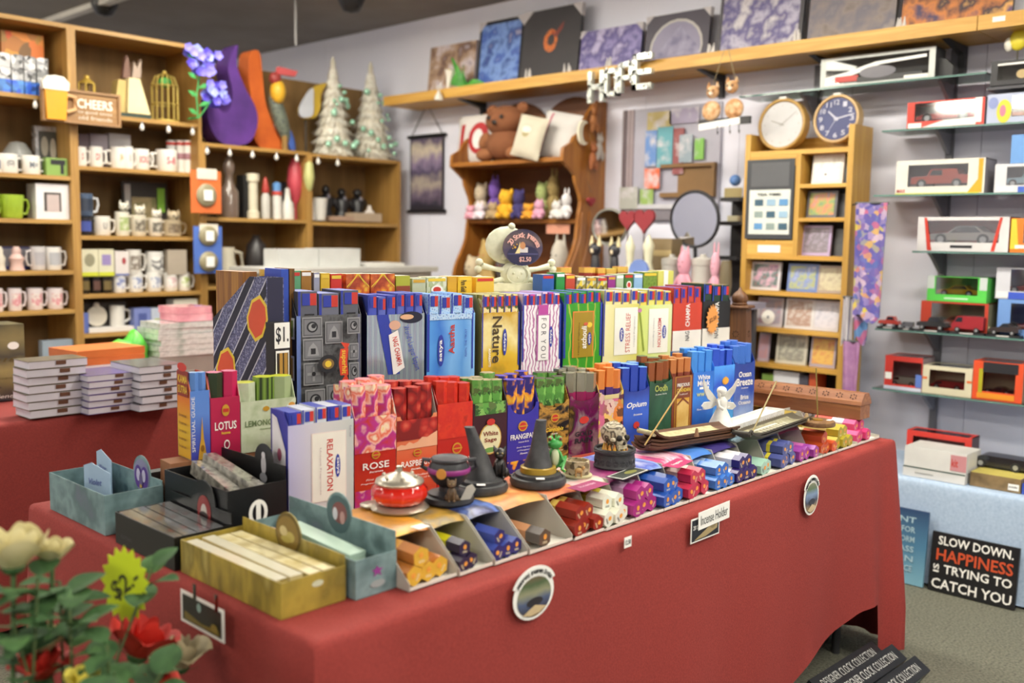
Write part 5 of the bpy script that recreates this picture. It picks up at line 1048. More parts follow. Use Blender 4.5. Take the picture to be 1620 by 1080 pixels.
# ------------------------------------------------------------------ left table with calendars
LZ = .745
cloth('tablecloth', .62, 2.75, 3.47, 4.25, .74, lambda x, y: .03, M('822c28', .85, kind='noise', cols=('782622', '8a302b'), sc=200, bump=.1), 'dark red cloth on the calendar table behind', amp=.008, seed=9)
folding_table('folding_table', 'folding table hidden beneath the calendar stacks cloth', .66, 2.7, 3.5, 4.2, .734)
WRAP = M('8a8478', .15, coat=.8, kind='noise', cols=('4a443c', '9c968c', '6a645a'), sc=14)
PAGE = M('c6c2cc', .5)
def cal_stack(px0, px1, pyb, n, th, dep, label, topm, tilt=0.0, yb=None):
    a = onz(px0, pyb, LZ); b = onz(px1, pyb, LZ); y = (a.y+b.y)/2 if yb is None else yb; x0, x1 = sol_x(px0, y, LZ), sol_x(px1, y, LZ); w = x1-x0
    for k in range(n):
        nm = ['bottom', 'second lowest', 'third lowest', 'fourth lowest', 'fifth', 'sixth', 'seventh', 'eighth'][k] if k < n-1 else 'topmost'
        t = thing('boxed_calendar', '%s shrink-wrapped calendar of %s' % (nm, label), 'calendar', (x0 + random.uniform(-.006, .006), y + random.uniform(-.004, .006), LZ + .001 + k*(th+.001)), radians(random.uniform(-2, 2)), 'wrapped calendars of ' + label)
        MB().m(PAGE).box(.003, w-.003, .001, dep-.001, .0015, th-.0015).obj('pages', t)
        MB().m(topm).box(0, w, 0, dep, th-.0015, th).box(0, w, 0, dep, 0, .0015).obj('cover', t)
        MB().m(M('5c3a28', .5)).box(w*.45 + .05*w*(k % 3), w*.62 + .05*w*(k % 3), -.0018, -.0013, th*.4, th*.9).obj('sticker', t)
cal_stack(45, 140, 658, 7, .0275, .13, 'the near stack beside the calendar carton', M('6a6456', .3, coat=.5))
cal_stack(141, 220, 652, 6, .0225, .2, 'the low lilac topped stack', M('5c4c88', .3, coat=.5))
cal_stack(222, 292, 648, 6, .0265, .24, 'the dark topped stack nearest the incense table', M('3a3a40', .25, coat=.6))
ph = onz(42, 630, LZ)
t = thing('calendar_carton', 'tall open carton of wall calendars at the table end', 'box', (ph.x, ph.y, LZ), .02)
hC = sol_z(512, ph.x, ph.y) - LZ
MB().m(M('8a7c50', .35, kind='grad', cols=('33323a', '7c7048', '988a58', '4a463c', '8a7e54', '3c3a34'), dist=.5, sc=5)).box(-.30, 0, 0, .16, 0, hC).obj('carton', t)
printed(t, .3, hC, [('d', .86, .72, .07, .05, TW), ('t', '2018 Calendar', .6, .06, .7, .05, TW, 0, .2), ('t', 'our Savannas', .7, .3, .5, .03, M('5c4c20'), 0, .2), ('t', '2018', .7, .54, .4, .05, M('5c4a1c'), 0, .2), ('p', [(.0, .38), (.45, .30), (.7, .18), (.3, .1), (0, .12)], M('2c2a34', .4)), ('p', [(.0, .34), (.4, .28), (.66, .2), (.3, .2), (0, .26)], M('b8bcc8', .4))], x0=-.3)
sl = Slot('y', 3.98, LZ)
for k, (c1, lb) in enumerate((('d8d4d8', 'white edged calendar under the orange ones'), ('c86c38', 'orange covered calendar, lower of two'), ('c87038', 'orange covered calendar, upper of two'))):
    x0 = sol_x(112, 3.9, LZ); tag(MB().m(M(c1, .4)).box(0, .3, 0, .22, 0, .03).obj('calendar', None, (x0+.01*k, 3.88, LZ+.08+.031*k), (0, 0, .05*k)), lb, 'calendar')
tag(MB().m(M('8c8490', .5)).box(0, .3, 0, .22, 0, .078).obj('calendar_box', None, (sol_x(112, 3.9, LZ), 3.88, LZ+.001)), 'grey box under the orange calendars', 'box')
# green toy, clear bags, pink bag
c = Vector((sol_x(206, 4.15, .9), 4.15, LZ+.003))
t = thing('green_bag', 'bright green crumpled bag behind the calendar stacks', 'bag', c)
mb = MB().m(M('58b838', .4, kind='noise', cols=('3c9c2c', '6ccc48'), sc=9)).sph((0, 0, .10), (.085, .07, .1), 14, 9); 
mb.v = [(x*(1+.15*sin(z*90)), y, z*(1+.12*sin(x*60))) for x, y, z in mb.v]; mb.obj('bag', t, smooth=50)
MB().m(M('e8e060', .4)).box(.05, .11, -.05, -.045, .13, .16).obj('label_card', t, rot=(0, .3, 0))
x0, x1 = sol_x(252, 4.02, 1.0), sol_x(338, 4.02, 1.0)
tag(MB().m(M('8c8880', .6)).box(0, x1-x0+.04, 0, .2, 0, .10).obj('carton', None, (x0-.01, 4.02, LZ+.001)), 'plain carton under the clear bagged shirts', 'box')
for k in range(6):
    mb = MB().m(M('b8bcb8', .15, coat=.9, kind='noise', cols=('989c98', 'd8dcd8', 'a8b4ac'), sc=16)).box(0, x1-x0, 0, .2, 0, .024)
    tag(mb.obj('bagged_garment', None, (x0+random.uniform(-.008, .008), 4.02, LZ+.102+.025*k), (0, 0, radians(random.uniform(-3, 3)))), 'clear bagged grey garment, %s from the bottom of its pile' % ORD[k], 'garment', 'clear bagged garments')
for k in range(2): tag(MB().m(M('e0909c', .2, coat=.8, kind='noise', cols=('d07c8c', 'f0b0b8'), sc=14)).box(0, (x1-x0)*.62, 0, .18, 0, .032).obj('bagged_garment', None, (x0+.1, 4.03, LZ+.253+.033*k), (0, 0, radians(2*k))), 'pink bagged garment on the pile of clear bags, %s' % ('lower' if k == 0 else 'upper'), 'garment')
# ------------------------------------------------------------------ left shelving
YS = 5.3; SD = .38
OAK = wood('b8904e', '9c763c', 4, 'X', .5); OAKV = wood('b08848', '967038', 4, 'Z', .5); OAKB = M('7e6238', .7, kind='noise', cols=('70562e', '8c6c40'), sc=3, stretch=(4, 4, .5))
X_A, X_B = 1.25, sol_x(116, YS, 2.0); X_C = sol_x(319, YS, 2.0); X_D = sol_x(490, YS, 1.7); X_E = sol_x(634, YS, 1.7)
tk = .022
def bay(name, label, x0, x1, ztop, shelves, open_top=False, backz=None, lp=True, rp=True):
    t = thing(name, label, 'shelving', (0, 0, 0))
    if lp: MB().m(OAKV).box(x0, x0+tk, YS, YS+SD, 0, ztop).obj('side_panel', t)
    if rp: MB().m(OAKV).box(x1-tk, x1, YS, YS+SD, 0, ztop).obj('side_panel', t)
    MB().m(OAKB).box(x0+tk, x1-tk, YS+SD-.008, YS+SD, 0, backz or ztop).obj('back_panel', t)
    if not open_top: MB().m(OAK).box(x0+tk, x1-tk, YS, YS+SD-.009, ztop-tk, ztop).obj('top_board', t)
    for z in shelves: MB().m(OAK).box(x0+tk+.0005, x1-tk-.0005, YS+.003, YS+SD-.009, z-tk, z).obj('shelf', t)
    MB().m(OAK).box(x0+tk, x1-tk, YS+.02, YS+.035, 0, .08).obj('kick_board', t); return t
Z1 = [2.09, 1.685, 1.455, 1.185, .975, .5]; Z2s = [2.03, 1.745, 1.372, 1.053, .837, .45]
zl = sol_z(234, sol_x(420, YS, 1.9), YS); zl2 = sol_z(346, sol_x(420, YS, 1.5), YS)
bay('mug_shelving', 'tall oak shelving bay of mugs nearest the picture edge', X_A, X_B, 2.475, Z1)
bay('mug_shelving', 'tall oak shelving bay crowded with white mugs and a birdcage on top', X_B, X_C, 2.475, Z2s)
bz = sol_z(122, sol_x(480, YS+SD, 2.2), YS+SD)
bay('low_shelving', 'lower oak shelving bay holding bottles under the purple and orange shapes', X_C, X_D, zl+.0, [zl-.0, zl2, 1.08, .6], True, bz, True, True)
bay('low_shelving', 'lower oak shelving bay with black figurines under the white trees', X_D, X_E, zl-.006, [zl-.006, zl2-.01, 1.08, .6], True, bz-.03, True, True)
F = lambda z, d=.0: Slot('y', YS+.03+d, z+.0013)
# --- bay one
z = Z1[0]
t = gbox(F(z, .12), 5, 72, 52, 'orange autumn leaf picture behind the blue and white ornament', M('b85c2c', .5, kind='voro', cols=('c84a24', 'e08a34', '5c3c24', 'd8a03c', '8c3420'), sc=14, dist=.05), .02, name='leaf_picture', cat='picture')
t = thing('word_ornament', 'blue and silver glitter word ornament on the top shelf', 'ornament', (sol_x(40, YS+.03, z), YS+.06, z))
for j, (h0, h1, c1) in enumerate(((0, .07, '2c5cb0'), (.07, .13, '9a9ea4'), (.13, .2, 'a4a8ac'))):
    for k in range(4):
        MB().m(M(c1, .35, kind='voro', cols=('d0d0d0', '2a2a2c', '8c8c90', 'e0e0e0', '3a3a3c') if j else ('1c48c0', '4c88d0', '123070'), sc=42)).prism([(-.12+.062*k, h0), (-.065+.062*k, h0), (-.062+.062*k, h1*.98), (-.1+.062*k, h1), (-.12+.062*k, h1*.96)], -.02, .02, 'xz').obj('glitter_block', t)
z = Z1[1]; s = F(z)
mug(s, -25, 6, 246, 'white mug at the picture edge on the second shelf', side=-1, pr=M('3a4a6a', .4))
mug(s, 2, 44, 243, 'white mug with a black ring emblem on the second shelf', prc='2c3440', pr='(O)')
mug(s, 40, 78, 246, 'white mug with grey letters beside the ring emblem mug', prc='5c6470', pr='M=')
t = gbox(s, 74, 107, 250, 'green box with a black stand on the second shelf', '7c9c4c', .06, [('r', .2, .9, .62, .9, INK), ('r', .66, .82, .1, .7, INK)])
gbox(F(z+.0, .14), 58, 98, 200, 'silver framed photo cube standing behind the mugs', M('9a9a98', .2, .6, kind='noise', cols=('5c5c5c', 'd8d8d8', '8a8a8a'), sc=20), .05, [('r', .12, .88, .3, .9, M('4a4a44', .3)), ('d', .35, .6, .14, .2, M('a8a090', .4)), ('d', .68, .55, .12, .22, M('c0b8a8', .4))], name='photo_cube', cat='photo frame')
lath(F(z, .1), 14, 62, 222, 'grey domed bowl behind the second shelf mugs', 'domed_bowl', 'bowl', [(0, 0), (.8, 0), (1, .3), (.9, .7), (.5, .95), (0, 1)], '8c8c88')
z = Z1[2]; s = F(z)
mug(s, -34, 8, 309, 'lime green mug cut off by the picture edge', '9cb83c', M('3c4a28', .4), squat=1.15)
mug(s, 8, 52, 308, 'lime green mug with a dark figure print', '9cb83c', M('4a5434', .4), squat=1.15)
t = gbox(s, 58, 110, 291, 'white gift carton with a window showing a pale cup', 'dcd8d8', .12, [('r', .24, .76, .22, .76, M('3c3834', .4)), ('r', .32, .7, .22, .7, M('b8a8a4', .4))])
z = Z1[3]; s = F(z)
t = gbox(F(z, .12), -40, 108, 390, 'long blue backed gift set card on the fourth shelf', '3c3c6a', .03, [('r', .0, 1, .16, .92, M('8a8890', .3)), ('r', 0, 1, 0, .15, M('3a3f80', .4))], top='b8b8c0')
s2 = F(z, .0)
for k, (a, b, c1, lb) in enumerate([(-6, 14, 'c8c0b0', 'cream'), (18, 45, 'c8a8a0', 'rosy flowered')]): lath(s2, a, b, 390, lb + ' figurine in front of the long blue gift set card', 'figurine', 'figurine', [(0, 0), (.9, 0), (.7, .3), (.9, .5), (.5, .7), (.55, .85), (.3, 1), (0, 1)], c1)
mug(s2, 46, 76, 390, 'pale grey mug in front of the long blue gift set card', 'c8c4c4', M('a8a4a8', .4), side=-1)
mug(s2, 76, 110, 391, 'white mug at the right of the long blue gift set card', 'dedbd6', M('a8a8ac', .4))
z = Z1[4]; s = F(z)
for a, b, lb in ((-10, 14, 'pink flowered mug cut by the picture edge'), (17, 45, 'pink flowered mug, second on the fifth shelf'), (48, 80, 'pink flowered mug, third on the fifth shelf'), (80, 112, 'pink flowered mug with red bloom beside the upright'),):
    mug(s, a, b, 456, lb, 'e0d4d4', M('c89098', .4, kind='noise', cols=('e4d8d8', 'c87c84', 'dcd4cc', 'b8868c'), sc=26))
gbox(F(Z1[5]), 70, 118, 538, 'grey blue book leaning on the low shelf', '8c98a4', .05)
# --- bay two
z = Z2s[0]; s = F(z)
t, r, h = lath(s, 131, 158, 118, 'small gilt lantern on the top shelf', 'lantern', 'lantern', [(0, 0), (1, 0), (1, .06), (0, .06)], 'c8a84c', [('cap', [(1, .78), (.9, .82), (.3, .92), (.3, 1), (0, 1)], M('c8a84c', .3, .5))], n=6)
for k in range(6): MB().m(M('c8a84c', .3, .6)).tube([(r*.92*cos(k*pi/3), r*.92*sin(k*pi/3), h*.05), (r*.92*cos(k*pi/3), r*.92*sin(k*pi/3), h*.8)], .004, 6).obj('post', t)
MB().m(clear('lantern')).lathe([(r*.85, h*.06), (r*.85, h*.79)], 6).obj('glass', t)
loc, w_, h_, _ = s.span(182, 240, 85)
t = thing('table_lamp', 'cream shade lamp with wooden figures above it on the top shelf', 'lamp', loc)
MB().m(M('2c3c34', .5)).prism([(-w_*.45, 0), (w_*.5, 0), (w_*.48, h_*.06), (-w_*.44, h_*.06)], .0, .12, 'xz').obj('base', t)
MB().m(M('e0d0a0', .7)).prism([(-w_*.15, h_*.07), (w_*.47, h_*.07), (w_*.2, h_*.62), (-w_*.1, h_*.62)], .0, .1, 'xz').obj('shade', t)
MB().m(M('b8a060', .6)).prism([(-w_*.48, h_*.07), (-w_*.17, h_*.07), (-w_*.12, h_*.58), (-w_*.34, h_*.58)], .02, .09, 'xz').obj('side_panel', t)
MB().m(M('6a4a3c', .6)).prism([(-w_*.2, h_*.62), (w_*.02, h_*.62), (-w_*.02, h_*.92), (-w_*.08, h_*.98), (-w_*.14, h_*.85)], .03, .06, 'xz').obj('figure', t)
MB().m(M('a08c7c', .6)).prism([(w_*.05, h_*.62), (w_*.3, h_*.66), (w_*.32, h_*.95), (w_*.2, h_*.8), (w_*.12, h_*.9)], .03, .06, 'xz').obj('figure', t)
loc, w_, h_, _ = s.span(252, 292, 110); r = w_/2
t = thing('birdcage', 'gilt domed birdcage on the top shelf', 'birdcage', loc + Vector((0, r, 0))); GD = M('c0a858', .35, .5)
MB().m(GD).lathe([(0, 0), (r, 0), (r, .012), (0, .012)], 20).obj('base', t)
for k in range(14):
    a = 2*pi*k/14; MB().m(GD).tube([(r*.95*cos(a), r*.95*sin(a), .01), (r*.95*cos(a), r*.95*sin(a), h_*.7), (r*.7*cos(a), r*.7*sin(a), h_*.88), (0, 0, h_*.95)], .0035, 5).obj('bar', t)
for zz in (.35, .7): MB().m(GD).tube([(r*.96*cos(q*pi/10), r*.96*sin(q*pi/10), h_*zz) for q in range(20)], .004, 5, True).obj('hoop', t)
MB().m(GD).sph((0, 0, h_*.97), .012).obj('finial', t); MB().m(M('4c9c4c', .5)).sph((.0, 0, h_*.78), (r*.5, r*.5, .03)).obj('greenery', t)
# beer sign hanging in front of the upright
c = Vector((sol_x(66, YS-.06, 2.0), YS-.06, 0)); x1 = sol_x(190, YS-.06, 2.0); zb, zt = sol_z(199, c.x+.3, YS-.06), sol_z(147, c.x+.3, YS-.06)
t = thing('beer_sign', 'wooden cheers sign with a foaming beer mug', 'sign', (c.x, c.y, zb)); W_, H_ = x1-c.x, zt-zb
BRW = wood('b08858', '8c6840', 5, 'X')
MB().m(BRW).box(0, W_, 0, .02, 0, H_).obj('board', t)
fr_ = MB().m(M('94704a', .5)).box(0, W_, -.012, 0, 0, .012).box(0, W_, -.012, 0, H_-.012, H_).box(0, .012, -.012, 0, .012, H_-.012).box(W_-.012, W_, -.012, 0, .012, H_-.012).obj('frame', t)
MB().m(M('d89420', .3)).prism([(W_*.04, H_*.05), (W_*.27, H_*.05), (W_*.30, H_*.95), (W_*.02, H_*.95)], -.03, -.001, 'xz').obj('beer_mug', t)
MB().m(M('ece6d8', .7)).prism([(W_*.0, H_*.92), (W_*.31, H_*.92), (W_*.32, H_*1.15), (W_*.25, H_*1.32), (W_*.14, H_*1.34), (W_*.05, H_*1.3), (-.005, H_*1.12)], -.034, -.001, 'xz').obj('foam', t)
MB().m(M('c8a070', .4)).tube([(W_*.29, -.015, H_*.8), (W_*.4, -.015, H_*.76), (W_*.4, -.015, H_*.4), (W_*.29, -.015, H_*.3)], .012, 8).obj('mug_handle', t)
printed(t, W_, H_, [('t', 'CHEERS', .67, .62, .46, .28, M('efe8da')), ('t', 'to good times', .67, .36, .44, .12, M('d8d0c0')), ('t', 'old friends', .67, .2, .44, .12, M('d8d0c0'))], x0=0, y=-.002)
z = Z2s[1]; s = F(z); b_ = F(z, .12)
for a, b, c1, lb in ((126, 142, '7c6c74', 'mauve'), (144, 172, '8a8088', 'lilac grey'), (174, 208, '9a9494', 'pale grey')): gbox(b_, a, b, 212, lb + ' mug carton behind the red printed mugs', c1, .06)
for a, b, p, c1, sd, lb in ((122, 147, 'S', 'b83028', 1, 'white mug with a red letter by the upright'), (146, 173, 'D?', 'b02c28', 1, 'white mug with two red marks'), (173, 205, 'Jb', 'b89040', -1, 'white mug with a gold sketch'), (198, 220, '8', 'b09898', 1, 'slim white mug between the gold sketch and heart mugs'), (217, 249, 'IOU', 'b82c2c', 1, 'white mug with a red heart slogan'), (246, 287, 'S-8', 'b83048', -1, 'white mug with pink red letters at the shelf end')):
    mug(s, a, b, 232 if b < 230 else 236, lb, 'e6e2da', p, sd, c1)
for k, (a, b, c1) in enumerate(((268, 281, 'b8b8b4'), (282, 296, 'd8d4cc'), (293, 306, 'dcd8d0'))):
    t, r, h = lath(F(z, .06), a, b, 222, 'tall white tumbler with red rim, %s at the shelf end' % ORD[k], 'tumbler', 'tumbler', [(0, 0), (.8, 0), (1, 1), (.9, 1), (.75, .05), (0, .05)], c1, [('rim_band', [(.97, .85), (1.02, .86), (1.04, .94), (1.0, .95)], M('b03830', .4)), ('wide_band', [(.9, .42), (.93, .43), (.96, .6), (.93, .61)], M('9a7078', .4))])
z = Z2s[2]; s = F(z); 
mug(F(z, .1), 126, 160, 342, 'black cup supporting the blue mug by the upright', '1c1c20', 0)
mug(s, 126, 158, 343, 'navy blue printed cup on the third shelf', '26262c', M('3c4c94', .4))
s_ = F(z + (s.span(126, 158, 343)[2])+.004, 0)
mug(s_, 124, 162, 306, 'dark blue mug with white handle stacked on the black cup', '4c5c74', M('2c3444', .4), hcol='e0e0e0')
mug(s, 154, 188, 342, 'white mug with an orange rim on the third shelf', 'e4e0d6', 'U', 1, '5c5c60')
t = gbox(F(z, .2), 195, 265, 288, 'dark framed wildlife picture behind the animal mugs', M('2a2622', .5), .02, [('r', .2, .75, .06, .72, M('8c7c5c', .4, kind='noise', cols=('6c6044', 'a89870', '5c6a3c'), sc=12)), ('r', .05, .18, .5, .95, M('a8a4a0', .4)), ('r', .78, .95, .45, .9, M('7cb03c', .4))], name='framed_picture', cat='picture')
for k, (a, b, pt, lb, c1, c2) in enumerate(((188, 216, 335, 'cream mug with a sleeping animal painted in green', 'd8d4c4', '8ca058'), (212, 244, 340, 'cream dog shaped mug with brown face, left of the pair', 'd4ccb8', '4a4034'), (240, 268, 345, 'cream dog shaped mug with black eyes, middle of the row', 'd8d0c0', '3c3830'), (264, 302, 348, 'brown and cream dog shaped mug at the shelf end', 'a8987c', '5c4c3c'))):
    t = mug(s, a, b, pt, lb, c1, M(c2, .5, kind='noise', cols=(c1, c2, c1), sc=22), 1)
    loc, w_, h_, _ = s.span(a, b, pt)
    if k != 3 or True:
        mb = MB().m(M(c1, .4)).sph((0, .0, h_*1.2), (w_*.26, w_*.22, w_*.24), 12, 8)
        for sx in (-1, 1): mb.cyl((sx*w_*.2, 0, h_*1.3), w_*.08, w_*.22, 8, 'z', .003)
        mb.obj('animal_head', t, smooth=60)
        mb = MB().m(M('2c2620', .4))
        for sx in (-1, 1): mb.sph((sx*w_*.1, -w_*.2, h_*1.25), w_*.04, 8, 5)
        mb.sph((0, -w_*.23, h_*1.13), w_*.05, 8, 5); mb.obj('animal_face', t)
z = Z2s[3]; s = F(z)
hlow = s.span(183, 208, 437)[2]
for k, (a, b, c1, c2, lb) in enumerate(((129, 147, '26221c', '6a5a34', 'black mug with a gold print, first'), (147, 164, '1c1a1c', '5c4038', 'black mug with a red ribbon print, middle'), (163, 183, '26221c', '6a5a34', 'black mug with a gold print, third'))): mug(s, a, b+4, 438, lb + ' on the fourth shelf', c1, M(c2, .4))
for a, b, c2, lb in ((183, 210, '5c6ca8', 'white mug with blue lettering, lower tier'), (208, 238, '6878a8', 'white mug with blue script, lower tier'), (237, 268, '7c88ac', 'white mug with faint blue name, lower tier'), (264, 292, 'c8a0a4', 'white mug with pink print, lower tier'), (286, 312, '9cb040', 'white and lime mug at the lower tier end')): mug(s, a, b, 431, lb, 'e6e4de', M(c2, .4, kind='noise', cols=('e6e4de', c2, 'e6e4de', c2), sc=40))
s_ = F(z + hlow + .004, .0)
gbox(s_, 129, 156, 394, 'cream and lime mug carton, upper tier', 'd0ccb0', .07, [('r', 0, 1, 0, .15, M('c8cc3c', .4)), ('d', .5, .6, .3, .24, M('8c8870', .4))])
gbox(s_, 157, 181, 394, 'cream mug carton with a violet picture, upper tier', 'd0ccb0', .07, [('r', .2, .8, .4, .8, M('9080b0', .4)), ('r', 0, 1, 0, .15, M('c8cc3c', .4))])
gbox(s_, 183, 204, 397, 'white carton with a red cup picture, upper tier', 'd4ccc8', .07, [('d', .65, .6, .15, .14, M('a04048', .4)), ('r', 0, 1, 0, .08, M('5c68a0', .4))])
mug(s_, 205, 236, 395, 'white mug with an animal sketch, upper tier', 'dedad2', M('8a7c6c', .4, kind='noise', cols=('dedad2', '6a5c50', 'dedad2'), sc=25))
mug(s_, 238, 272, 398, 'white mug with dark oval print, upper tier', 'e0ded8', M('3c3c44', .4, kind='ros', cols=((0, 'e0ded8'), (.4, 'e0ded8'), (.5, '3c3c44'), (.7, 'e0ded8')), sc=14))
gbox(s_, 266, 296, 395, 'beige carton at the upper tier end', 'a89c8c', .05)
z = Z2s[4]; s = F(z)
gbox(s, 131, 141, 495, 'narrow blue carton by the upright, lowest visible shelf', '5c6cb0', .06)
loc, w_, h_, _ = s.span(140, 212, 480)
t = thing('cup_gift_set', 'white cup and plate gift set on a card tray', 'gift set', loc)
MB().m(M('dcd8d4', .6)).box(-w_/2, w_/2, 0, .1, 0, .025).obj('tray', t); MB().m(M('3c3430', .6)).box(-w_/2, w_/2, .09, .1, .025, h_*1.02).obj('backing', t)
MB().m(M('d8d0c0', .4)).cyl((-w_*.22, .05, h_*.55), w_*.22, .012, 24, 'y').obj('plate', t, smooth=40); MB().m(M('d8d0c0', .4)).sph((-w_*.22, .056, h_*.93), .018, 8, 6).obj('knob', t)
MB().m(M('dedad2', .3)).lathe([(0, .026), (w_*.15, .026), (w_*.16, h_*.9), (w_*.14, h_*.9), (0, .03)], 18, (w_*.22, .05, 0)).obj('cup', t, smooth=40)
MB().m(M('dedad2', .3)).tube([(w_*.37, .05, h_*.75), (w_*.5, .05, h_*.7), (w_*.5, .05, h_*.4), (w_*.37, .05, h_*.3)], .008, 8).obj('cup_handle', t)
gbox(s, 213, 239, 487, 'periwinkle blue carton on the lowest visible shelf', '7480b8', .07, [('r', .25, .75, .2, .75, M('4c5894', .4))])
gbox(s, 240, 258, 487, 'white carton with yellow green picture, lowest visible shelf', 'b8c0d0', .07, [('r', .25, .75, .15, .5, M('a8b048', .4))])
gbox(s, 259, 277, 487, 'pale blue carton beside the framed white box', '98a8c4', .07, [('r', .3, .7, .15, .5, M('b0b868', .4))])
gbox(s, 276, 313, 473, 'white framed gift box with a dark window, lowest visible shelf', 'e0dccc', .09, [('r', .28, .74, .25, .72, M('5c544c', .4)), ('r', .36, .66, .25, .62, M('b8a89c', .4))])
# --- low bays
z = zl2; s = F(z)
lath(s, 356, 390, 245, 'tall clear decanter bottle with stopper', 'decanter', 'bottle', [(0, 0), (.75, 0), (.8, .05), (.8, .42), (.4, .55), (.3, .68), (.45, .74), (.5, .85), (.2, .97), (0, 1)], '5c4c44', m=M('6a5a50', .15, coat=.5))
gbox(F(z, .15), 352, 384, 318, 'brown carton beside the clear decanter', '9a8058', .08)
t, r, h = lath(s, 397, 415, 273, 'cream pillar thermos with pale cap in a black holder', 'thermos', 'bottle', [(0, 0), (1, 0), (1, .15), (.75, .17), (.75, .8), (1, .82), (1, .98), (0, 1)], 'd0c8b0')
gbox(F(z, .04), 386, 399, 277, 'black slab box behind the cream thermos', '1c1c1c', .08)
lath(s, 418, 432, 278, 'slim bottle with a red pointed cap', 'bottle', 'bottle', [(0, 0), (.9, 0), (.9, .5), (.5, .62), (0, .62)], 'b8b4ac', [('cap', [(.6, .6), (.75, .66), (.4, .9), (0, 1)], M('a83830', .4))])
lath(s, 436, 450, 287, 'white bottle with a blue and red cap', 'bottle', 'bottle', [(0, 0), (.9, 0), (.9, .62), (.6, .66), (0, .66)], 'd4d0c8', [('cap', [(1, .64), (1, .74), (0, .74)], M('b84438', .4)), ('cap_tip', [(.8, .74), (.8, .95), (0, 1)], M('5c8cc0', .4))])
lath(s, 452, 470, 296, 'white cone topped bottle on a grey stand', 'bottle', 'bottle', [(0, 0), (1, 0), (1, .35), (.9, .4), (.9, .5), (.5, .62), (.35, .95), (0, 1)], 'd0ccc4')
gbox(F(z, .12), 446, 470, 322, 'low grey carton behind the bottles', '55545c', .08)
gbox(F(z, .2), 452, 466, 288, 'charcoal textured carton by the upright', '34343c', .07)
t, r, h = lath(F(z+.0, .02), 464, 486, 250, 'red and pink plush ball on a stem by the upright', 'plush_ball', 'toy', [(0, 0), (.2, 0), (.15, .25), (.8, .4), (1, .62), (.85, .85), (.4, 1), (0, 1)], 'b84450')
t, r, h = lath(F(z, -.06), 487, 502, 252, 'pale green plush ball hanging at the upright', 'plush_ball', 'toy', [(0, .45), (.6, .52), (1, .7), (.7, .93), (0, 1)], 'b8b878')
lath(s, 502, 524, 313, 'white ridged paper cup', 'paper_cup', 'cup', [(0, 0), (.72, 0), (1, 1), (.9, 1), (.66, .03), (0, .03)], 'dcd8d0')
lath(s, 492, 502, 318, 'narrow white cone cup by the upright', 'paper_cup', 'cup', [(0, 0), (.9, 0), (.3, 1), (0, 1)], 'd4d0cc')
for k, (a, b, pt, lb) in enumerate(((508, 534, 292, 'black helmeted figurine with silver trim, first'), (532, 560, 297, 'black crouching figurine in the middle'), (556, 586, 298, 'black winged figurine, third in the low bay'))):
    loc, w_, h_, _ = F(z, .14).span(a, b, pt); t = thing('black_figurine', lb, 'figurine', loc + Vector((0, .04, 0)))
    mb = MB().m(M('1c1b1e', .35)).lathe([(0, 0), (w_*.45, 0), (w_*.4, h_*.1), (w_*.25, h_*.35), (w_*.35, h_*.6), (w_*.15, h_*.75)], 14).sph((0, 0, h_*.86), (w_*.2, w_*.2, h_*.13), 12, 8)
    for sx in (-1, 1): mb.sph((sx*w_*.32, .0, h_*.5), (w_*.14, w_*.12, h_*.2), 10, 7, (0, sx*.4, 0))
    mb.obj('body', t, smooth=60); MB().m(M('9a98a4', .3, .4)).sph((0, -w_*.24, h_*.62), (w_*.1, .01, h_*.14), 8, 6).obj('silver_trim', t)
gbox(s, 528, 560, 342, 'low pinkish stone tray on the low bay shelf', 'a88c78', .1); gbox(s, 560, 604, 337, 'beige stone tray at the low bay end', 'b09c84', .1)
lath(F(z+.025, .03), 583, 597, 325, 'little white stopper jar on the stone tray', 'jar', 'jar', [(0, 0), (1, 0), (.9, .5), (.4, .7), (.3, 1), (0, 1)], 'd8d0c8')
z = 1.08; s = F(z)
t, r, h = lath(s, 352, 384, 388, 'cream glazed jug with a looped handle', 'jug', 'jug', [(0, 0), (.8, 0), (1, .35), (.7, .7), (.75, .95), (.65, .95), (0, .9)], 'd0c8b4')
MB().m(M('d0c8b4', .3)).tube([(r*.7, 0, h*.85), (r*1.5, 0, h*.8), (r*1.6, 0, h*.45), (r*.9, 0, h*.3)], .012, 8).obj('handle', t, smooth=60)
lath(s, 400, 432, 372, 'dark round vase low in the shelving', 'vase', 'vase', [(0, 0), (.5, 0), (1, .45), (.8, .8), (.3, .95), (.35, 1), (0, 1)], '2c2828')
# hanging bulbs along the shelf edges
BULB = M('e8e4dc', .2, coat=.5)
def bulb(px, z, k, where, plane=None):
    x = sol_x(px, YS-.012, z); t = thing('bulb_ornament', 'small white bulb ornament hanging from the %s, %s' % (where, ORD[k]), 'ornament', (x, YS-.014, z-tk), 0, 'bulb ornaments on the ' + where)
    MB().m(SILV).cyl((0, 0, -.012), .006, .012, 8).obj('cap', t); MB().m(BULB).lathe([(0, -.05), (.010, -.044), (.013, -.03), (.007, -.012)], 10).obj('bulb', t, smooth=60)
for k, px in enumerate((224, 266, 304)): bulb(px, Z2s[0], k, 'top mug shelf')
for k, px in enumerate((327, 363, 399, 437, 469)): bulb(px, zl, k, 'lower bay shelf edge')
for k, px in enumerate((503, 534)): bulb(px, zl-.006, k, 'tree shelf edge')
bulb(55, Z1[0], 0, 'ornament shelf by the picture edge')
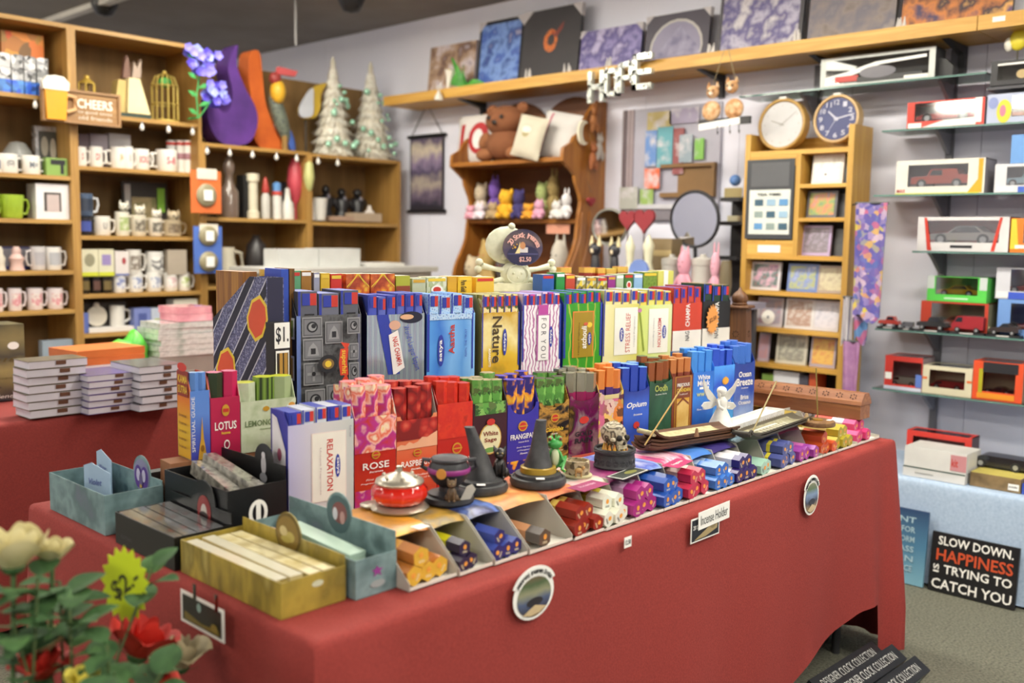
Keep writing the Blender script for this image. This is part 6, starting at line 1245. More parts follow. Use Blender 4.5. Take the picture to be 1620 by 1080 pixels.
# cards clipped on the upright
for k, (p0, p1, py0, py1, c1, lb) in enumerate(((302, 350, 270, 337, 'd06a34', 'orange hang card with an oval keepsake clipped to the upright'), (305, 350, 358, 432, '4c6cb8', 'blue hang card with two oval keepsakes clipped to the upright'))):
    y = YS-.05; x0, x1 = sol_x(p0, y, 1.6), sol_x(p1, y, 1.6); xm = (x0+x1)/2; zt, zb = sol_z(py0, xm, y), sol_z(py1, xm, y); w_, h_ = x1-x0, zt-zb
    t = thing('hang_card', lb, 'hang card', (xm, y, zb)); MB().m(M(c1, .5)).box(-w_/2, w_/2, 0, .004, 0, h_).obj('card', t)
    for q in ((.42,) if k == 0 else (.8, .25)):
        MB().m(M('8c8468', .4)).sph((0, -.005, h_*q), (w_*.34, .018, h_*(.28 if k == 0 else .22)), 16, 8).obj('keepsake', t, smooth=60); MB().m(PAPER).box(-w_*.14, w_*.14, -.026, -.0235, h_*q-.03, h_*q+.03).obj('paper_label', t)
    MB().m(M('d8d0c0', .5)).box(-w_*.3, w_*.35, -.006, 0, h_*.8, h_*1.05).obj('header', t)
# tall shapes on top of the low bays: purple and orange curls, parrot, mask, trees
def curl_shape(label, p0, p1, pyt, pyb, outline, mt, y0, y1, name):
    y = YS+y0; z0 = zl+.002; x0, x1 = sol_x(p0, y, z0), sol_x(p1, y, z0); h = sol_z(pyt, (x0+x1)/2, y)-z0
    t = thing(name, label, 'decoration', (x0, y, z0)); n = len(outline)
    MB().m(mt).prism([(u*(x1-x0), v*h) for u, v in outline], 0, y1, 'xz').obj('body', t); return t, x1-x0, h
def smoothpoly(ctrl, n=6):
    P = [Vector(p) for p in ctrl]; out = []; N = len(P)
    for i in range(N):
        a, b, c, d = P[(i-1) % N], P[i], P[(i+1) % N], P[(i+2) % N]
        for k in range(n):
            t = k/n; q = .5*((2*b) + (c-a)*t + (2*a-5*b+4*c-d)*t*t + (3*b-a-3*c+d)*t**3); out.append((q.x, q.y))
    return out
curl_shape('purple felt swirl shape like a comma on the low bay', 328, 408, 70, 217, smoothpoly([(.5, .0), (.2, .05), (.02, .25), (.1, .45), (.22, .36), (.36, .32), (.48, .4), (.5, .55), (.42, .75), (.5, .92), (.62, 1.0), (.6, .8), (.75, .6), (.95, .42), (1, .25), (.85, .06)]), M('4a2470', .75, kind='noise', cols=('3c1c60', '562c80'), sc=6), .05, .14, 'felt_swirl')
curl_shape('orange felt swirl shape behind the purple one', 395, 452, 85, 222, smoothpoly([(.3, .02), (.0, .25), (.05, .5), (.0, .75), (.05, .98), (.3, 1.0), (.38, .75), (.45, .5), (.7, .25), (1, .08), (.8, .0)]), M('c0561c', .75, kind='noise', cols=('a84814', 'd06824'), sc=6), .15, .12, 'felt_swirl')
y = YS+.1; z0 = zl+.002; x0 = sol_x(440, y, z0); sc0 = (sol_x(470, y, z0)-sol_x(420, y, z0))/50
t = thing('parrot_ornament', 'parrot ornament with red crest and golden breast', 'ornament', (x0, y, z0)); k = sc0
hP = sol_z(110, x0, y)-z0
MB().m(M('d8a82c', .5)).sph((-.01, -.02, hP*.72), (.05, .05, .075), 14, 9).obj('breast', t, smooth=60)
MB().m(M('8c3430', .5)).sph((-.03, -.02, hP*.88), (.04, .035, .04), 12, 8).obj('head', t, smooth=60)
MB().m(M('c85a5c', .5)).prism([(-.03, hP*.93), (.1, hP*.93), (.12, hP*1.0), (-.02, hP*1.02)], -.05, -.02, 'xz').obj('crest', t)
MB().m(M('3a424c', .5, kind='noise', cols=('2c343c', '6c7464', '24303c'), sc=40)).sph((.02, .01, hP*.42), (.05, .045, .17), 14, 9, (0, -.35, 0)).obj('wing', t, smooth=60)
MB().m(M('3c5ca8', .5)).sph((.10, .01, hP*.14), (.03, .02, .09), 10, 7, (0, -.3, 0)).obj('tail', t, smooth=60)
MB().m(M('8a6a34', .6)).cyl((.05, 0, 0), .02, hP*.3, 8).obj('perch', t)
y = YS+.16; z0 = zl+.002; x0 = sol_x(488, y, z0); 
t = thing('leaf_mask', 'white and gold leaf shaped carnival mask', 'mask', (x0, y, z0)); zc = sol_z(188, x0, y)-z0; zt = sol_z(127, x0, y)-z0; hh = zt-zc; kx = sc0
MB().m(M('c8a83c', .4)).prism([(p[0]*hh, zc+p[1]*hh) for p in smoothpoly([(-.15, .0), (.2, .05), (.38, .3), (.42, .7), (.6, 1.0), (.2, .85), (-.1, .5), (-.28, .2)])], .0, .02, 'xz').obj('gold_half', t)
MB().m(M('c8ccd4', .5)).prism([(p[0]*hh, zc+p[1]*hh) for p in smoothpoly([(-.25, .02), (.08, .1), (.12, .5), (.1, .8), (-.1, .6), (-.3, .25)])], -.02, .0, 'xz').obj('white_half', t)
MB().m(M('3c3428', .5)).cyl((0, .03, 0), .008, zc+hh*.4, 8).obj('stand_rod', t); MB().m(M('3c3428', .5)).cyl((0, .03, 0), .05, .01, 16).obj('stand_base', t)
def tinsel_tree(px0, px1, pyt, label, seed):
    rnd = random.Random(seed); y = YS+.10; z0 = zl-.0045; x0, x1 = sol_x(px0, y, z0), sol_x(px1, y, z0); c = (x0+x1)/2; h = sol_z(pyt, c, y)-z0; r = (x1-x0)/2
    t = thing('tinsel_tree', label, 'christmas tree', (c, y+r*.4, z0))
    MB().m(M('d8d2c2', .6)).cyl((0, 0, 0), r*.72, h*.95, 20, 'z', .012).obj('core_cone', t)
    for q in range(9):
        zz = h*(.06+.095*q); rr = r*(1-.1*q); mb = MB().m(M('e4dfd0', .5, kind='noise', cols=('d0c8b4', 'f4f0e6', 'e0e0cc'), sc=30)); n = 60
        for i in range(n):
            a = 2*pi*i/n + rnd.random()*.2; ll = rr*rnd.uniform(.8, 1.08); dz = -h*.035*rnd.uniform(.5, 1.6); w_ = .009
            d = Vector((cos(a), sin(a), 0)); s_ = Vector((-sin(a), cos(a), 0))*w_; base = Vector((0, 0, zz+h*.085)) + d*rr*.15
            tip = Vector((0, 0, zz+dz)) + d*ll; mid = (base+tip)/2 + Vector((0, 0, .012))
            mb.add([base-s_, base+s_, mid+s_*1.6, tip+s_*.4, tip-s_*.4, mid-s_*1.6], [(0, 1, 2, 5), (5, 2, 3, 4)])
        mb.obj('branch_tier', t)
    for q in range(16):
        a = rnd.uniform(-2.6, -.3); zz = h*rnd.uniform(.05, .75); rr = r*(1-zz/h)*1.0+.012
        MB().m(M('a8dcc0', .15, .3, coat=.6)).sph((rr*cos(a), rr*sin(a), zz), rnd.uniform(.012, .024), 10, 7).obj('bauble', t, smooth=60)
    MB().m(M('d8d4c0', .4)).cyl((0, 0, h*.93), .02, h*.07, 8, 'z', .006).obj('tip', t)
tinsel_tree(502, 572, 88, 'pale tinsel christmas tree with mint baubles, taller of two', 3)
tinsel_tree(562, 632, 96, 'pale tinsel christmas tree beside the back wall, shorter of two', 8)
# blue flowers clipped to the tall bay's corner
fx = Vector((sol_x(318, YS-.1, 2.2), YS-.1, 0)); zf = sol_z(92, fx.x, fx.y); zf2 = sol_z(148, fx.x+.06, fx.y)
t = thing('blue_flower_spray', 'violet blue artificial flower spray at the corner of the tall shelving', 'flowers', (fx.x, fx.y, zf2-.15))
for (dx, zc, r_, n) in ((0, zf, .095, 40), (.08, zf2, .07, 24)):
    for q in range(n):
        a = random.uniform(0, 2*pi); rr = r_*sqrt(random.random()); p = Vector((dx + rr*cos(a), random.uniform(-.04, .04), zc-(zf2-.15) + rr*.9*sin(a))); mb = MB().m(random.choice((M('5c50c0', .5), M('7870d8', .5), M('8c94e4', .5), M('4a3cb0', .5)))); up = random.uniform(0, 6)
        for k in range(5):
            b_ = up + k*1.2566; c_ = Vector((cos(b_), -.3, sin(b_)))*.03; s_ = Vector((-sin(b_), 0, cos(b_)))*.015
            mb.add([p, p+c_*.6+s_, p+c_, p+c_*.6-s_], [(0, 1, 2, 3)])
        mb.obj('blossom', t)
MB().m(M('3c8c48', .5)).tube([(-.02, 0, .0), (-.03, 0, .12), (0, 0, zf-(zf2-.15)-.05)], .005, 6).tube([(-.02, 0, 0), (.04, 0, .08), (.08, 0, .13)], .004, 6).obj('stem', t)
MB().m(M('3c8c48', .5)).box(-.03, -.018, 0, .104, .0, .012).obj('clip', t)
for q in range(7):
    zz = .02+.05*q; sx = 1 if q % 2 else -1
    MB().m(M('4ca85c', .5)).add([(-.02, 0, zz), (-.02+sx*.03, -.01, zz+.03), (-.02+sx*.07, -.015, zz+.03), (-.02+sx*.04, -.005, zz+.005)], [(0, 1, 2, 3)]).obj('leaf', t)
# ------------------------------------------------------------------ white counter in the middle distance
CYc = 4.45; CX0, CX1 = sol_x(434, CYc, 1.25), 4.1
t = thing('white_counter', 'white topped counter standing behind the incense table', 'counter', (0, 0, 0))
zc = sol_z(424, 3.3, CYc)
MB().m(M('bcbab4', .5)).box(CX0, CX1, CYc, CYc+.45, zc-.03, zc).obj('worktop', t); MB().m(M('b8b4ac', .6)).box(CX0+.03, CX1-.03, CYc+.03, CYc+.42, .04, zc-.031).obj('body', t); MB().m(M('6a6864', .6)).box(CX0+.05, CX1-.05, CYc+.06, CYc+.4, 0, .04).obj('plinth', t)
s = Slot('y', CYc+.12, zc+.001)
gbox(s, 440, 504, 394, 'plain white carton on the counter, nearer one', 'c4c5c2', .14, name='white_carton'); gbox(s, 505, 570, 393, 'plain white carton on the counter, farther one', 'c8c9c6', .14, name='white_carton')
for (a, b, lb) in ((580, 640, 'low white paper stack on the counter end'),): gbox(s, a, b, 416, lb, 'd8d6d0', .2, name='paper_stack')
# ------------------------------------------------------------------ back wall: long pine shelf with canvases
PINE = wood('d8ac58', 'c0903c', 4, 'Y', .45); PINEV = wood('ceA450', 'b68a3c', 4, 'Z', .45)
BX = 4.33; BZ = 2.338; yj = sol_y(1547, BX, BZ)
t = thing('wall_shelf', 'long golden pine shelf running high along the back wall', 'shelf', (0, 0, 0))
MB().m(PINE).box(BX, XW-.002, yj+.002, 5.26, BZ-.06, BZ).obj('board', t); MB().m(PINE).box(BX, XW-.002, -.6, yj-.002, BZ-.06, BZ).obj('board', t)
for yy in (4.6, sol_y(1112, 4.45, 2.2), sol_y(1290, 4.45, 2.2), sol_y(1500, 4.45, 2.2)):
    MB().m(M('2a2a2c', .5)).prism([(4.40, BZ-.062), (XW-.002, BZ-.062), (XW-.002, BZ-.18), (XW-.03, BZ-.18), (XW-.04, BZ-.1)], yy-.015, yy+.015, 'xz').obj('bracket', t)
MB().m(PAPER).box(BX-.001, BX, sol_y(1590, BX, 2.3), sol_y(1570, BX, 2.3), BZ-.035, BZ-.015).obj('price_label', t)
def canvas(p0, p1, pyt, label, art, frame='2a2a30', border=.0, xf=4.50, h=None, deco=(), corner=True, shape='canvas_picture'):
    s = Slot('x', xf, BZ+.001); loc, w, hh, rz = s.span(p0, p1, pyt); h = h or hh; a = radians(6)
    t = thing(shape, label, 'picture', loc, 0, None, (-a, 0, rz))
    MB().m(M(frame, .5)).box(-w/2, w/2, 0, .022, 0, h).obj('canvas', t)
    b = border; MB().m(art).box(-w/2+b, w/2-b, -.002, -.0002, b, h-b).obj('artwork', t)
    if deco: printed(t, w, h, deco, y=-.0026)
    if corner:
        c = min(w, h)*.17; CC = M('c4c0c4', .7)
        for sx in (-1, 1):
            for (zz, sz) in ((h, -1),):
                MB().m(CC).prism([(sx*(w/2+.003), zz+.003*(-sz)), (sx*(w/2-c), zz+.003*(-sz)), (sx*(w/2+.003), zz+sz*c)], -.006, .026, 'xz').obj('corner_guard', t)
    return t
canvas(676, 748, 68, 'fairy print in pale mauve and tan at the shelf end', M('b0a0a8', .5, kind='noise', cols=('8c7c8c', 'd0c4c8', 'a88c74', '6a5048', 'c8c0cc'), sc=9, det=5, dist=.08), 'b8b0b8', corner=False)
canvas(752, 822, 28, 'blue watercolour figure print in a thin black frame', M('5c7cc0', .5, kind='noise', cols=('a8b4d8', '3c5cb0', '7c9cd8', '2c4890', 'c8c0cc'), sc=8, det=5, dist=.08), '1e1e24', .022)
canvas(822, 912, 10, 'dark slate canvas with a small fiery orange emblem', M('3a383c', .6), '26262a', 0, deco=[('d', .5, .55, .12, .16, M('b8482c', .5, kind='noise', cols=('8c2c1c', 'd87838', '3a383c'), sc=26)), ('d', .51, .56, .06, .08, M('3a3438', .6)), ('p', [(.54, .62), (.72, .8), (.7, .7), (.6, .58)], M('7c3c34', .5))])
canvas(915, 1011, 42, 'violet misty castle canvas behind the silver hope letters', M('5a5488', .5, kind='noise', cols=('3c3868', '8c84b8', '544c84', 'b8b0d4', '4a4450'), sc=9, det=5, dist=.08), '3c3a50')
canvas(1018, 1118, 18, 'grey mountain canvas under a pale lunar rainbow', M('4c4854', .5), '3a3640', 0, deco=[('d', .5, .32, .42, .56, M('b8b4b0', .5)), ('d', .5, .3, .39, .53, M('8c88a0', .5)), ('p', [(.05, .02), (.3, .36), (.46, .62), (.56, .74), (.66, .56), (.82, .34), (.95, .02)], M('6a6884', .5, kind='noise', cols=('5c5878', 'a8a4bc'), sc=12)), ('r', 0, 1, 0, .14, M('58527c', .5))])
canvas(1133, 1266, 0, 'large purple snowy mountain canvas with a grey edge', M('6a6490', .5, kind='noise', cols=('4a4678', 'b8b4c8', '5c5688', 'd0ccd0', '6a5c78'), sc=8, det=5, dist=.08), '4a484e', .02, h=.43)
canvas(1276, 1414, 0, 'large taupe canvas with faint grey figures', M('7c7274', .6, kind='noise', cols=('6a605c', '8c8280', '74707c', '98908c'), sc=9, det=5, dist=.08), '5c5654', 0, h=.45)
canvas(1424, 1600, 0, 'dark canvas with a blazing orange and violet scene', M('3a3040', .5, kind='noise', cols=('242028', '4a3c5c', 'c87c3c', '2c2434', 'e0a85c', '5c4468'), sc=7, det=5, dist=.08), '26242a', 0, h=.40)
for k, px in enumerate((694, 962, 1125, 1262, 1424, 836, 898)):
    yy = sol_y(px, 4.36, BZ); t = thing('crystal_clip', 'tiny white crystal clip on the pine shelf, %s from the shelf end' % ORD[k], 'ornament', (4.36, yy, BZ+.001), 0, 'crystal clips on the pine shelf')
    mb = MB().m(M('dcd8d4', .2, coat=.6))
    for q in range(5): mb.cyl((random.uniform(-.012, .012), random.uniform(-.02, .02), 0), .009, random.uniform(.03, .055), 6, 'z', .002)
    mb.obj('crystals', t)
# lily with leaves lying on the shelf
yy = sol_y(735, 4.38, BZ); t = thing('lily_stem', 'white lily with broad green leaves lying on the pine shelf', 'flower', (4.38, yy, BZ+.002), -pi/2)
for k, (a, l) in enumerate(((.6, .22), (.95, .25), (.3, .2), (-.05, .16), (1.4, .14))):
    def fn(u, v, a=a, l=l): ww = .055*sin(pi*min(1, u*.98+.02))**.8; return (.05-cos(a)*l*u*(-1 if k == 3 else 1) - .02, -.012*k*.3 - .02*sin(pi*u) + (v-.5)*.01, sin(a)*l*u*.9 + .01 + (v-.5)*ww*2*.5 + .002)
    MB().m(M('3f8c34', .45, kind='noise', cols=('2c7028', '58a844'), sc=16)).grid(fn, 10, 4).obj('leaf', t, smooth=60)
MB().m(M('ece8dc', .5)).lathe([(.006, -.06), (.012, -.03), (.02, .02), (.034, .06), (.03, .062), (.012, .02), (.0, 0)], 12, flute=.2, nf=6).obj('blossom', t, (-.11, -.03, .05), (0, .2, 0), smooth=60)
MB().m(M('d8c040', .5)).cyl((-.11, -.03, .07), .006, .05, 6).obj('stamen', t)
yy = sol_y(697, BX-.02, 2.3); tag(MB().m(M('e0dcd0', .5)).lathe([(0, 0), (.03, 0), (.028, .02), (.012, .045), (.008, .06), (0, .06)], 12).obj('bell_ornament', None, (BX-.035, yy, BZ-.075), smooth=40), 'small cream bell ornament hanging at the shelf edge', 'ornament')
# HOPE letters
for k, (ch, p0, p1, pyt, pyb) in enumerate((('H', 930, 955, 112, 162), ('O', 956, 978, 108, 152), ('P', 978, 1000, 98, 146), ('E', 1000, 1030, 84, 141))):
    x = BX-.06; ya, yb = sol_y(p0, x, 2.3), sol_y(p1, x, 2.3); ym = (ya+yb)/2; zt, zb = sol_z(pyt, x, ym), sol_z(pyb, x, ym)
    o = thing('letter_ornament', 'mirrored silver letter %s of the hanging hope sign' % ch, 'letter', (x, ym, zb), -pi/2, 'silver hope letters')
    w_, h_ = ya-yb, zt-zb; q = w_*.24
    MM = M('d4d8d0', .25, .55)
    bars = {'H': [(0, q, 0, 1), (1-q/w_, 1, 0, 1), (0, 1, .42, .58)], 'O': [(0, q, 0, 1), (1, 1, 0, 1), (0, 1, 0, .16), (0, 1, .84, 1)], 'P': [(0, q, 0, 1), (0, 1, .84, 1), (0, 1, .42, .56), (1, 1, .5, 1)], 'E': [(0, q, 0, 1), (0, 1, 0, .16), (0, 1, .42, .56), (0, 1, .84, 1)]}[ch]
    mb = MB().m(MM)
    for (a, b, c_, d_) in bars:
        a_ = a*w_ if a < 1 else w_-q; b_ = (q if b == q else b*w_)
        if a >= 1: b_ = w_
        mb.box(-w_/2+a_, -w_/2+b_, 0, .03, c_*h_, d_*h_)
    mb.obj('letter', o)
    mb = MB().m(M('f0f2f0', .12, .6))
    for i in range(10):
        bb = bars[i % len(bars)]; a_ = bb[0]*w_ if bb[0] < 1 else w_-q; b_ = (q if bb[1] == q else bb[1]*w_); b_ = w_ if bb[0] >= 1 else b_
        u, v = random.uniform(a_, b_), random.uniform(bb[2]*h_, bb[3]*h_); mb.sph((-w_/2+u, -.004, v), .009, 8, 5)
    mb.obj('facet_stud', o, smooth=60)
    MB().m(M('b8b8b0', .5)).tube([(0, .012, h_), (0, .02, BZ+.002-zb)], .0012, 5).obj('cord', o)
# cat key rack hanging from the shelf
x = BX-.05; yc = sol_y(1143, x, 2.1); zb = sol_z(198, x, yc); k1 = abs(sol_y(1105, x, 2.1)-sol_y(1180, x, 2.1))
t = thing('cat_key_rack', 'hanging key rack with two tabby kittens on a white plaque', 'key rack', (x, yc, zb), -pi/2)
MB().m(M('2c2a2c', .5)).box(-k1/2, k1/2+.02, 0, .02, .0, .035).obj('rail', t); MB().m(PAPER).box(-k1/2+.005, k1/2-.03, -.004, 0, -.008, .024).obj('plaque', t, rot=(0, -.08, 0))
for dx in (-.02, .05, .1): MB().m(M('4a4a4c', .4, .6)).tube([(dx, -.004, .0), (dx, -.006, -.035), (dx+.008, -.014, -.045), (dx+.012, -.016, -.03)], .0022, 6).obj('hook', t)
for sx, hz in ((-1, .10), (1, .115)):
    mb = MB().m(M('a8784c', .6, kind='noise', cols=('8c5c34', 'c89868', 'd8c0a0'), sc=30)).sph((sx*k1*.24, .005, .075), (k1*.2, .02, .05), 14, 9).sph((sx*k1*.2, -.005, .065+hz), (k1*.13, .022, .032), 14, 9)
    for q in (-1, 1): mb.cyl((sx*k1*.2+q*k1*.09, -.003, .085+hz), .013, .03, 8, 'z', .002)
    mb.obj('kitten', t, smooth=60)
    mb = MB().m(M('2a2420', .4))
    for q in (-1, 1): mb.sph((sx*k1*.2+q*k1*.05, -.026, .07+hz), .005, 6, 5)
    mb.m(M('e0d4c4', .5)).sph((sx*k1*.2, -.024, .055+hz), (.013, .01, .01), 8, 6); mb.obj('face', t, smooth=60)
MB().m(M('9a8c6c', .7)).tube([(-k1*.25, .01, .19), (-.01, .02, BZ-zb)], .0015, 5).tube([(k1*.25, .01, .2), (.01, .02, BZ-zb)], .0015, 5).obj('string', t)
# wall scroll
x = XW-.02; ya, yb = sol_y(647, x, 1.8), sol_y(703, x, 1.8); ym = (ya+yb)/2; zt, zb = sol_z(215, x, ym), sol_z(334, x, ym)
t = thing('wall_scroll', 'hanging fabric scroll with a dusky landscape and black rods', 'wall scroll', (x, ym, zb), -pi/2); w_, h_ = ya-yb, zt-zb
MB().m(M('2a2630', .6)).box(-w_/2+.012, w_/2-.012, 0, .004, 0, h_).obj('fabric', t)
MB().m(M('7c6c84', .6, kind='grad', cols=('2c2838', '6a5c70', 'a89c90', '4c4460', '8c7c98', 'c8bca8', '5c5068'), dist=.45, sc=12)).box(-w_/2+.025, w_/2-.025, -.0015, -.0002, .04, h_-.02).obj('picture', t)
for zz in (0, h_): MB().m(BLK).cyl((-w_/2-.01, .0, zz), .012, w_+.02, 10, 'x').obj('rod', t, smooth=40)
MB().m(BLK).tube([(-w_/2+.02, 0, h_), (0, .005, h_+.22), (w_/2-.02, 0, h_)], .003, 5).obj('cord', t)
# ------------------------------------------------------------------ scalloped brown cabinet
CBW = wood('a87030', '8a5420', 4, 'Z', .4); CBX = wood('a87030', '8a5420', 4, 'Y', .4)
yR = sol_y(955, XW-.02, 1.8); xF = 4.26; yLq = sol_y(716, xF+.02, 1.7)
zs1, zs2 = sol_z(253, xF, (yR+yLq)/2), sol_z(346, xF, (yR+yLq)/2); zs3 = 1.0
t = thing('scalloped_cabinet', 'brown wooden display cabinet with scalloped sides and arched back', 'cabinet', (0, 0, 0))
ztp = 2.20
def dep(z):
    pts = [(0, .40), (.5, .40), (1.0, .40), (1.15, .36), (zs2-.08, .25), (zs2, .24), (zs2+.10, .22), (zs1-.10, .28), (zs1-.02, .39), (zs1+.04, .39), (zs1+.10, .30), (zs1+.22, .2), (ztp-.06, .16), (ztp, .08)]
    for (a, p), (b, q) in zip(pts[:-1], pts[1:]):
        if a <= z <= b:
            u = (z-a)/max(1e-6, b-a); u = u*u*(3-2*u); return p+(q-p)*u
    return .1
N_ = 60; prof = [(XW-.004, 0)] + [(XW-.004-dep(ztp*i/N_), ztp*i/N_) for i in range(N_+1)] + [(XW-.004, ztp)]
for yy in (yR, yLq-.02): MB().m(CBW).prism(prof, yy, yy+.024, 'xz').obj('side_panel', t)
bk = [(yR+.024, 0), (yLq-.02, 0), (yLq-.02, ztp-.05)] + [(yR+.024+(yLq-yR-.044)*(1-u/16), ztp-.05 + .10*abs(sin(pi*u/16*2))**.7) for u in range(1, 16)] + [(yR+.024, ztp-.05)]
MB().m(M('6a3c18', .5)).prism(bk, XW-.016, XW-.004, 'yz').obj('back_panel', t)
for z in (zs1, zs2, zs3, .55): MB().m(CBX).box(XW-.004-dep(z)+.006, XW-.017, yR+.0245, yLq-.0205, z-.024, z).obj('shelf', t)
# carved moulding curves on the visible side
mb = MB().m(M('9c6430', .4))
for k in range(2):
    mb.tube([(XW-.004-dep(1.05+.5*q/14)*(.9-.3*k) , yR-.001, 1.05+.5*q/14) for q in range(15)], .007, 6)
mb.obj('carved_moulding', t, smooth=60)
# cabinet goods
C1 = Slot('x', XW-.004-.36, zs1+.001)
def plush(slot, p0, p1, pyt, label, col, col2=None, ear='round', bodyc=None, name='plush_toy', face='2a2420', dx=.06):
    loc, w, h, rz = slot.span(p0, p1, pyt); loc = loc + (Vector((dx, 0, 0)) if slot.axis == 'x' else Vector((0, dx, 0)))
    t = thing(name, label, 'plush toy', loc, rz); r = w/2; m1 = M(col, .9, kind='noise', cols=(col, col), sc=60, bump=.5); m2 = M(col2 or col, .9); mb_ = M(bodyc or col, .9)
    d_ = min(r, h*.35)
    MB().m(mb_).sph((0, 0, h*.305), (r*.75, d_*.9, h*.3), 14, 9).obj('body', t, smooth=60)
    h_ = MB().m(m1).sph((0, -d_*.1, h*.72), (r*.72, d_*.85, h*.27), 16, 10); 
    for sx in (-1, 1):
        if ear == 'round': h_.sph((sx*r*.6, 0, h*.92), (r*.24, d_*.2, h*.11), 10, 7)
        elif ear == 'point': h_.cyl((sx*r*.4, 0, h*.88), r*.22, h*.2, 8, 'z', .003)
        elif ear == 'long': h_.sph((sx*r*.35, 0, h*1.02), (r*.16, d_*.15, h*.18), 8, 6)
    h_.obj('head', t, smooth=60)
    l = MB().m(m2)
    for sx in (-1, 1): l.sph((sx*r*.6, -d_*.5, h*.125), (r*.3, d_*.5, h*.12), 10, 7).sph((sx*r*.8, -d_*.2, h*.38), (r*.2, d_*.3, h*.17), 10, 7, (0, sx*-.5, 0))
    l.obj('limbs', t, smooth=60)
    f = MB().m(M(face, .3))
    for sx in (-1, 1): f.sph((sx*r*.25, -d_*.9, h*.76), r*.07, 6, 5)
    f.sph((0, -d_*.98, h*.67), (r*.1, r*.07, r*.07), 6, 5); f.obj('face', t); return t
FUR = '7a4a2c'
t = plush(Slot('x', xF+.0, zs1+.001), 742, 820, 163, 'large brown teddy bear slumped on the cabinet shelf', FUR, '8a5836', dx=.12)
def pillow(p0, p1, pyt, pyb, label, col, deco, tilt, dx, lean=.15):
    s = Slot('x', xF+dx, zs1+.002); loc, w, h, rz = s.span(p0, p1, pyt); t = thing('pillow', label, 'pillow', loc, 0, None, (-lean, tilt, rz))
    def fn(sg):
        return lambda u, v: ((u-.5)*w*(1-.10*sin(pi*v)), sg*.045*(sin(pi*u)*sin(pi*v))**.45, v*h*(1) - .04*h*sin(pi*u)*(2*v-1)*-1*.0)
    MB().m(M(col, .85)).grid(fn(-1), 12, 12).grid(fn(1), 12, 12).obj('cushion', t, smooth=60)
    if deco:
        mb = MB(); q = .0012
        bul = lambda u, v: -.045*(max(0.0, sin(pi*u)*sin(pi*v)))**.45
        pt_ = lambda u, v, o: ((u-.5)*w*(1-.10*sin(pi*v)), bul(u, v)-o, v*h)
        for it in deco:
            q += .0008; mb.m(it[-1])
            if it[0] == 'r': a0, b0, c0, d0 = it[1:5]; mb.grid(lambda u, v: pt_(a0+(b0-a0)*u, c0+(d0-c0)*v, q), 6, 8)
            elif it[0] == 'd': u0, v0, ru, rv = it[1:5]; mb.grid(lambda u, v: pt_(u0+ru*v*cos(2*pi*u), v0+rv*v*sin(2*pi*u), q), 20, 5)
            else:
                P4 = it[1]; mb.grid(lambda u, v: pt_((P4[0][0]*(1-u)+P4[1][0]*u)*(1-v)+(P4[3][0]*(1-u)+P4[2][0]*u)*v, (P4[0][1]*(1-u)+P4[1][1]*u)*(1-v)+(P4[3][1]*(1-u)+P4[2][1]*u)*v, q), 4, 12)
        mb.obj('print', t, smooth=60)
    return t
RD = M('a82c30', .8)
pillow(718, 780, 180, 235, 'white pillow with big red letters behind the teddy bear', 'ccc8c4', [('r', .16, .28, .16, .8, RD), ('r', .16, .42, .16, .28, RD), ('d', .68, .5, .24, .32, RD), ('d', .68, .48, .13, .2, M('e0dcd8', .8))], 0, .16)
pillow(806, 852, 182, 255, 'cream pillow with a small brown motif leaning on the bear', 'c8c0ac', [('d', .5, .55, .12, .08, M('a89c74', .8)), ('d', .5, .65, .16, .08, M('e8e0d0', .8))], .22, -.03)
pillow(846, 904, 176, 250, 'white pillow with pink piping leaning at the cabinet side', 'c8c4c0', [('p', [(.12, .02), (.18, .02), (.3, .95), (.24, .95)], M('b06070', .8))], .2, .09)
s2 = Slot('x', xF+.10, zs2+.001)
toys = [(737, 752, 325, 'pink bear plush at the shelf start', 'd89cac', 'round'), (750, 768, 322, 'white lamb plush', 'e0d4dc', 'long'), (752, 772, 290, 'cream monkey plush seated behind', 'b8a890', 'round'), (770, 790, 320, 'tan puppy plush', 'a8906c', 'point'), (774, 792, 282, 'purple owl plush', '6c4c9c', 'point'), (790, 813, 300, 'yellow sun faced plush with orange belly', 'e0a828', 'round'), (812, 830, 300, 'dark indigo doll plush', '3c3468', 'round'), (826, 846, 322, 'orange and yellow duck plush', 'd89830', 'round'), (845, 862, 316, 'pink cat plush', 'd8a0b8', 'point'), (848, 868, 288, 'green frog plush perched behind', '98a468', 'round'), (866, 886, 276, 'brown maned pony plush', '8c7848', 'long'), (872, 890, 318, 'white and grey kitten plush', 'd8d4d0', 'point'), (888, 904, 305, 'white rabbit plush at the shelf end', 'dcd8d8', 'long')]
for k, (a, b, pt, lb, c1, e) in enumerate(toys): plush(Slot('x', xF+(.12 if pt > 299 else .20), zs2+.001), a, b, pt, lb + ' on the middle cabinet shelf', c1, None, e, dx=.0)
yy0, yy1 = sol_y(853, xF+.09, 1.5), sol_y(890, xF+.09, 1.5); tag(MB().m(M('c88c74', .6)).box(0, .003, yy1, yy0, zs2-.085, zs2-.03).obj('shelf_card', None, (xF+.155, 0, 0)), 'salmon pink card taped to the middle cabinet shelf edge', 'card')
s3 = Slot('x', xF+.02, zs3+.001)
for (a, b, pt, lb, c1, e) in ((728, 754, 405, 'shaggy cream plush low in the cabinet', 'b8a88c', 'round'), (750, 776, 380, 'wicker coloured plush bear low in the cabinet', 'a88c54', 'round'), (776, 800, 402, 'red nosed dark plush low in the cabinet', '4c4444', 'round'), (862, 890, 378, 'pale grey plush low at the cabinet side', 'b8b0a4', 'point')): plush(s3, a, b, pt, lb, c1, None, e, face='a82c2c' if 'red' in lb else '2a2420', dx=.05)
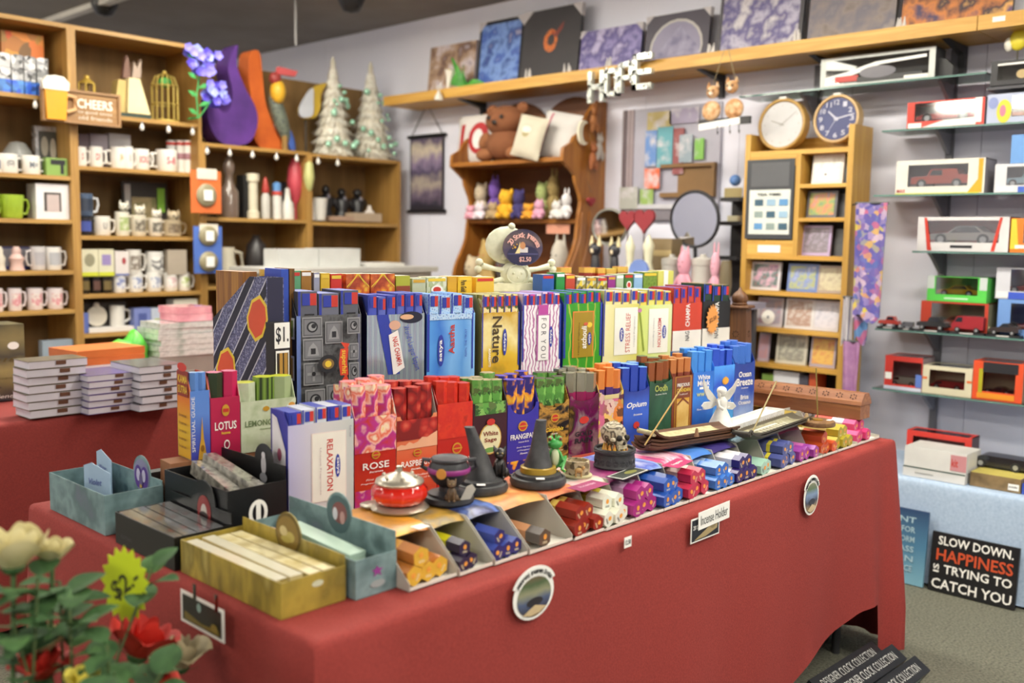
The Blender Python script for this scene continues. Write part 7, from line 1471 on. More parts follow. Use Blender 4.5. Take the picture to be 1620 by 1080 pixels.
# ornaments hanging on the cabinet's side
for k, (px, py, lb, c1, kind) in enumerate(((923, 210, 'cream crescent moon ornament hung on the cabinet side', 'd8d0b8', 'moon'), (940, 185, 'tan fox ornament hung high on the cabinet side', 'a86c3c', 'fig'), (938, 245, 'brown rabbit ornament hung below the moon', '9c5c34', 'fig'), (948, 230, 'grey bird ornament hung beside the moon', 'a8a098', 'fig'), (935, 318, 'dark red heart ornament hung low on the cabinet side', '8c2430', 'heart'))):
    y_ = yR-.03; p = ony(px, py, y_); t = thing('hanging_ornament', lb, 'ornament', p)
    if kind == 'moon': MB().m(M(c1, .5)).prism([(.05*cos(a_), .07*sin(a_)) for a_ in [radians(60+q*15) for q in range(17)]] + [(.02+.035*cos(a_), .055*sin(a_)) for a_ in [radians(290-q*15) for q in range(15)]], -.008, .008, 'xz').obj('moon', t)
    elif kind == 'heart': MB().m(M(c1, .4)).prism([(.032*sin(q)**3*1.0, .026*(13*cos(q)-5*cos(2*q)-2*cos(3*q)-cos(4*q))/16) for q in [2*pi*i/24 for i in range(24)]], -.01, .01, 'xz').obj('heart', t)
    else:
        mb = MB().m(M(c1, .6)).sph((0, 0, -.03), (.03, .02, .05), 12, 8).sph((.005, -.004, .035), (.024, .02, .024), 12, 8)
        for sx in (-1, 1): mb.cyl((.005+sx*.014, 0, .05), .009, .03, 6, 'z', .002).sph((sx*.025, -.008, -.06), (.012, .012, .03), 8, 6)
        mb.obj('body', t, smooth=60)
    MB().m(M('6a5a48', .6)).tube([(0, 0, .05), (0, .031, .12)], .0015, 5).obj('loop', t)
# ------------------------------------------------------------------ mirror board with reflections built as cards, round mirrors and statuettes
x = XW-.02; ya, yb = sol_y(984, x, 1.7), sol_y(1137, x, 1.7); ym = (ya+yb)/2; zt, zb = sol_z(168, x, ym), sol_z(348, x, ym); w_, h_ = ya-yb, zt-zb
t = thing('mirror_board', 'mirror-like wall board, its reflections built as coloured cards and a small brown rack', 'mirror board', (x, ym, zb), -pi/2)
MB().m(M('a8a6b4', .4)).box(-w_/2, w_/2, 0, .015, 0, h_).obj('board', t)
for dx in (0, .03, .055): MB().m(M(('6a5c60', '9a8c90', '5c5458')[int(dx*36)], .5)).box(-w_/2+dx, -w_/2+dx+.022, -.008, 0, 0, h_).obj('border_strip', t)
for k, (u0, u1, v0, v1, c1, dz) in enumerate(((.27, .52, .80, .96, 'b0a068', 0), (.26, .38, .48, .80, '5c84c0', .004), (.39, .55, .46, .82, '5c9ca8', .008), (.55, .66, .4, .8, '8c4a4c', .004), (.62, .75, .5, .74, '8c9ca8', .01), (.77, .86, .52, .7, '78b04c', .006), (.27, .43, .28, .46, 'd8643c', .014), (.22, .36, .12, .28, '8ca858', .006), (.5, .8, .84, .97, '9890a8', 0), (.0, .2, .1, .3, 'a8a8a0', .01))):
    MB().m(M(c1, .5, kind='noise', cols=(c1, c1, 'c8c4c8'), sc=14)).box(-w_/2+u0*w_, -w_/2+u1*w_, -.012-dz, -.0085-dz, v0*h_, v1*h_).obj('card', t)  # flat coloured pieces stand in for reflections in the mirror
MB().m(M('7c5c34', .6)).box(-w_/2+.44*w_, -w_/2+.98*w_, -.03, -.0, .20*h_, .24*h_).box(-w_/2+.44*w_, -w_/2+.98*w_, -.03, 0, .46*h_, .49*h_).box(-w_/2+.95*w_, -w_/2+.98*w_, -.03, 0, .24*h_, .46*h_).box(-w_/2+.6*w_, -w_/2+.95*w_, -.006, 0, .24*h_, .46*h_).obj('reflected_rack', t)
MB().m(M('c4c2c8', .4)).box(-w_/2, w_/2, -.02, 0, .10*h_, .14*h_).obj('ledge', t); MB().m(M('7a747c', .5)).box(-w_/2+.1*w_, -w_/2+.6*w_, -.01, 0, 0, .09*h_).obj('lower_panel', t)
# statuette table
zT = 1.10; t = thing('statuette_table', 'low lavender topped table carrying mirrors and statuettes', 'table', (0, 0, 0))
tx0, tx1, ty0, ty1 = 3.98, 4.335, sol_y(1156, 4.0, zT), 3.28
MB().m(M('9a98ac', .6)).box(tx0, tx1, ty0, ty1, zT-.03, zT).obj('tabletop', t); MB().m(M('9a98ac', .6)).box(tx1+.0005, 4.63, 2.505, ty1, zT-.03, zT).obj('tabletop_leaf', t)
for a in (tx0+.03, tx1-.06):
    for b in (ty0+.03, ty1-.06): MB().m(M('4a4a50', .5)).box(a, a+.03, b, b+.03, 0, zT-.031).obj('leg', t)
MIR = M('e4e4ee', .03, 1.0, var=0)
def round_mirror(p0, p1, pyt, pyb, x, label, rim, rw):
    ya, yb = sol_y(p0, x, 1.5), sol_y(p1, x, 1.5); ym = (ya+yb)/2; zt, zb = sol_z(pyt, x, ym), sol_z(pyb, x, ym); r = (ya-yb)/2; rz_ = (zt-zb)/2
    t = thing('round_mirror', label, 'mirror', (x, ym, (zt+zb)/2), 0, None, (radians(3), 0, -pi/2)); n = 36
    MB().m(MIR).prism([(r*.93*cos(2*pi*i/n), rz_*.93*sin(2*pi*i/n)) for i in range(n)], .0, .006, 'xz').obj('mirror_glass', t)
    MB().m(M(rim, .4, .3)).tube([(r*.96*cos(2*pi*i/n), .003, rz_*.96*sin(2*pi*i/n)) for i in range(n)], rw, 8, True).obj('rim', t, smooth=60)
    MB().m(M(rim, .5)).prism([(r*.94*cos(2*pi*i/n), rz_*.94*sin(2*pi*i/n)) for i in range(n)], .0065, .012, 'xz').obj('backing', t)
    MB().m(M(rim, .4, .3)).tube([(0, .01, -rz_), (0, .02, -((zt+zb)/2-zT)+.01)], .01, 8).cyl((0, .04, -((zt+zb)/2-zT)+.03), .07, .012, 20).obj('stand', t); return t
round_mirror(1060, 1138, 301, 392, 4.35, 'round standing mirror with a thin black rim', '2c2c30', .009)
round_mirror(937, 992, 330, 388, 4.40, 'smaller round standing mirror behind the black cat statuettes', '8c8c84', .008)
sT = Slot('x', 4.12, zT+.001)
def cat_statue(p0, p1, pyt, label, col, ear, accent):
    loc, w, h, rz = sT.span(p0, p1, pyt); t = thing('cat_statuette', label, 'statuette', loc + Vector((.05, 0, 0)), rz); m_ = M(col, .35)
    MB().m(m_).lathe([(0, 0), (w*.42, 0), (w*.40, h*.06), (w*.30, h*.25), (w*.2, h*.5), (w*.17, h*.64), (w*.1, h*.7)], 16).obj('body', t, smooth=50)
    mb = MB().m(m_).sph((0, -.005, h*.76), (w*.28, w*.24, h*.12), 14, 9); mb.obj('head', t, smooth=60)
    for sx in (-1, 1): MB().m(M(ear, .4)).cyl((sx*w*.2, 0, h*.82), w*.13, h*.18, 8, 'z', .003).obj('ear', t, (0, 0, 0), smooth=60)
    MB().m(M(accent, .4)).sph((0, -w*.34, h*.3), (w*.11, w*.08, h*.16), 10, 7).sph((0, -w*.24, h*.74), (w*.1, w*.05, h*.05), 8, 6).obj('chest_patch', t, smooth=60); return t
cat_statue(917, 946, 372, 'black cat statuette with cream ears, nearest the cabinet', '26242a', 'd8c89c', 'd8c8a8')
cat_statue(948, 976, 374, 'black cat statuette with cream ears beside its twin', '26242a', 'd0c090', 'd8c8a8')
for (a, b, pt, lb) in ((975, 998, 372, 'cream long necked bird statuette, nearer the cats'), (1000, 1028, 370, 'cream long necked bird statuette beside the other')):
    lath(sT, a, b, pt, lb, 'bird_statuette', 'statuette', [(0, 0), (.8, 0), (.95, .2), (.6, .4), (.35, .55), (.45, .72), (.55, .82), (.3, .92), (.1, .98), (0, 1)], 'd4d0b4')
for k, (a, b, pt, pb_, lb) in enumerate(((978, 1003, 331, 362, 'dark red heart on a stick above the first cream bird'), (1001, 1032, 331, 364, 'dark red heart on a stick above the second cream bird'))):
    loc, w, h, rz = Slot('x', 4.3, zT+.001).span(a, b, pt); zc = (sol_z((pt+pb_)/2, 4.3, loc.y)); t = thing('heart_stake', lb, 'heart', loc, rz)
    MB().m(M('8c2c34', .4)).prism([(w*.5*sin(q)**3, zc-zT-.001 + w*.55*(13*cos(q)-5*cos(2*q)-2*cos(3*q)-cos(4*q))/16) for q in [2*pi*i/28 for i in range(28)]], -.012, .012, 'xz').obj('heart', t)
    MB().m(M('5a4a40', .5)).cyl((0, 0, .012), .004, zc-zT-.03, 8).cyl((0, 0, 0), .03, .012, 14).obj('stake', t)
loc, w, h, rz = sT.span(1010, 1060, 378); 
gbox(Slot('x', 4.25, zT+.001), 1022, 1060, 377, 'brown wooden box behind the cream birds', '7c6a4c', .1, [('r', 0, 1, .7, .8, M('a89468', .5))])
yp = sol_y(1008, 4.05, zT); zp = sol_z(432, 4.05, yp) - zT - .001
t = thing('blue_paddle', 'pale blue rounded paddle sticking up behind the incense packs', 'paddle', (4.05, yp, zT+.001), -pi/2)
MB().m(M('6c84c0', .5)).prism([(.06*cos(pi*i/12), zp+.07*sin(pi*i/12)) for i in range(13)], 0, .02, 'xz').obj('blade', t); MB().m(M('6c84c0', .5)).box(-.02, .02, 0, .02, 0, max(.004, zp)).obj('handle', t)
for k, (a, b, pt, c1, lb) in enumerate(((1038, 1066, 402, 'a8a49c', 'grey lidded canister beside the pink pig'), (1084, 1116, 402, 'b4b0a8', 'grey lidded canister under the round mirror'))): lath(sT, a, b, pt, lb, 'canister', 'canister', [(0, 0), (.95, 0), (.95, .75), (1, .76), (1, .9), (.3, .94), (.25, 1), (0, 1)], c1)
plush(Slot('x', 4.1, zT+.001), 1064, 1088, 395, 'pink pig figurine between the canisters', 'd898a8', None, 'point', name='pig_figurine', dx=.03); plush(Slot('x', 4.1, zT+.001), 1116, 1134, 398, 'pink rabbit figurine beside the grey canister', 'd8a0b0', None, 'long', name='rabbit_figurine', dx=.03)
lath(Slot('x', 4.1, zT+.001), 1132, 1150, 412, 'olive brown pot near the pine bookcase', 'pot', 'pot', [(0, 0), (.7, 0), (1, .4), (.9, .8), (.7, 1), (.6, 1), (0, .9)], '6c6048')
# dark trinket rack between mirror and bookcase
x = 4.5; ya, yb = sol_y(1138, x, 1.5), sol_y(1168, x, 1.5)
t = thing('trinket_rack', 'dark trinket rack beside the pine bookcase', 'rack', (x, (ya+yb)/2, zT+.001), -pi/2); w_ = ya-yb
zr = [sol_z(p, x, (ya+yb)/2)-zT-.001 for p in (405, 350, 312)]
for q in zr: MB().m(M('2c2a2c', .5)).box(-w_/2, w_/2, 0, .12, q-.02, q).obj('rack_shelf', t)
MB().m(M('2c2a2c', .5)).box(-w_/2, w_/2, .12, .13, 0, zr[2]).obj('rack_back', t)
for q in range(8): MB().m(M('b8a878', .5)).cyl((-w_/2+.012+q*w_/8.5, .03, zr[2]), .006, .05, 8).obj('trinket_stick', t, rot=(0, 0, 0))
MB().m(M('5c84c0', .5)).sph((0, .05, zr[2]+.09), (.03, .03, .03)).obj('blue_ornament', t, smooth=60); MB().m(M('c8c0a0', .5)).box(-.02, .04, .02, .06, zr[1], zr[1]+.03).obj('cream_soap', t)
# ------------------------------------------------------------------ pine bookcase with clocks
KX = 4.35; kyl, kyr = 2.49, 1.935; KD = .2
zled = sol_z(236, KX, 2.2)
zk = [sol_z(p, KX, 2.2) for p in (404, 462, 521, 578)]
t = thing('pine_bookcase', 'golden pine bookcase of picture cards under two clocks', 'bookcase', (0, 0, 0))
ztop = sol_z(196, KX, kyr+.02); e = .028
MB().m(PINEV).box(KX, KX+KD, kyr, kyr+e, 0, ztop).obj('side_panel', t); MB().m(PINEV).box(KX, KX+KD, kyl-e, kyl, 0, sol_z(213, KX, kyl)).obj('side_panel', t)
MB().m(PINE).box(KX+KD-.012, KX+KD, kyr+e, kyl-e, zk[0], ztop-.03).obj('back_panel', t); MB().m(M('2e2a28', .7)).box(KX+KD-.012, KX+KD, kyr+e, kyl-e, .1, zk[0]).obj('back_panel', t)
ymid = sol_y(1262, KX, 1.7)
for z in [zled] + zk + [.6, .3]: MB().m(PINE).box(KX+.001, KX+KD-.013, kyr+e+.0005, kyl-e-.0005, z-.022, z).obj('shelf', t)
MB().m(PINEV).box(KX+.001, KX+KD-.013, ymid-.012, ymid+.012, zk[0], zled-.0225).obj('divider', t)
zc2 = [sol_z(p, KX, 2.05) for p in (290, 344)]
for z in zc2: MB().m(PINE).box(KX+.001, KX+KD-.013, kyr+e+.0005, ymid-.0125, z-.018, z).obj('shelf', t)
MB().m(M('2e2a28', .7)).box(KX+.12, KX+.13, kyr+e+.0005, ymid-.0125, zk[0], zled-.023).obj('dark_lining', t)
MB().m(PINE).box(KX+.002, KX+.02, ymid+.0125, kyl-e-.0005, zled-.075, zled-.0225).obj('rail', t)
MB().m(PINE).box(KX+.002, KX+.02, ymid+.0125, kyl-e-.0005, zk[0], zk[0]+.07).obj('rail', t)
# picture in the upper left panel
x = KX+.004; ya, yb = sol_y(1181, x, 1.6), sol_y(1256, x, 1.6); ym = (ya+yb)/2; zt, zb = sol_z(252, x, ym), sol_z(378, x, ym); w_, h_ = ya-yb, zt-zb
tp = thing('framed_chart', 'tall grey framed chart with small blue pictures', 'picture', (x-.006, ym, zb), -pi/2)
MB().m(M('3a3c40', .4)).box(-w_/2, w_/2, 0, .016, 0, h_).obj('frame', tp)
printed(tp, w_, h_, [('r', .08, .94, .06, .62, M('d8dcd4', .4)), ('r', .1, .9, .66, .96, M('55565a', .4))] + [('r', .2+.26*i, .38+.26*i, .12+.15*j, .2+.15*j, M(('5c90c0', '8c9c98', '3c5c70', '98b8d0')[(i+j) % 4], .4)) for i in range(3) for j in range(3)] + [('t', 'TEA TIME', .5, .56, .5, .03, INK)])
tag(MB().m(PAPER).box(-.06, .06, -.002, 0, 0, .035).obj('paper_label', None, (KX+.0005, sol_y(1217, KX, 1.4), zk[0]+.012), (0, 0, -pi/2)), 'white paper label under the framed chart', 'label')
def clock(px, py, r_px, label, face, rim, ring, num, hands, xx):
    yc = sol_y(px, xx, 1.95); zc = sol_z(py, xx, yc); r = abs(sol_y(px-r_px, xx, 1.95)-sol_y(px+r_px, xx, 1.95))/2
    t = thing('wall_clock', label, 'clock', (xx, yc, zled+.001), 0, None, (-.05, 0, -pi/2)); zz = zc-zled; r = min(r, zz-.002) if zz < r*1.3 else r
    MB().m(rim).cyl((0, 0, zz), r, .045, 40, 'y').obj('case', t, smooth=40); MB().m(rim).tube([(r*.95*cos(2*pi*i/36), -.004, zz+r*.95*sin(2*pi*i/36)) for i in range(36)], r*.07, 8, True).obj('rim', t, smooth=60)
    MB().m(face).cyl((0, -.002, zz), r*.9, .002, 36, 'y').obj('dial', t)
    nm = []
    for q in range(12):
        a = pi/2 - 2*pi*(q+1)/12
        if num: nm.append(('t', str(q+1), .5+.38*cos(a), .5+.38*sin(a), .10 if q < 9 else .13, .12, num))
        else: nm.append(('d', .5+.4*cos(a), .5+.4*sin(a), .012, .012, M('a8a49c', .5)))
    printed(t, 2*r*.9, 2*r*.9, nm, y=-.0026, loc=(0, 0, zz-.9*r), name='numerals')
    for a, l, w_ in hands:
        a = pi/2-radians(a); d = Vector((cos(a), 0, sin(a))); s_ = Vector((-sin(a), 0, cos(a)))*w_*r; c_ = Vector((0, -.0045, zz))
        MB().m(num or M('8c8880', .5)).add([c_-s_-d*.1*r, c_+s_-d*.1*r, c_+d*l*r+s_*.6, c_+d*l*r-s_*.6], [(0, 1, 2, 3)]).obj('hand', t)
    MB().m(M('e0dcd4', .4)).box(-.018, .018, -.012, .02, zz+r*.98, zz+r*1.06).obj('price_sticker', t)
clock(1236, 197, 37, 'round wooden clock with a plain white dial', M('c6c5c6', .5), M('b08c4c', .4), None, None, [(290, .5, .02), (52, .75, .012)], KX+.05)
clock(1322, 188, 36, 'round pale wood clock with a navy blue numbered dial', M('3c4270', .45), M('c8a878', .4), None, M('c4c4d4', .5), [(312, .5, .05), (78, .8, .035), (212, .75, .012)], KX+.06)
def cdcase(slot, p0, p1, pyt, label, art, back='b8b4bc', d=.015, lean=.12, circ=False):
    loc, w, h, rz = slot.span(p0, p1, pyt); t = thing('picture_card', label, 'card', loc, 0, None, (-lean, 0, rz))
    MB().m(M(back, .3)).box(-w/2, w/2, 0, d, 0, h).obj('case', t); MB().m(art).box(-w/2+w*.08, w/2-w*.08, -.0012, -.0002, h*.1, h*.92).obj('cover_art', t)
    if circ: printed(t, w, h, [('d', .45, .32, .26, .24, TW), ('d', .45, .32, .05, .05, M('8a8a90'))], y=-.0016)
def art(*c): return M(c[0], .35, kind='noise', cols=c, sc=22, dist=.05)
CA = [
 (zc2[0], 1283, 1332, 243, 'white picture card with a round sticker, topmost cell', art('d8d4cc', 'e8e4dc', 'c8c4b4'), 'ded8d0'), (zc2[0], 1331, 1345, 247, 'blue edged card tucked behind in the topmost cell', art('8ca8c8', 'b8c4d0'), '8c9cb4'),
 (zc2[1], 1275, 1322, 301, 'teal and orange picture card, second cell', art('4c7c78', '8c9c50', 'c87c58', '5c90a0'), '5c5c60'), (zc2[1], 1322, 1338, 305, 'dark card behind the teal one, second cell', art('3a3a3e', '4c4c50'), '4a4a4c'),
 (zk[0], 1266, 1312, 356, 'lilac picture card with a grey square, third cell', art('a094a8', '7c747c', 'b8a8c0'), 'b4a0c4'), (zk[0], 1318, 1336, 362, 'charcoal card in the third cell corner', art('3c3c40', '50504c'), '4c4a4c'),
 (zk[1], 1186, 1232, 414, 'red and teal landscape card, first of the full width shelf', art('b85c6c', '4c7470', 'c8a0b0', '8c6c98'), 'd0ccd0'), (zk[1], 1244, 1292, 417, 'blue and green map card, middle of its shelf', art('5c78b0', 'a8ac70', '7c8cc0', 'c0c0c8'), '6c80b4'), (zk[1], 1292, 1333, 420, 'tan and cream card, last of its shelf', art('9c8878', 'c8c0a0', 'a89484'), 'a8988c'),
 (zk[2], 1196, 1236, 470, 'rosy card with a round white disc sticker', art('b8848c', '9c98a4', 'c8a49c'), 'c0b8bc'), (zk[2], 1240, 1285, 472, 'cream and brown card, middle of the third shelf', art('d0ccc8', 'a88878', 'dcd8d4'), 'd4d0d0'), (zk[2], 1285, 1325, 475, 'pale grey swirl card, end of the third shelf', art('c0c0cc', 'd4d0d8', 'a8a8b8'), 'ccc8cc'),
 (zk[3], 1198, 1214, 526, 'mauve card half hidden by the tower burner', art('a894ac', 'c88c84'), 'b8a8b8'), (zk[3], 1226, 1274, 528, 'cream card with a dark sketch, fourth shelf', art('c4c0ac', '8c8a80', 'd0ccb8'), 'ccc8b8'), (zk[3], 1280, 1320, 532, 'orange blossom card, end of the fourth shelf', art('d8885c', 'e0b860', 'c86c50'), 'b0a4b0')]
for k, (z, a, b, pt, lb, am, bc) in enumerate(CA): cdcase(Slot('x', KX+(.05 if 'behind' not in lb and 'charcoal' not in lb else .08), z+.001), a, b, pt, lb, am, bc, circ=('sticker' in lb))
for k, (a, b, pt, c1, lb) in enumerate(((1204, 1222, 592, '7c9c4c', 'green book'), (1222, 1262, 588, 'd8d8dc', 'white wrapped book'), (1262, 1276, 594, '4c4a54', 'dark book'), (1278, 1290, 590, 'b85030', 'orange leaning book'))):
    gbox(Slot('x', KX+.03, .6+.001), a, b, pt, lb + ' low in the pine bookcase', c1, .1, name='book', cat='book')
# scarves
def scarf(p0, p1, pyt, pyb, x, label, mt, seed):
    ya, yb = sol_y(p0, x, 1.2), sol_y(p1, x, 1.2); ym = (ya+yb)/2; zt, zb = sol_z(pyt, x, ym), sol_z(pyb, x, ym); w = ya-yb
    t = thing('hanging_scarf', label, 'scarf', (x, ym, zb), -pi/2); rr = random.Random(seed); p = rr.uniform(0, 6)
    f = lambda o: (lambda u, v: ((u-.5)*w*(.85+.15*v), o + .010*sin(u*9+p+v*1.5), v*(zt-zb) + .02*sin(u*7)*(1-v)))
    a_, b_ = MB().grid(f(0), 16, 20), MB().grid(f(.004), 16, 20); mb = MB().m(mt); mb.add(a_.v, a_.f); mb.add(b_.v, [q[::-1] for q in b_.f]); mb.obj('fabric', t, smooth=60)
    MB().m(M('3c3c40', .4)).cyl((-w/2, .006, zt-zb), .006, w, 8, 'x').obj('hanger_bar', t); MB().m(M('3c3c40', .4)).tube([(0, .006, zt-zb), (ym-1.94, 4.37-x, zt-zb)], .004, 6).obj('hanger_arm', t)
PAT = M('6a60a0', .8, kind='voro', cols=('5c58a0', '6c5c98', 'b86080', 'c8b848', '4c5ca0', '8c78b0', 'c0a8b8', '54509c', '5a569c', '64549a'), sc=42, dist=.02)
scarf(1346, 1398, 321, 505, 4.22, 'purple scarf with bright blossom spots beside the pine bookcase', PAT, 1)
scarf(1334, 1352, 470, 548, 4.26, 'cream and grey scarf edge hanging behind the purple one', M('b8b0b8', .8, kind='wave', cols=('a8a0ac', 'd8d4cc', '7c7890'), sc=18, axis='X'), 2)
scarf(1352, 1378, 500, 540, 4.24, 'blue spotted scarf end below the purple scarf', M('4c64a0', .8, kind='voro', cols=('3c5494', '5c84b0', 'b05878', '44589c'), sc=20), 3)
scarf(1338, 1366, 540, 640, 4.25, 'lilac pink long scarf hanging lowest', M('9c6c98', .8, kind='noise', cols=('8c5c8c', 'b084a8'), sc=20), 4)
# ------------------------------------------------------------------ glass shelves with boxed cars
GX = 4.40
GLS = clear('shelf', 'cfe0da', .5); EDGE = M('5c8078', .15, coat=.5)
def glass_shelf(p0, yend, pyf, pxf, label, x=GX):
    z = sol_z(pyf, x, sol_y(pxf, x, 1.5)); y0 = sol_y(p0, x, z); t = thing('glass_shelf', label, 'shelf', (0, 0, 0))
    MB().m(GLS).box(x+.002, XW-.03, yend, y0, z-.008, z).obj('glass_pane', t); MB().m(EDGE).box(x, x+.002, yend, y0, z-.008, z).box(x, XW-.03, y0, y0+.002, z-.008, z).obj('glass_edge', t)
    for yy in UPY:
        if yend < yy < y0: MB().m(M('8a8a92', .5)).prism([(x+.06, z-.0085), (XW-.02, z-.0085), (XW-.02, z-.10), (XW-.04, z-.10), (x+.1, z-.03)], yy-.008, yy+.008, 'xz').obj('bracket', t)
    return z
UPY = [sol_y(1492, XW-.02, 1.4), sol_y(1290, XW-.02, 2.0), .55]
for k, yy in enumerate(UPY):
    tag(MB().m(M('77777e', .5)).box(XW-.02, XW-.001, yy-.016, yy+.016, .35 if k != 1 else 1.98, BZ-.07).obj('shelf_upright', None), ['grey slotted upright carrying the car shelves', 'grey slotted upright behind the pine bookcase', 'grey slotted upright at the far right of the car shelves'][k], 'upright')
zg = {}
zg['a'] = glass_shelf(1170, sol_y(1560, GX, 2.1), 128, 1400, 'topmost glass shelf under the pine beam')
zg['b'] = glass_shelf(1396, .2, 199, 1500, 'second glass shelf with the red convertible box'); zg['c'] = glass_shelf(1382, .2, 307, 1450, 'third glass shelf carrying the orange truck box')
zg['d'] = glass_shelf(1444, .2, 398, 1520, 'fourth glass shelf carrying the silver car box'); zg['e'] = glass_shelf(1385, .2, 523, 1450, 'fifth glass shelf crowded with small cars'); zg['f'] = glass_shelf(1380, .2, 619, 1450, 'lowest glass shelf with the truck and motorbike boxes')
TYRE = M('1c1c1e', .7); HUB = M('b8bcc0', .3, .6); WIN = M('2a2e36', .12, coat=.5)
PROF = {
 'sedan': ([(0, .22), (0, .42), (.04, .5), (.28, .56), (.4, .82), (.46, .86), (.68, .86), (.8, .6), (.98, .54), (1, .4), (1, .22)], [(.32, .56), (.42, .80), (.47, .83), (.67, .83), (.76, .58)]),
 'truck': ([(0, .25), (0, .58), (.06, .62), (.28, .66), (.34, .98), (.38, 1), (.78, 1), (.82, .7), (1, .68), (1, .25)], [(.32, .68), (.37, .95), (.54, .95), (.54, .68)]),
 'sport': ([(0, .2), (0, .36), (.1, .46), (.34, .52), (.46, .76), (.62, .78), (.78, .58), (.96, .56), (1, .4), (1, .2)], [(.38, .53), (.47, .73), (.61, .75), (.72, .56)]),
 'van': ([(0, .2), (0, .5), (.06, .6), (.16, .9), (.22, .98), (.96, .98), (1, .9), (1, .2)], [(.1, .62), (.19, .9), (.34, .9), (.34, .62)]),
 'classic': ([(0, .25), (0, .5), (.08, .58), (.36, .6), (.42, .9), (.48, .95), (.72, .95), (.8, .62), (.94, .55), (1, .25)], [(.4, .62), (.45, .88), (.7, .9), (.76, .62)])}
def car(loc, rz, L, label, col, style='sedan', hs=1.0):
    t = thing('model_car', label, 'model car', loc, rz); W = L*.40; Hh = L*.34*hs; P, Wn = PROF[style]; r = L*.085
    f = lambda pl, y0, y1: MB().prism([(-L/2+u*L, v*Hh) for u, v in pl], y0, y1, 'xz')
    b = f(P, 0, W); b.ms = [M(col, .2, coat=.6)]; b.mi = [0]*len(b.f); b.obj('body', t)
    for yy in (-.0012, W+.0004): q = f(Wn, yy, yy+.0008); q.ms = [WIN]; q.mi = [0]*len(q.f); q.obj('side_window', t)
    for u in (.19, .79):
        for yy in (-.002, W-.012):
            wl = MB().m(TYRE).cyl((-L/2+u*L, yy, r), r, .014, 18, 'y').obj('wheel', t, smooth=40); MB().m(HUB).cyl((-L/2+u*L, yy-.001 if yy < 0 else yy+.014, r), r*.55, .001, 12, 'y').obj('hub', wl)
    MB().m(HUB).box(-L/2-.002, -L/2, W*.1, W*.9, .24*Hh, .34*Hh).obj('bumper', t); MB().m(M('e0d8b0', .2)).box(-L/2-.001, -L/2+.001, W*.08, W*.25, .38*Hh, .48*Hh).obj('headlight', t); return t
def carbox(z, p0, p1, pyt, label, cf, ci, carc, style, carlabel, x=None, d=.15, win=(.1, .9, .2, .92), corner=None, deco=(), ct=None, hs=1.0):
    x = x or GX+.02; s = Slot('x', x, z+.001); loc, w, h, rz = s.span(p0, p1, pyt); t = thing('model_car_box', label, 'toy box', loc, rz); f = M(cf, .4); i_ = M(ci, .5); u0, u1, v0, v1 = win; e = .003
    MB().m(f).box(-w/2, w/2, 0, e, 0, v0*h).box(-w/2, w/2, 0, e, v1*h, h).box(-w/2, -w/2+u0*w, 0, e, v0*h, v1*h).box(-w/2+u1*w, w/2, 0, e, v0*h, v1*h).obj('front_frame', t)
    MB().m(i_).box(-w/2, w/2, d-e, d, 0, h).box(-w/2, -w/2+e, e, d-e, 0, h).box(w/2-e, w/2, e, d-e, 0, h).box(-w/2+e, w/2-e, e, d-e, 0, e+v0*h*.6).obj('tray', t)
    MB().m(M(ct or cf, .4)).box(-w/2, w/2, d*.72, d-e, h-e, h).box(-w/2, -w/2+u0*w*.6, e, d*.72, h-e, h).box(w/2-(1-u1)*w*.6, w/2, e, d*.72, h-e, h).obj('lid_panel', t); MB().m(clear('film', 'ffffff', .35)).box(-w/2+u0*w*.6, w/2-(1-u1)*w*.6, e, d*.72, h-.0015, h-.0005).obj('lid_film', t)
    MB().m(clear('film', 'ffffff', .35)).box(-w/2+u0*w, -w/2+u1*w, .001, .002, v0*h, v1*h).obj('window_film', t)
    if deco: printed(t, w, h, deco)
    if carc:
        L = (u1-u0)*w*.97; cl = loc + Vector((d*.05, 0, e+v0*h*.62)); car(cl, rz, L, carlabel, carc, style, hs*min(1.0, (v1-v0*.7)*h*.9/(L*.34)))
    return t
RM = M('c83c2c', .4)
carbox(zg['a'], 1297, 1478, 84, 'long silver and black model car box on the topmost shelf', 'c8ccc8', '3a3a3c', None, None, None, d=.12, win=(.05, .95, .1, .9), deco=[('p', [(.05, .6), (.3, .5), (.34, .62), (.12, .9), (.05, .9)], M('d8dcd8', .3)), ('p', [(.05, .2), (.3, .35), (.55, .62), (.93, .7), (.93, .8), (.5, .72), (.25, .48), (.05, .34)], M('e8eae8', .3)), ('r', .14, .35, .14, .34, M('b83c34', .4)), ('r', .34, .9, .08, .26, M('2c2c2e', .4)), ('d', .52, .38, .16, .2, M('6a6870', .3)), ('r', .75, .95, .05, .16, PAPER)])
tag(MB().m(M('2a2a2c', .5)).prism([(-.05, 0), (.05, 0), (.05, .05), (.02, .08), (-.05, .1)], 0, .06, 'xz').obj('black_camera_mount', None, (GX+.06, sol_y(1488, GX+.06, zg['a']), zg['a']+.001), (0, 0, -pi/2)), 'small black gadget beside the long silver car box', 'gadget')
carbox(zg['b'], 1434, 1556, 158, 'red and white box holding a red convertible', 'd8483c', 'a8a0a8', 'b8282c', 'sport', 'red convertible model in the red and white box', win=(.1, .9, .26, .95), deco=[('r', 0, .1, 0, 1, RM), ('p', [(.2, .02), (.5, .26), (.9, .3), (.9, .02)], PAPER), ('r', .88, .97, .1, 1, PAPER), ('r', .02, .2, .02, .2, PAPER)])
carbox(zg['b'], 1560, 1660, 146, 'pale blue and yellow toy car box at the picture edge', 'b8c0d8', '8c88a8', 'c87858', 'sedan', 'orange model car in the pale blue box', win=(.4, .95, .2, .9), deco=[('d', .28, .4, .12, .4, M('e0d040', .4)), ('d', .26, .42, .05, .2, M('d08098', .4)), ('d', .1, .7, .08, .2, M('8c98c8', .4))])
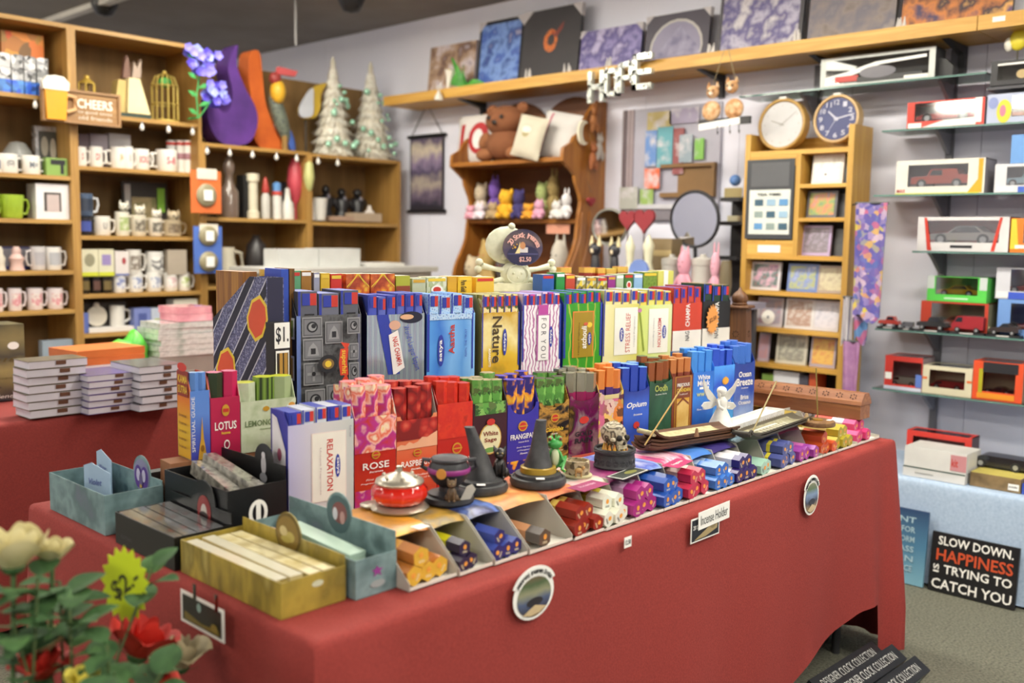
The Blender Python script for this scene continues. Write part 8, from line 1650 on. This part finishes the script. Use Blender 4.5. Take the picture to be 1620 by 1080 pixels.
carbox(zg['a']-.06, 1566, 1680, 92, 'black boxed model hanging high at the picture edge', '2c2c30', '4a4a4e', None, None, None, win=(.1, .9, .2, .85), deco=[('d', .45, .4, .08, .18, M('b8a070', .4)), ('r', .1, .9, .8, .88, PAPER), ('d', .7, .5, .08, .18, M('a89468', .4))])
t = thing('shelf_bracket_rail', 'dark metal rail carrying the black boxed model', 'rail', (GX+.02, sol_y(1600, GX+.02, 2.0), zg['a']-.075), -pi/2); MB().m(M('4a4a50', .4)).box(-.10, .3, 0, .23, 0, .012).obj('rail', t)
t = thing('yellow_flower_pick', 'yellow flower pick standing above the black boxed model', 'flower', (GX+.05, sol_y(1610, GX+.05, 2.2), zg['a']+.04), -pi/2)
MB().m(M('4a4438', .5)).cyl((0, 0, 0), .004, .06, 6).obj('stem', t); MB().m(M('d8c838', .5)).sph((0, 0, .085), (.035, .02, .045), 10, 7).obj('blossom', t, smooth=60); MB().m(M('e0dcd0', .5)).sph((-.035, 0, .07), (.02, .015, .03), 8, 6).obj('bud', t, smooth=60)
carbox(zg['b']-.0+.0, 1597, 1680, 212, 'unused', '6c94cc', '8ca8d8', None, None, None) if False else None
carbox(zg['c'], 1416, 1556, 252, 'white and yellow box holding an orange red off-road truck', 'e0dcd0', '9a949a', 'c04c34', 'truck', 'orange red off-road truck model in the white yellow box', win=(.14, .82, .22, .86), deco=[('p', [(.82, .02), (.98, .02), (.98, .98), (.93, .98), (.93, .4)], M('dca428', .4)), ('r', 0, .95, 0, .03, M('c8cc40', .4)), ('t', 'MAX', .07, .1, .1, .1, REDI)])
carbox(zg['c'], 1572, 1680, 258, 'white and blue box holding a pale blue classic car', 'd8d8dc', '6c6c78', '90b4c8', 'classic', 'pale blue classic car model in the white and blue box', win=(.18, .95, .25, .9), deco=[('p', [(.36, 0), (.6, 0), (.6, .2), (.36, .2)], M('4464c0', .4)), ('r', .05, .3, .04, .2, PAPER)])
gbox(Slot('x', GX+.03, zg['c']+.003+Slot('x', GX+.02, zg['c']+.001).span(1572, 1680, 258)[2]), 1598, 1650, 212, 'light blue carton standing atop the blue classic car box', '6c9cd8', .12)
carbox(zg['d'], 1450, 1594, 343, 'white and red box holding a silver coupe', 'd8d4d4', 'c83a30', 'b8b4b0', 'sedan', 'silver coupe model in the white and red box', win=(.1, .9, .26, .9), deco=[('p', [(.07, .98), (.1, .98), (.17, .02), (.12, .02)], RM), ('p', [(.9, .98), (.93, .98), (.86, .02), (.82, .02)], RM), ('r', .38, .62, .1, .18, INK)], ct='c8a8a8')
carbox(zg['d'], 1597, 1700, 345, 'orange and yellow box at the picture edge holding a grey car', 'dc7c28', '8a8478', '9a9488', 'classic', 'grey car model in the orange and yellow box', win=(.2, .95, .28, .95), deco=[('p', [(.0, .98), (.08, .98), (.14, .1), (0, .1)], M('e8c83c', .4)), ('r', .08, .5, .12, .22, PAPER)])
ze = zg['e']
carbox(ze, 1455, 1561, 478, 'red and olive car box supporting the green one', 'b8402c', '8c8a70', 'c0482c', 'sport', 'orange model car in the red and olive box', x=GX+.06, d=.14, win=(.16, .95, .15, .95))
hE = Slot('x', GX+.06, ze+.001).span(1455, 1561, 478)[2]
carbox(ze+hE+.002, 1466, 1560, 438, 'bright green box holding a yellow hatchback', '58c850', '5cc85c', 'd8b820', 'sedan', 'yellow hatchback model in the bright green box', x=GX+.06, d=.14, win=(.14, .85, .28, .98), deco=[('r', 0, .12, .5, 1, M('c8d0cc', .4)), ('r', .88, 1, .5, 1, M('c8d0cc', .4)), ('r', .3, .7, .1, .16, M('c8e8c8', .4))])
carbox(ze, 1576, 1680, 475, 'mid blue car box under the white and blue one', '7098d4', '5c6880', 'b83c30', 'sport', 'red model car in the mid blue box', x=GX+.08, d=.14, win=(.2, .95, .2, .9))
h2 = Slot('x', GX+.08, ze+.001).span(1576, 1680, 475)[2]
carbox(ze+h2+.002, 1574, 1680, 424, 'white and blue box holding a dark red sports car', 'd4d4dc', '948a92', '9c2428', 'sport', 'dark red sports car model in the white and blue box', x=GX+.08, d=.14, win=(.22, .95, .25, .95), deco=[('r', .2, 1, .0, .22, M('3c58c4', .4)), ('r', .02, .2, .04, .22, PAPER)])
for k, (a, b, pt, c1, st, lb) in enumerate(((1388, 1422, 497, 'b84840', 'classic', 'small red and white vintage car at the shelf end'), (1424, 1444, 497, '5a5a60', 'van', 'small grey van beside the vintage car'), (1448, 1498, 500, '2a2c2e', 'classic', 'small black vintage car'), (1503, 1556, 497, '9c3038', 'van', 'small dark red delivery van'), (1562, 1612, 503, '3c3434', 'sport', 'small black racing car'))):
    loc, w, h, rz = Slot('x', GX+.02, ze+.009).span(a, b, pt); car(loc, rz, w*.95, lb + ' on the fifth glass shelf', c1, st, min(1.6, h/(w*.95*.34)))
    tb = thing('display_plinth', 'dark plinth under the ' + lb.replace(' at the shelf end', '').replace(' beside the vintage car', ''), 'plinth', (loc.x-.006, loc.y, ze+.001), rz); MB().m(M('26262a', .4)).box(-w*.52, w*.52, 0, w*.5, 0, .0075).obj('plinth', tb); MB().m(M('d0ccc8', .4)).box(-w*.2, w*.2, -.001, 0, .001, .0065).obj('name_plate', tb)
zf = zg['f']
carbox(zf, 1398, 1457, 564, 'red and white box holding a white delivery truck', 'c83c34', '9c8c90', 'd0d4c8', 'van', 'white delivery truck model in the red and white box', win=(.22, .98, .16, .85), deco=[('r', 0, 1, 0, .1, M('d0d4e4', .4)), ('r', .02, .2, .3, .5, PAPER), ('r', .84, 1, .12, .5, M('5c78c0', .4))])
carbox(zf, 1458, 1536, 580, 'cream box holding a red and white tanker truck', 'd4ccb0', 'a09880', 'b03a3c', 'van', 'red tanker truck model in the cream box', win=(.14, .86, .24, .85), deco=[('r', 0, .1, .5, .58, M('d86c38', .4)), ('r', .9, 1, .5, .58, M('d86c38', .4))], hs=.8)
carbox(zf, 1537, 1616, 573, 'orange box holding a black motorbike', 'd8502c', '8a8068', '1f1c20', 'sport', 'black motorbike style model in the orange box', win=(.2, .85, .22, .72), deco=[('r', .12, .2, .1, .8, M('a8a428', .4)), ('r', .1, .85, .04, .18, M('e0902c', .4)), ('r', .2, .9, .72, .98, INK)])
# ------------------------------------------------------------------ blue clothed platform
BTX, BTZ = 4.02, .43
cloth('tablecloth', BTX, 4.56, .1, 1.90, BTZ, lambda x, y: .012, M('a9bdd6', .85, kind='noise', cols=('9eb2cc', 'b2c4da'), sc=90), 'pale blue cloth over the low platform below the car shelves', amp=.006, seed=5)
tag(MB().m(M('8a8a8c', .6)).box(BTX+.03, 4.5, .14, 1.86, .01, BTZ-.008).obj('low_platform', None), 'low platform hidden under the pale blue cloth', 'platform')
sB = lambda dx=0, dz=0: Slot('x', BTX+.03+dx, BTZ+.002+dz)
t = gbox(sB(.0), 1428, 1526, 743, 'lower white model kit box on the blue cloth', 'd8d6d2', .17, [('r', 0, 1, .9, 1, M('2c5048', .4)), ('r', .2, .5, .4, .5, M('a8a8a4', .4))], top='dcdad6'); h1 = sB().span(1428, 1526, 743)[2]
gbox(sB(.0, h1+.001), 1430, 1528, 712, 'upper white model kit box with a round lid print', 'dcdad6', .17, [('r', .75, 1, .1, .9, M('c88c90', .4)), ('t', 'kit', .82, .5, .1, .4, REDI)], top='c8c8c4')
carbox(BTZ+.002, 1432, 1534, 686, 'red box behind the white kit boxes', 'c83c34', '4c3438', None, None, None, x=BTX+.24, d=.1, win=(.1, .9, .15, .85))
gbox(sB(.02), 1534, 1614, 752, 'brown landscape puzzle box with a yellow top', M('6a5438', .5, kind='noise', cols=('4a3c28', '8c7450', '6c6a3c'), sc=10), .2, [('r', .76, .97, .15, .6, PAPER), ('t', 'puzzle', .86, .38, .16, .2, INK)], top='c8b860')
gbox(sB(.02), 1616, 1680, 770, 'blue box at the picture edge on the blue cloth', '3c54b0', .2)
car((BTX+.16, sol_y(1582, BTX+.16, .6), BTZ+.002+sB(.02).span(1534, 1614, 752)[2]+.001), -pi/2, .22, 'black locomotive style model lying on the puzzle box', '26262a', 'van', .7)
# signs leaning on the blue cloth
def lean_sign(x, pxa, pya, pxb, pyb, h, label, mt, deco, zb=.004):
    ya, yb = onz(pxa, pya, zb).y, onz(pxb, pyb, zb).y; w = ya-yb; t = thing('lettered_sign', label, 'sign', (x, (ya+yb)/2, zb), 0, None, (radians(-5), 0, -pi/2))
    MB().m(mt).box(-w/2, w/2, 0, .014, 0, h).obj('board', t); printed(t, w, h, deco, y=-.0006, name='lettering'); return t
OR = M('c8502c', .5, var=0)
zh = sol_z(842, 3.97, onz(1472, 935, 0).y)
lean_sign(3.955, 1460, 936, 1604, 966, zh, 'black slow down happiness sign leaning on the blue cloth', M('1c1c1e', .4), [('t', 'SLOW DOWN.', .51, .87, .86, .15, TW), ('t', 'HAPPINESS', .51, .63, .88, .2, OR), ('t', 'IS', .08, .395, .14, .07, TW, 90), ('t', 'TRYING TO', .56, .4, .78, .15, TW), ('t', 'CATCH YOU', .5, .14, .92, .17, TW)])
ya = onz(1457, 932, 0).y
t = thing('lettered_sign', 'blue gradient lettered sign half hidden by the red cloth', 'sign', (3.955, ya+.12, .004), 0, None, (radians(-5), 0, -pi/2)); h_ = sol_z(813, 3.97, ya)
MB().m(M('5c88a8', .5, kind='grad', cols=('7cacc0', '4c7c9c', '2c4468'))).box(-.12, .12, 0, .012, 0, h_).obj('board', t)
printed(t, .24, h_, [('t', s_, .5, .86-.13*k, .6, .08, M('a8c4d0')) for k, s_ in enumerate(('DONT', 'WAIT FOR', 'THE STORM', 'TO PASS', 'LEARN', 'TO DANCE'))], y=-.0006, name='lettering')
# clock cartons under the table end
for k, (px, py, yy) in enumerate(((1372, 1011, 1.235), (1404, 1016, 1.165), (1440, 1034, 1.095))):
    c = ony(px, py, yy); L = .42; th = .062; hh = (c.z - .01)/cos(radians(32)) - th*.6
    t = thing('clock_carton', ['rear', 'middle', 'front'][k] + 'most black designer clock carton under the red cloth', 'box', (c.x-L, c.y, c.z), 0, None, (radians(32), 0, radians(-2)))
    MB().m(M('1c1c1f', .35)).box(0, L, -th, 0, -hh, 0).obj('carton', t)
    mb = decos(MB(), L, th, [('t', 'DESIGNER CLOCK COLLECTION', .5, .5, .82, .45, M('b8b8b4', .5))], y=0, x0=0); mb.v = [(x, z-th, .0008) for x, y, z in mb.v]; mb.obj('lettering', t)
    printed(t, L, hh, [('d', .6, .55, .3, .45, M('7c8c94', .4, kind='noise', cols=('5c6c74', 'a8b4b8'), sc=30))], x0=0, loc=(0, -th, -hh), name='clock_picture')
tag(MB().m(M('a89c70', .8, kind='noise', cols=('8c8058', 'b8ac80'), sc=12)).box(0, .7, 0, .25, 0, .10).obj('paper_bundle', None, (2.35, 1.42, .003), (0, 0, .03)), 'straw coloured paper bundle under the table behind the cartons', 'bundle')
# ------------------------------------------------------------------ artificial roses in the near corner
FS = 1.45
def pt(px, py, d): return CP + ray(px, py)*d*FS
LEAF = M('2a4c22', .8, kind='noise', cols=('1c3a18', '36592c', '284a22'), sc=20); LEAF2 = M('355c2a', .8, kind='noise', cols=('284c22', '4a7038'), sc=20)
BK0 = Vector((.60, 1.50, 0))
t = thing('flower_bucket', 'dark bucket holding the artificial roses below the picture edge', 'bucket', BK0)
MB().m(M('3a3a3e', .5)).lathe([(0, 0), (.11, 0), (.14, .36), (.145, .36), (.15, .38), (.13, .38), (.1, .02), (0, .02)], 28).obj('bucket', t, smooth=40); MB().m(M('2c2a28', .9)).cyl((0, 0, .31), .128, .01, 24).obj('filling', t)
def petal(mb, r, h, a, wid, flare, cup):
    def fn(u, v):
        th = a + (u-.5)*wid*(1-.35*v*v); rr = r*(.25+.75*sin(min(1, v*1.15)*pi/2)) + flare*v**3; z = h*v - .25*h*abs(2*u-1)**2*v**2 - cup*v**4
        return (rr*cos(th), rr*sin(th), z)
    mb.grid(fn, 6, 6)
def rose(px, py, d, r, label, c1, c2, openv=1.0, nleaf=4, seed=0, tilt=(0, 0)):
    r *= FS; rnd = random.Random(seed); p = pt(px, py, d); h = r*1.35
    t = thing('artificial_rose', label, 'flower', (BK0.x+rnd.uniform(-.06, .06), BK0.y+rnd.uniform(-.06, .06), .322)); o = t.location.copy(); q = p-o
    m1 = M(c1, .6, kind='noise', cols=(c1, c2), sc=14)
    b = bpy.data.objects.new('bloom', None); COL.objects.link(b); b.parent = t; b.location = q - Vector((0, 0, h*.45)); b.rotation_euler = (tilt[0], tilt[1], rnd.uniform(0, 6))
    for k in range(5): mb = MB().m(m1); petal(mb, r*.92, h*.88, 2*pi*k/5, 1.75, r*.35*openv, h*.16*openv); mb.obj('petal', b, smooth=60)
    for k in range(4): mb = MB().m(m1); petal(mb, r*.68, h*.96, .6+2*pi*k/4, 1.9, r*.12*openv, h*.04); mb.obj('petal', b, smooth=60)
    for k in range(3): mb = MB().m(m1); petal(mb, r*.4, h*1.0, .2+2*pi*k/3, 2.6, .0, 0); mb.obj('petal', b, smooth=60)
    mb = MB().m(LEAF).sph((0, 0, h*.04), (r*.35, r*.35, r*.25), 10, 6)
    for k in range(5): a = 2*pi*k/5; mb.add([(r*.2*cos(a-.4), r*.2*sin(a-.4), .0), (r*.2*cos(a+.4), r*.2*sin(a+.4), 0), (r*.95*cos(a), r*.95*sin(a), h*.16)], [(0, 1, 2)])
    mb.obj('sepals', b)
    base = q - Vector((0, 0, h*.45)); m = base*.55 + Vector((rnd.uniform(-.03, .03), rnd.uniform(-.03, .03), base.z*.1))
    MB().m(M('4a6438', .6)).tube([(0, 0, 0), m*.5, m, base], .0035, 6).obj('stem', t, smooth=60)
    for k in range(nleaf):
        f = 1 - .12*(k+.6) ; c = base*f if f > .55 else m; a = rnd.uniform(0, 2*pi); L = r*rnd.uniform(1.0, 1.5); dz = rnd.uniform(-.2, .5)
        leaf(t, c, a, L, dz, rnd.choice((LEAF, LEAF2)))
    return t
def leaf(t, c, a, L, dz, mt):
    d = Vector((cos(a), sin(a), dz)).normalized(); s_ = d.cross(Vector((0, 0, 1))).normalized(); up = s_.cross(d)
    def fn(u, v): wv = L*.46*sin(pi*min(1, .04+v*.96))**.75*(1-.25*v); x = 2*u-1; return c + d*(L*(.15+v)) + s_*(wv*x) + up*(-.12*L*v*v + .10*L*abs(x)*sin(pi*v))
    MB().m(mt).grid(fn, 6, 8).obj('leaf', t, smooth=60)
    MB().m(LEAF).tube([c, c+d*L*.2], .0018, 5).obj('leaf_stalk', t)
CR = ('cfc48c', 'ded4a8')
rose(20, 868, 1.0, .034, 'large cream rose at the picture edge', *CR, seed=1, nleaf=6, openv=.3)
rose(82, 872, 1.04, .020, 'half open cream rose bud beside the large cream rose', *CR, openv=.6, seed=2, nleaf=7)
rose(70, 1012, 1.06, .021, 'cream rose low among the leaves', *CR, openv=.3, seed=3, nleaf=5)
rose(215, 1012, 1.15, .036, 'open red rose under the lime star tag', 'b02018', 'c83020', openv=.7, seed=4, nleaf=7, tilt=(.2, -.3))
rose(64, 1052, 1.05, .026, 'red rose below the low cream rose', 'b82418', 'c83428', seed=5, nleaf=5)
rose(242, 1085, 1.08, .024, 'red rose rising from the lower picture edge', 'b82818', 'c83828', seed=6, nleaf=5)
rose(285, 1035, 1.17, .03, 'dusky cream rose shaded behind the red rose', 'a89c7c', 'bcae8c', seed=7, nleaf=5)
rose(130, 1075, 1.0, .018, 'small yellow bud at the lower picture edge', 'd8c848', 'e0d468', openv=.2, seed=8, nleaf=8)
# loose leaf sprays
for k, (px, py, d, n) in enumerate(((240, 900, 1.12, 6), (110, 965, 1.03, 7), (170, 1020, 1.02, 8), (60, 915, 1.0, 8), (20, 980, 1.0, 7), (255, 1065, 1.05, 7), (180, 1062, 1.0, 8), (95, 920, 1.06, 8))):
    rnd = random.Random(40+k); p = pt(px, py, d); t = thing('leaf_spray', 'green rose leaf spray %s' % ['beside the lime star tag', 'between the cream roses', 'left of the open red rose', 'under the large cream rose', 'at the picture edge below the large cream rose', 'below the open red rose', 'in front of the bucket at the lower edge', 'behind the half open cream bud'][k], 'foliage', (BK0.x+rnd.uniform(-.08, .08), BK0.y+rnd.uniform(-.08, .08), .322)); q = p - t.location
    MB().m(M('5a6a40', .6)).tube([(0, 0, 0), q*.5 + Vector((.01, .01, .06)), q], .0025, 5).obj('stem', t)
    for i in range(n): leaf(t, q*(1-.025*i), rnd.uniform(0, 6.28), FS*rnd.uniform(.03, .048), rnd.uniform(-.3, .6), rnd.choice((LEAF, LEAF2)))
# lime star tag on its wire
p = pt(198, 924, 1.12); t = thing('star_price_tag', 'lime yellow starburst price tag among the roses', 'price tag', p, FACE-.25)
MB().m(M('c8d820', .6)).prism(star_poly(17, .036*FS, .029*FS, .86, 1.28), -.001, 0, 'xz').obj('card', t); printed(t, .06*FS, .08*FS, [('t', '$2.-', .5, .5, .7, .3, M('3a3c20'), 38, .3)], y=-.0012, loc=(0, 0, -.04*FS))
MB().m(M('6a5a38', .6)).tube([(.0, .002, -.02), (-.015, .004, -.10), (-.04, .01, -.24), Vector((BK0.x, BK0.y, .33))-p], .0016, 5).obj('wire', t)
t.rotation_euler.z = FACE-.25
# grey bin corner at the picture edge
p = onz(0, 960, .72); t = thing('display_bin', 'grey edged bin with patterned paper at the picture edge', 'bin', (p.x-.34, p.y-.1, 0))
MB().m(M('55565c', .5)).box(0, .3, 0, .3, .62, .70).obj('rim', t); MB().m(M('c8c8c0', .6, kind='voro', cols=('e0e0d8', '3c7c4c', 'd0d0c8', 'b0486c', 'e8e8e0'), sc=18)).box(.01, .29, .01, .29, 0, .619).obj('patterned_side', t)
# ------------------------------------------------------------------ small ceiling fittings
t = thing('hanging_rod', 'thin pale rod hanging from the ceiling above the tinsel trees', 'rod', (sol_x(468, 5.0, 2.5), 5.0, CEIL)); zz = sol_z(72, t.location.x, 5.0)
MB().m(M('6a6868', .6)).cyl((0, 0, zz-CEIL), .008, CEIL-zz-.006, 8).obj('rod', t); MB().m(M('8c8890', .5)).cyl((0, 0, -.006), .03, .006, 14).obj('ceiling_plate', t)
for k, (px, py, lb) in enumerate(((165, 10, 'black dome camera on the ceiling above the shelving'), (556, 4, 'small black sensor on the ceiling near the back wall'))):
    p = onz(px, py-6, CEIL); t = thing('ceiling_camera', lb, 'camera', p); MB().m(M('2c2c2e', .4)).lathe([(0, -.09), (.05, -.08), (.075, -.04), (.085, -.012), (.085, 0), (0, 0)], 20).obj('dome', t, smooth=50); MB().m(M('1c1c1e', .4)).sph((0, -.05, -.05), .025, 10, 7).obj('lens', t)
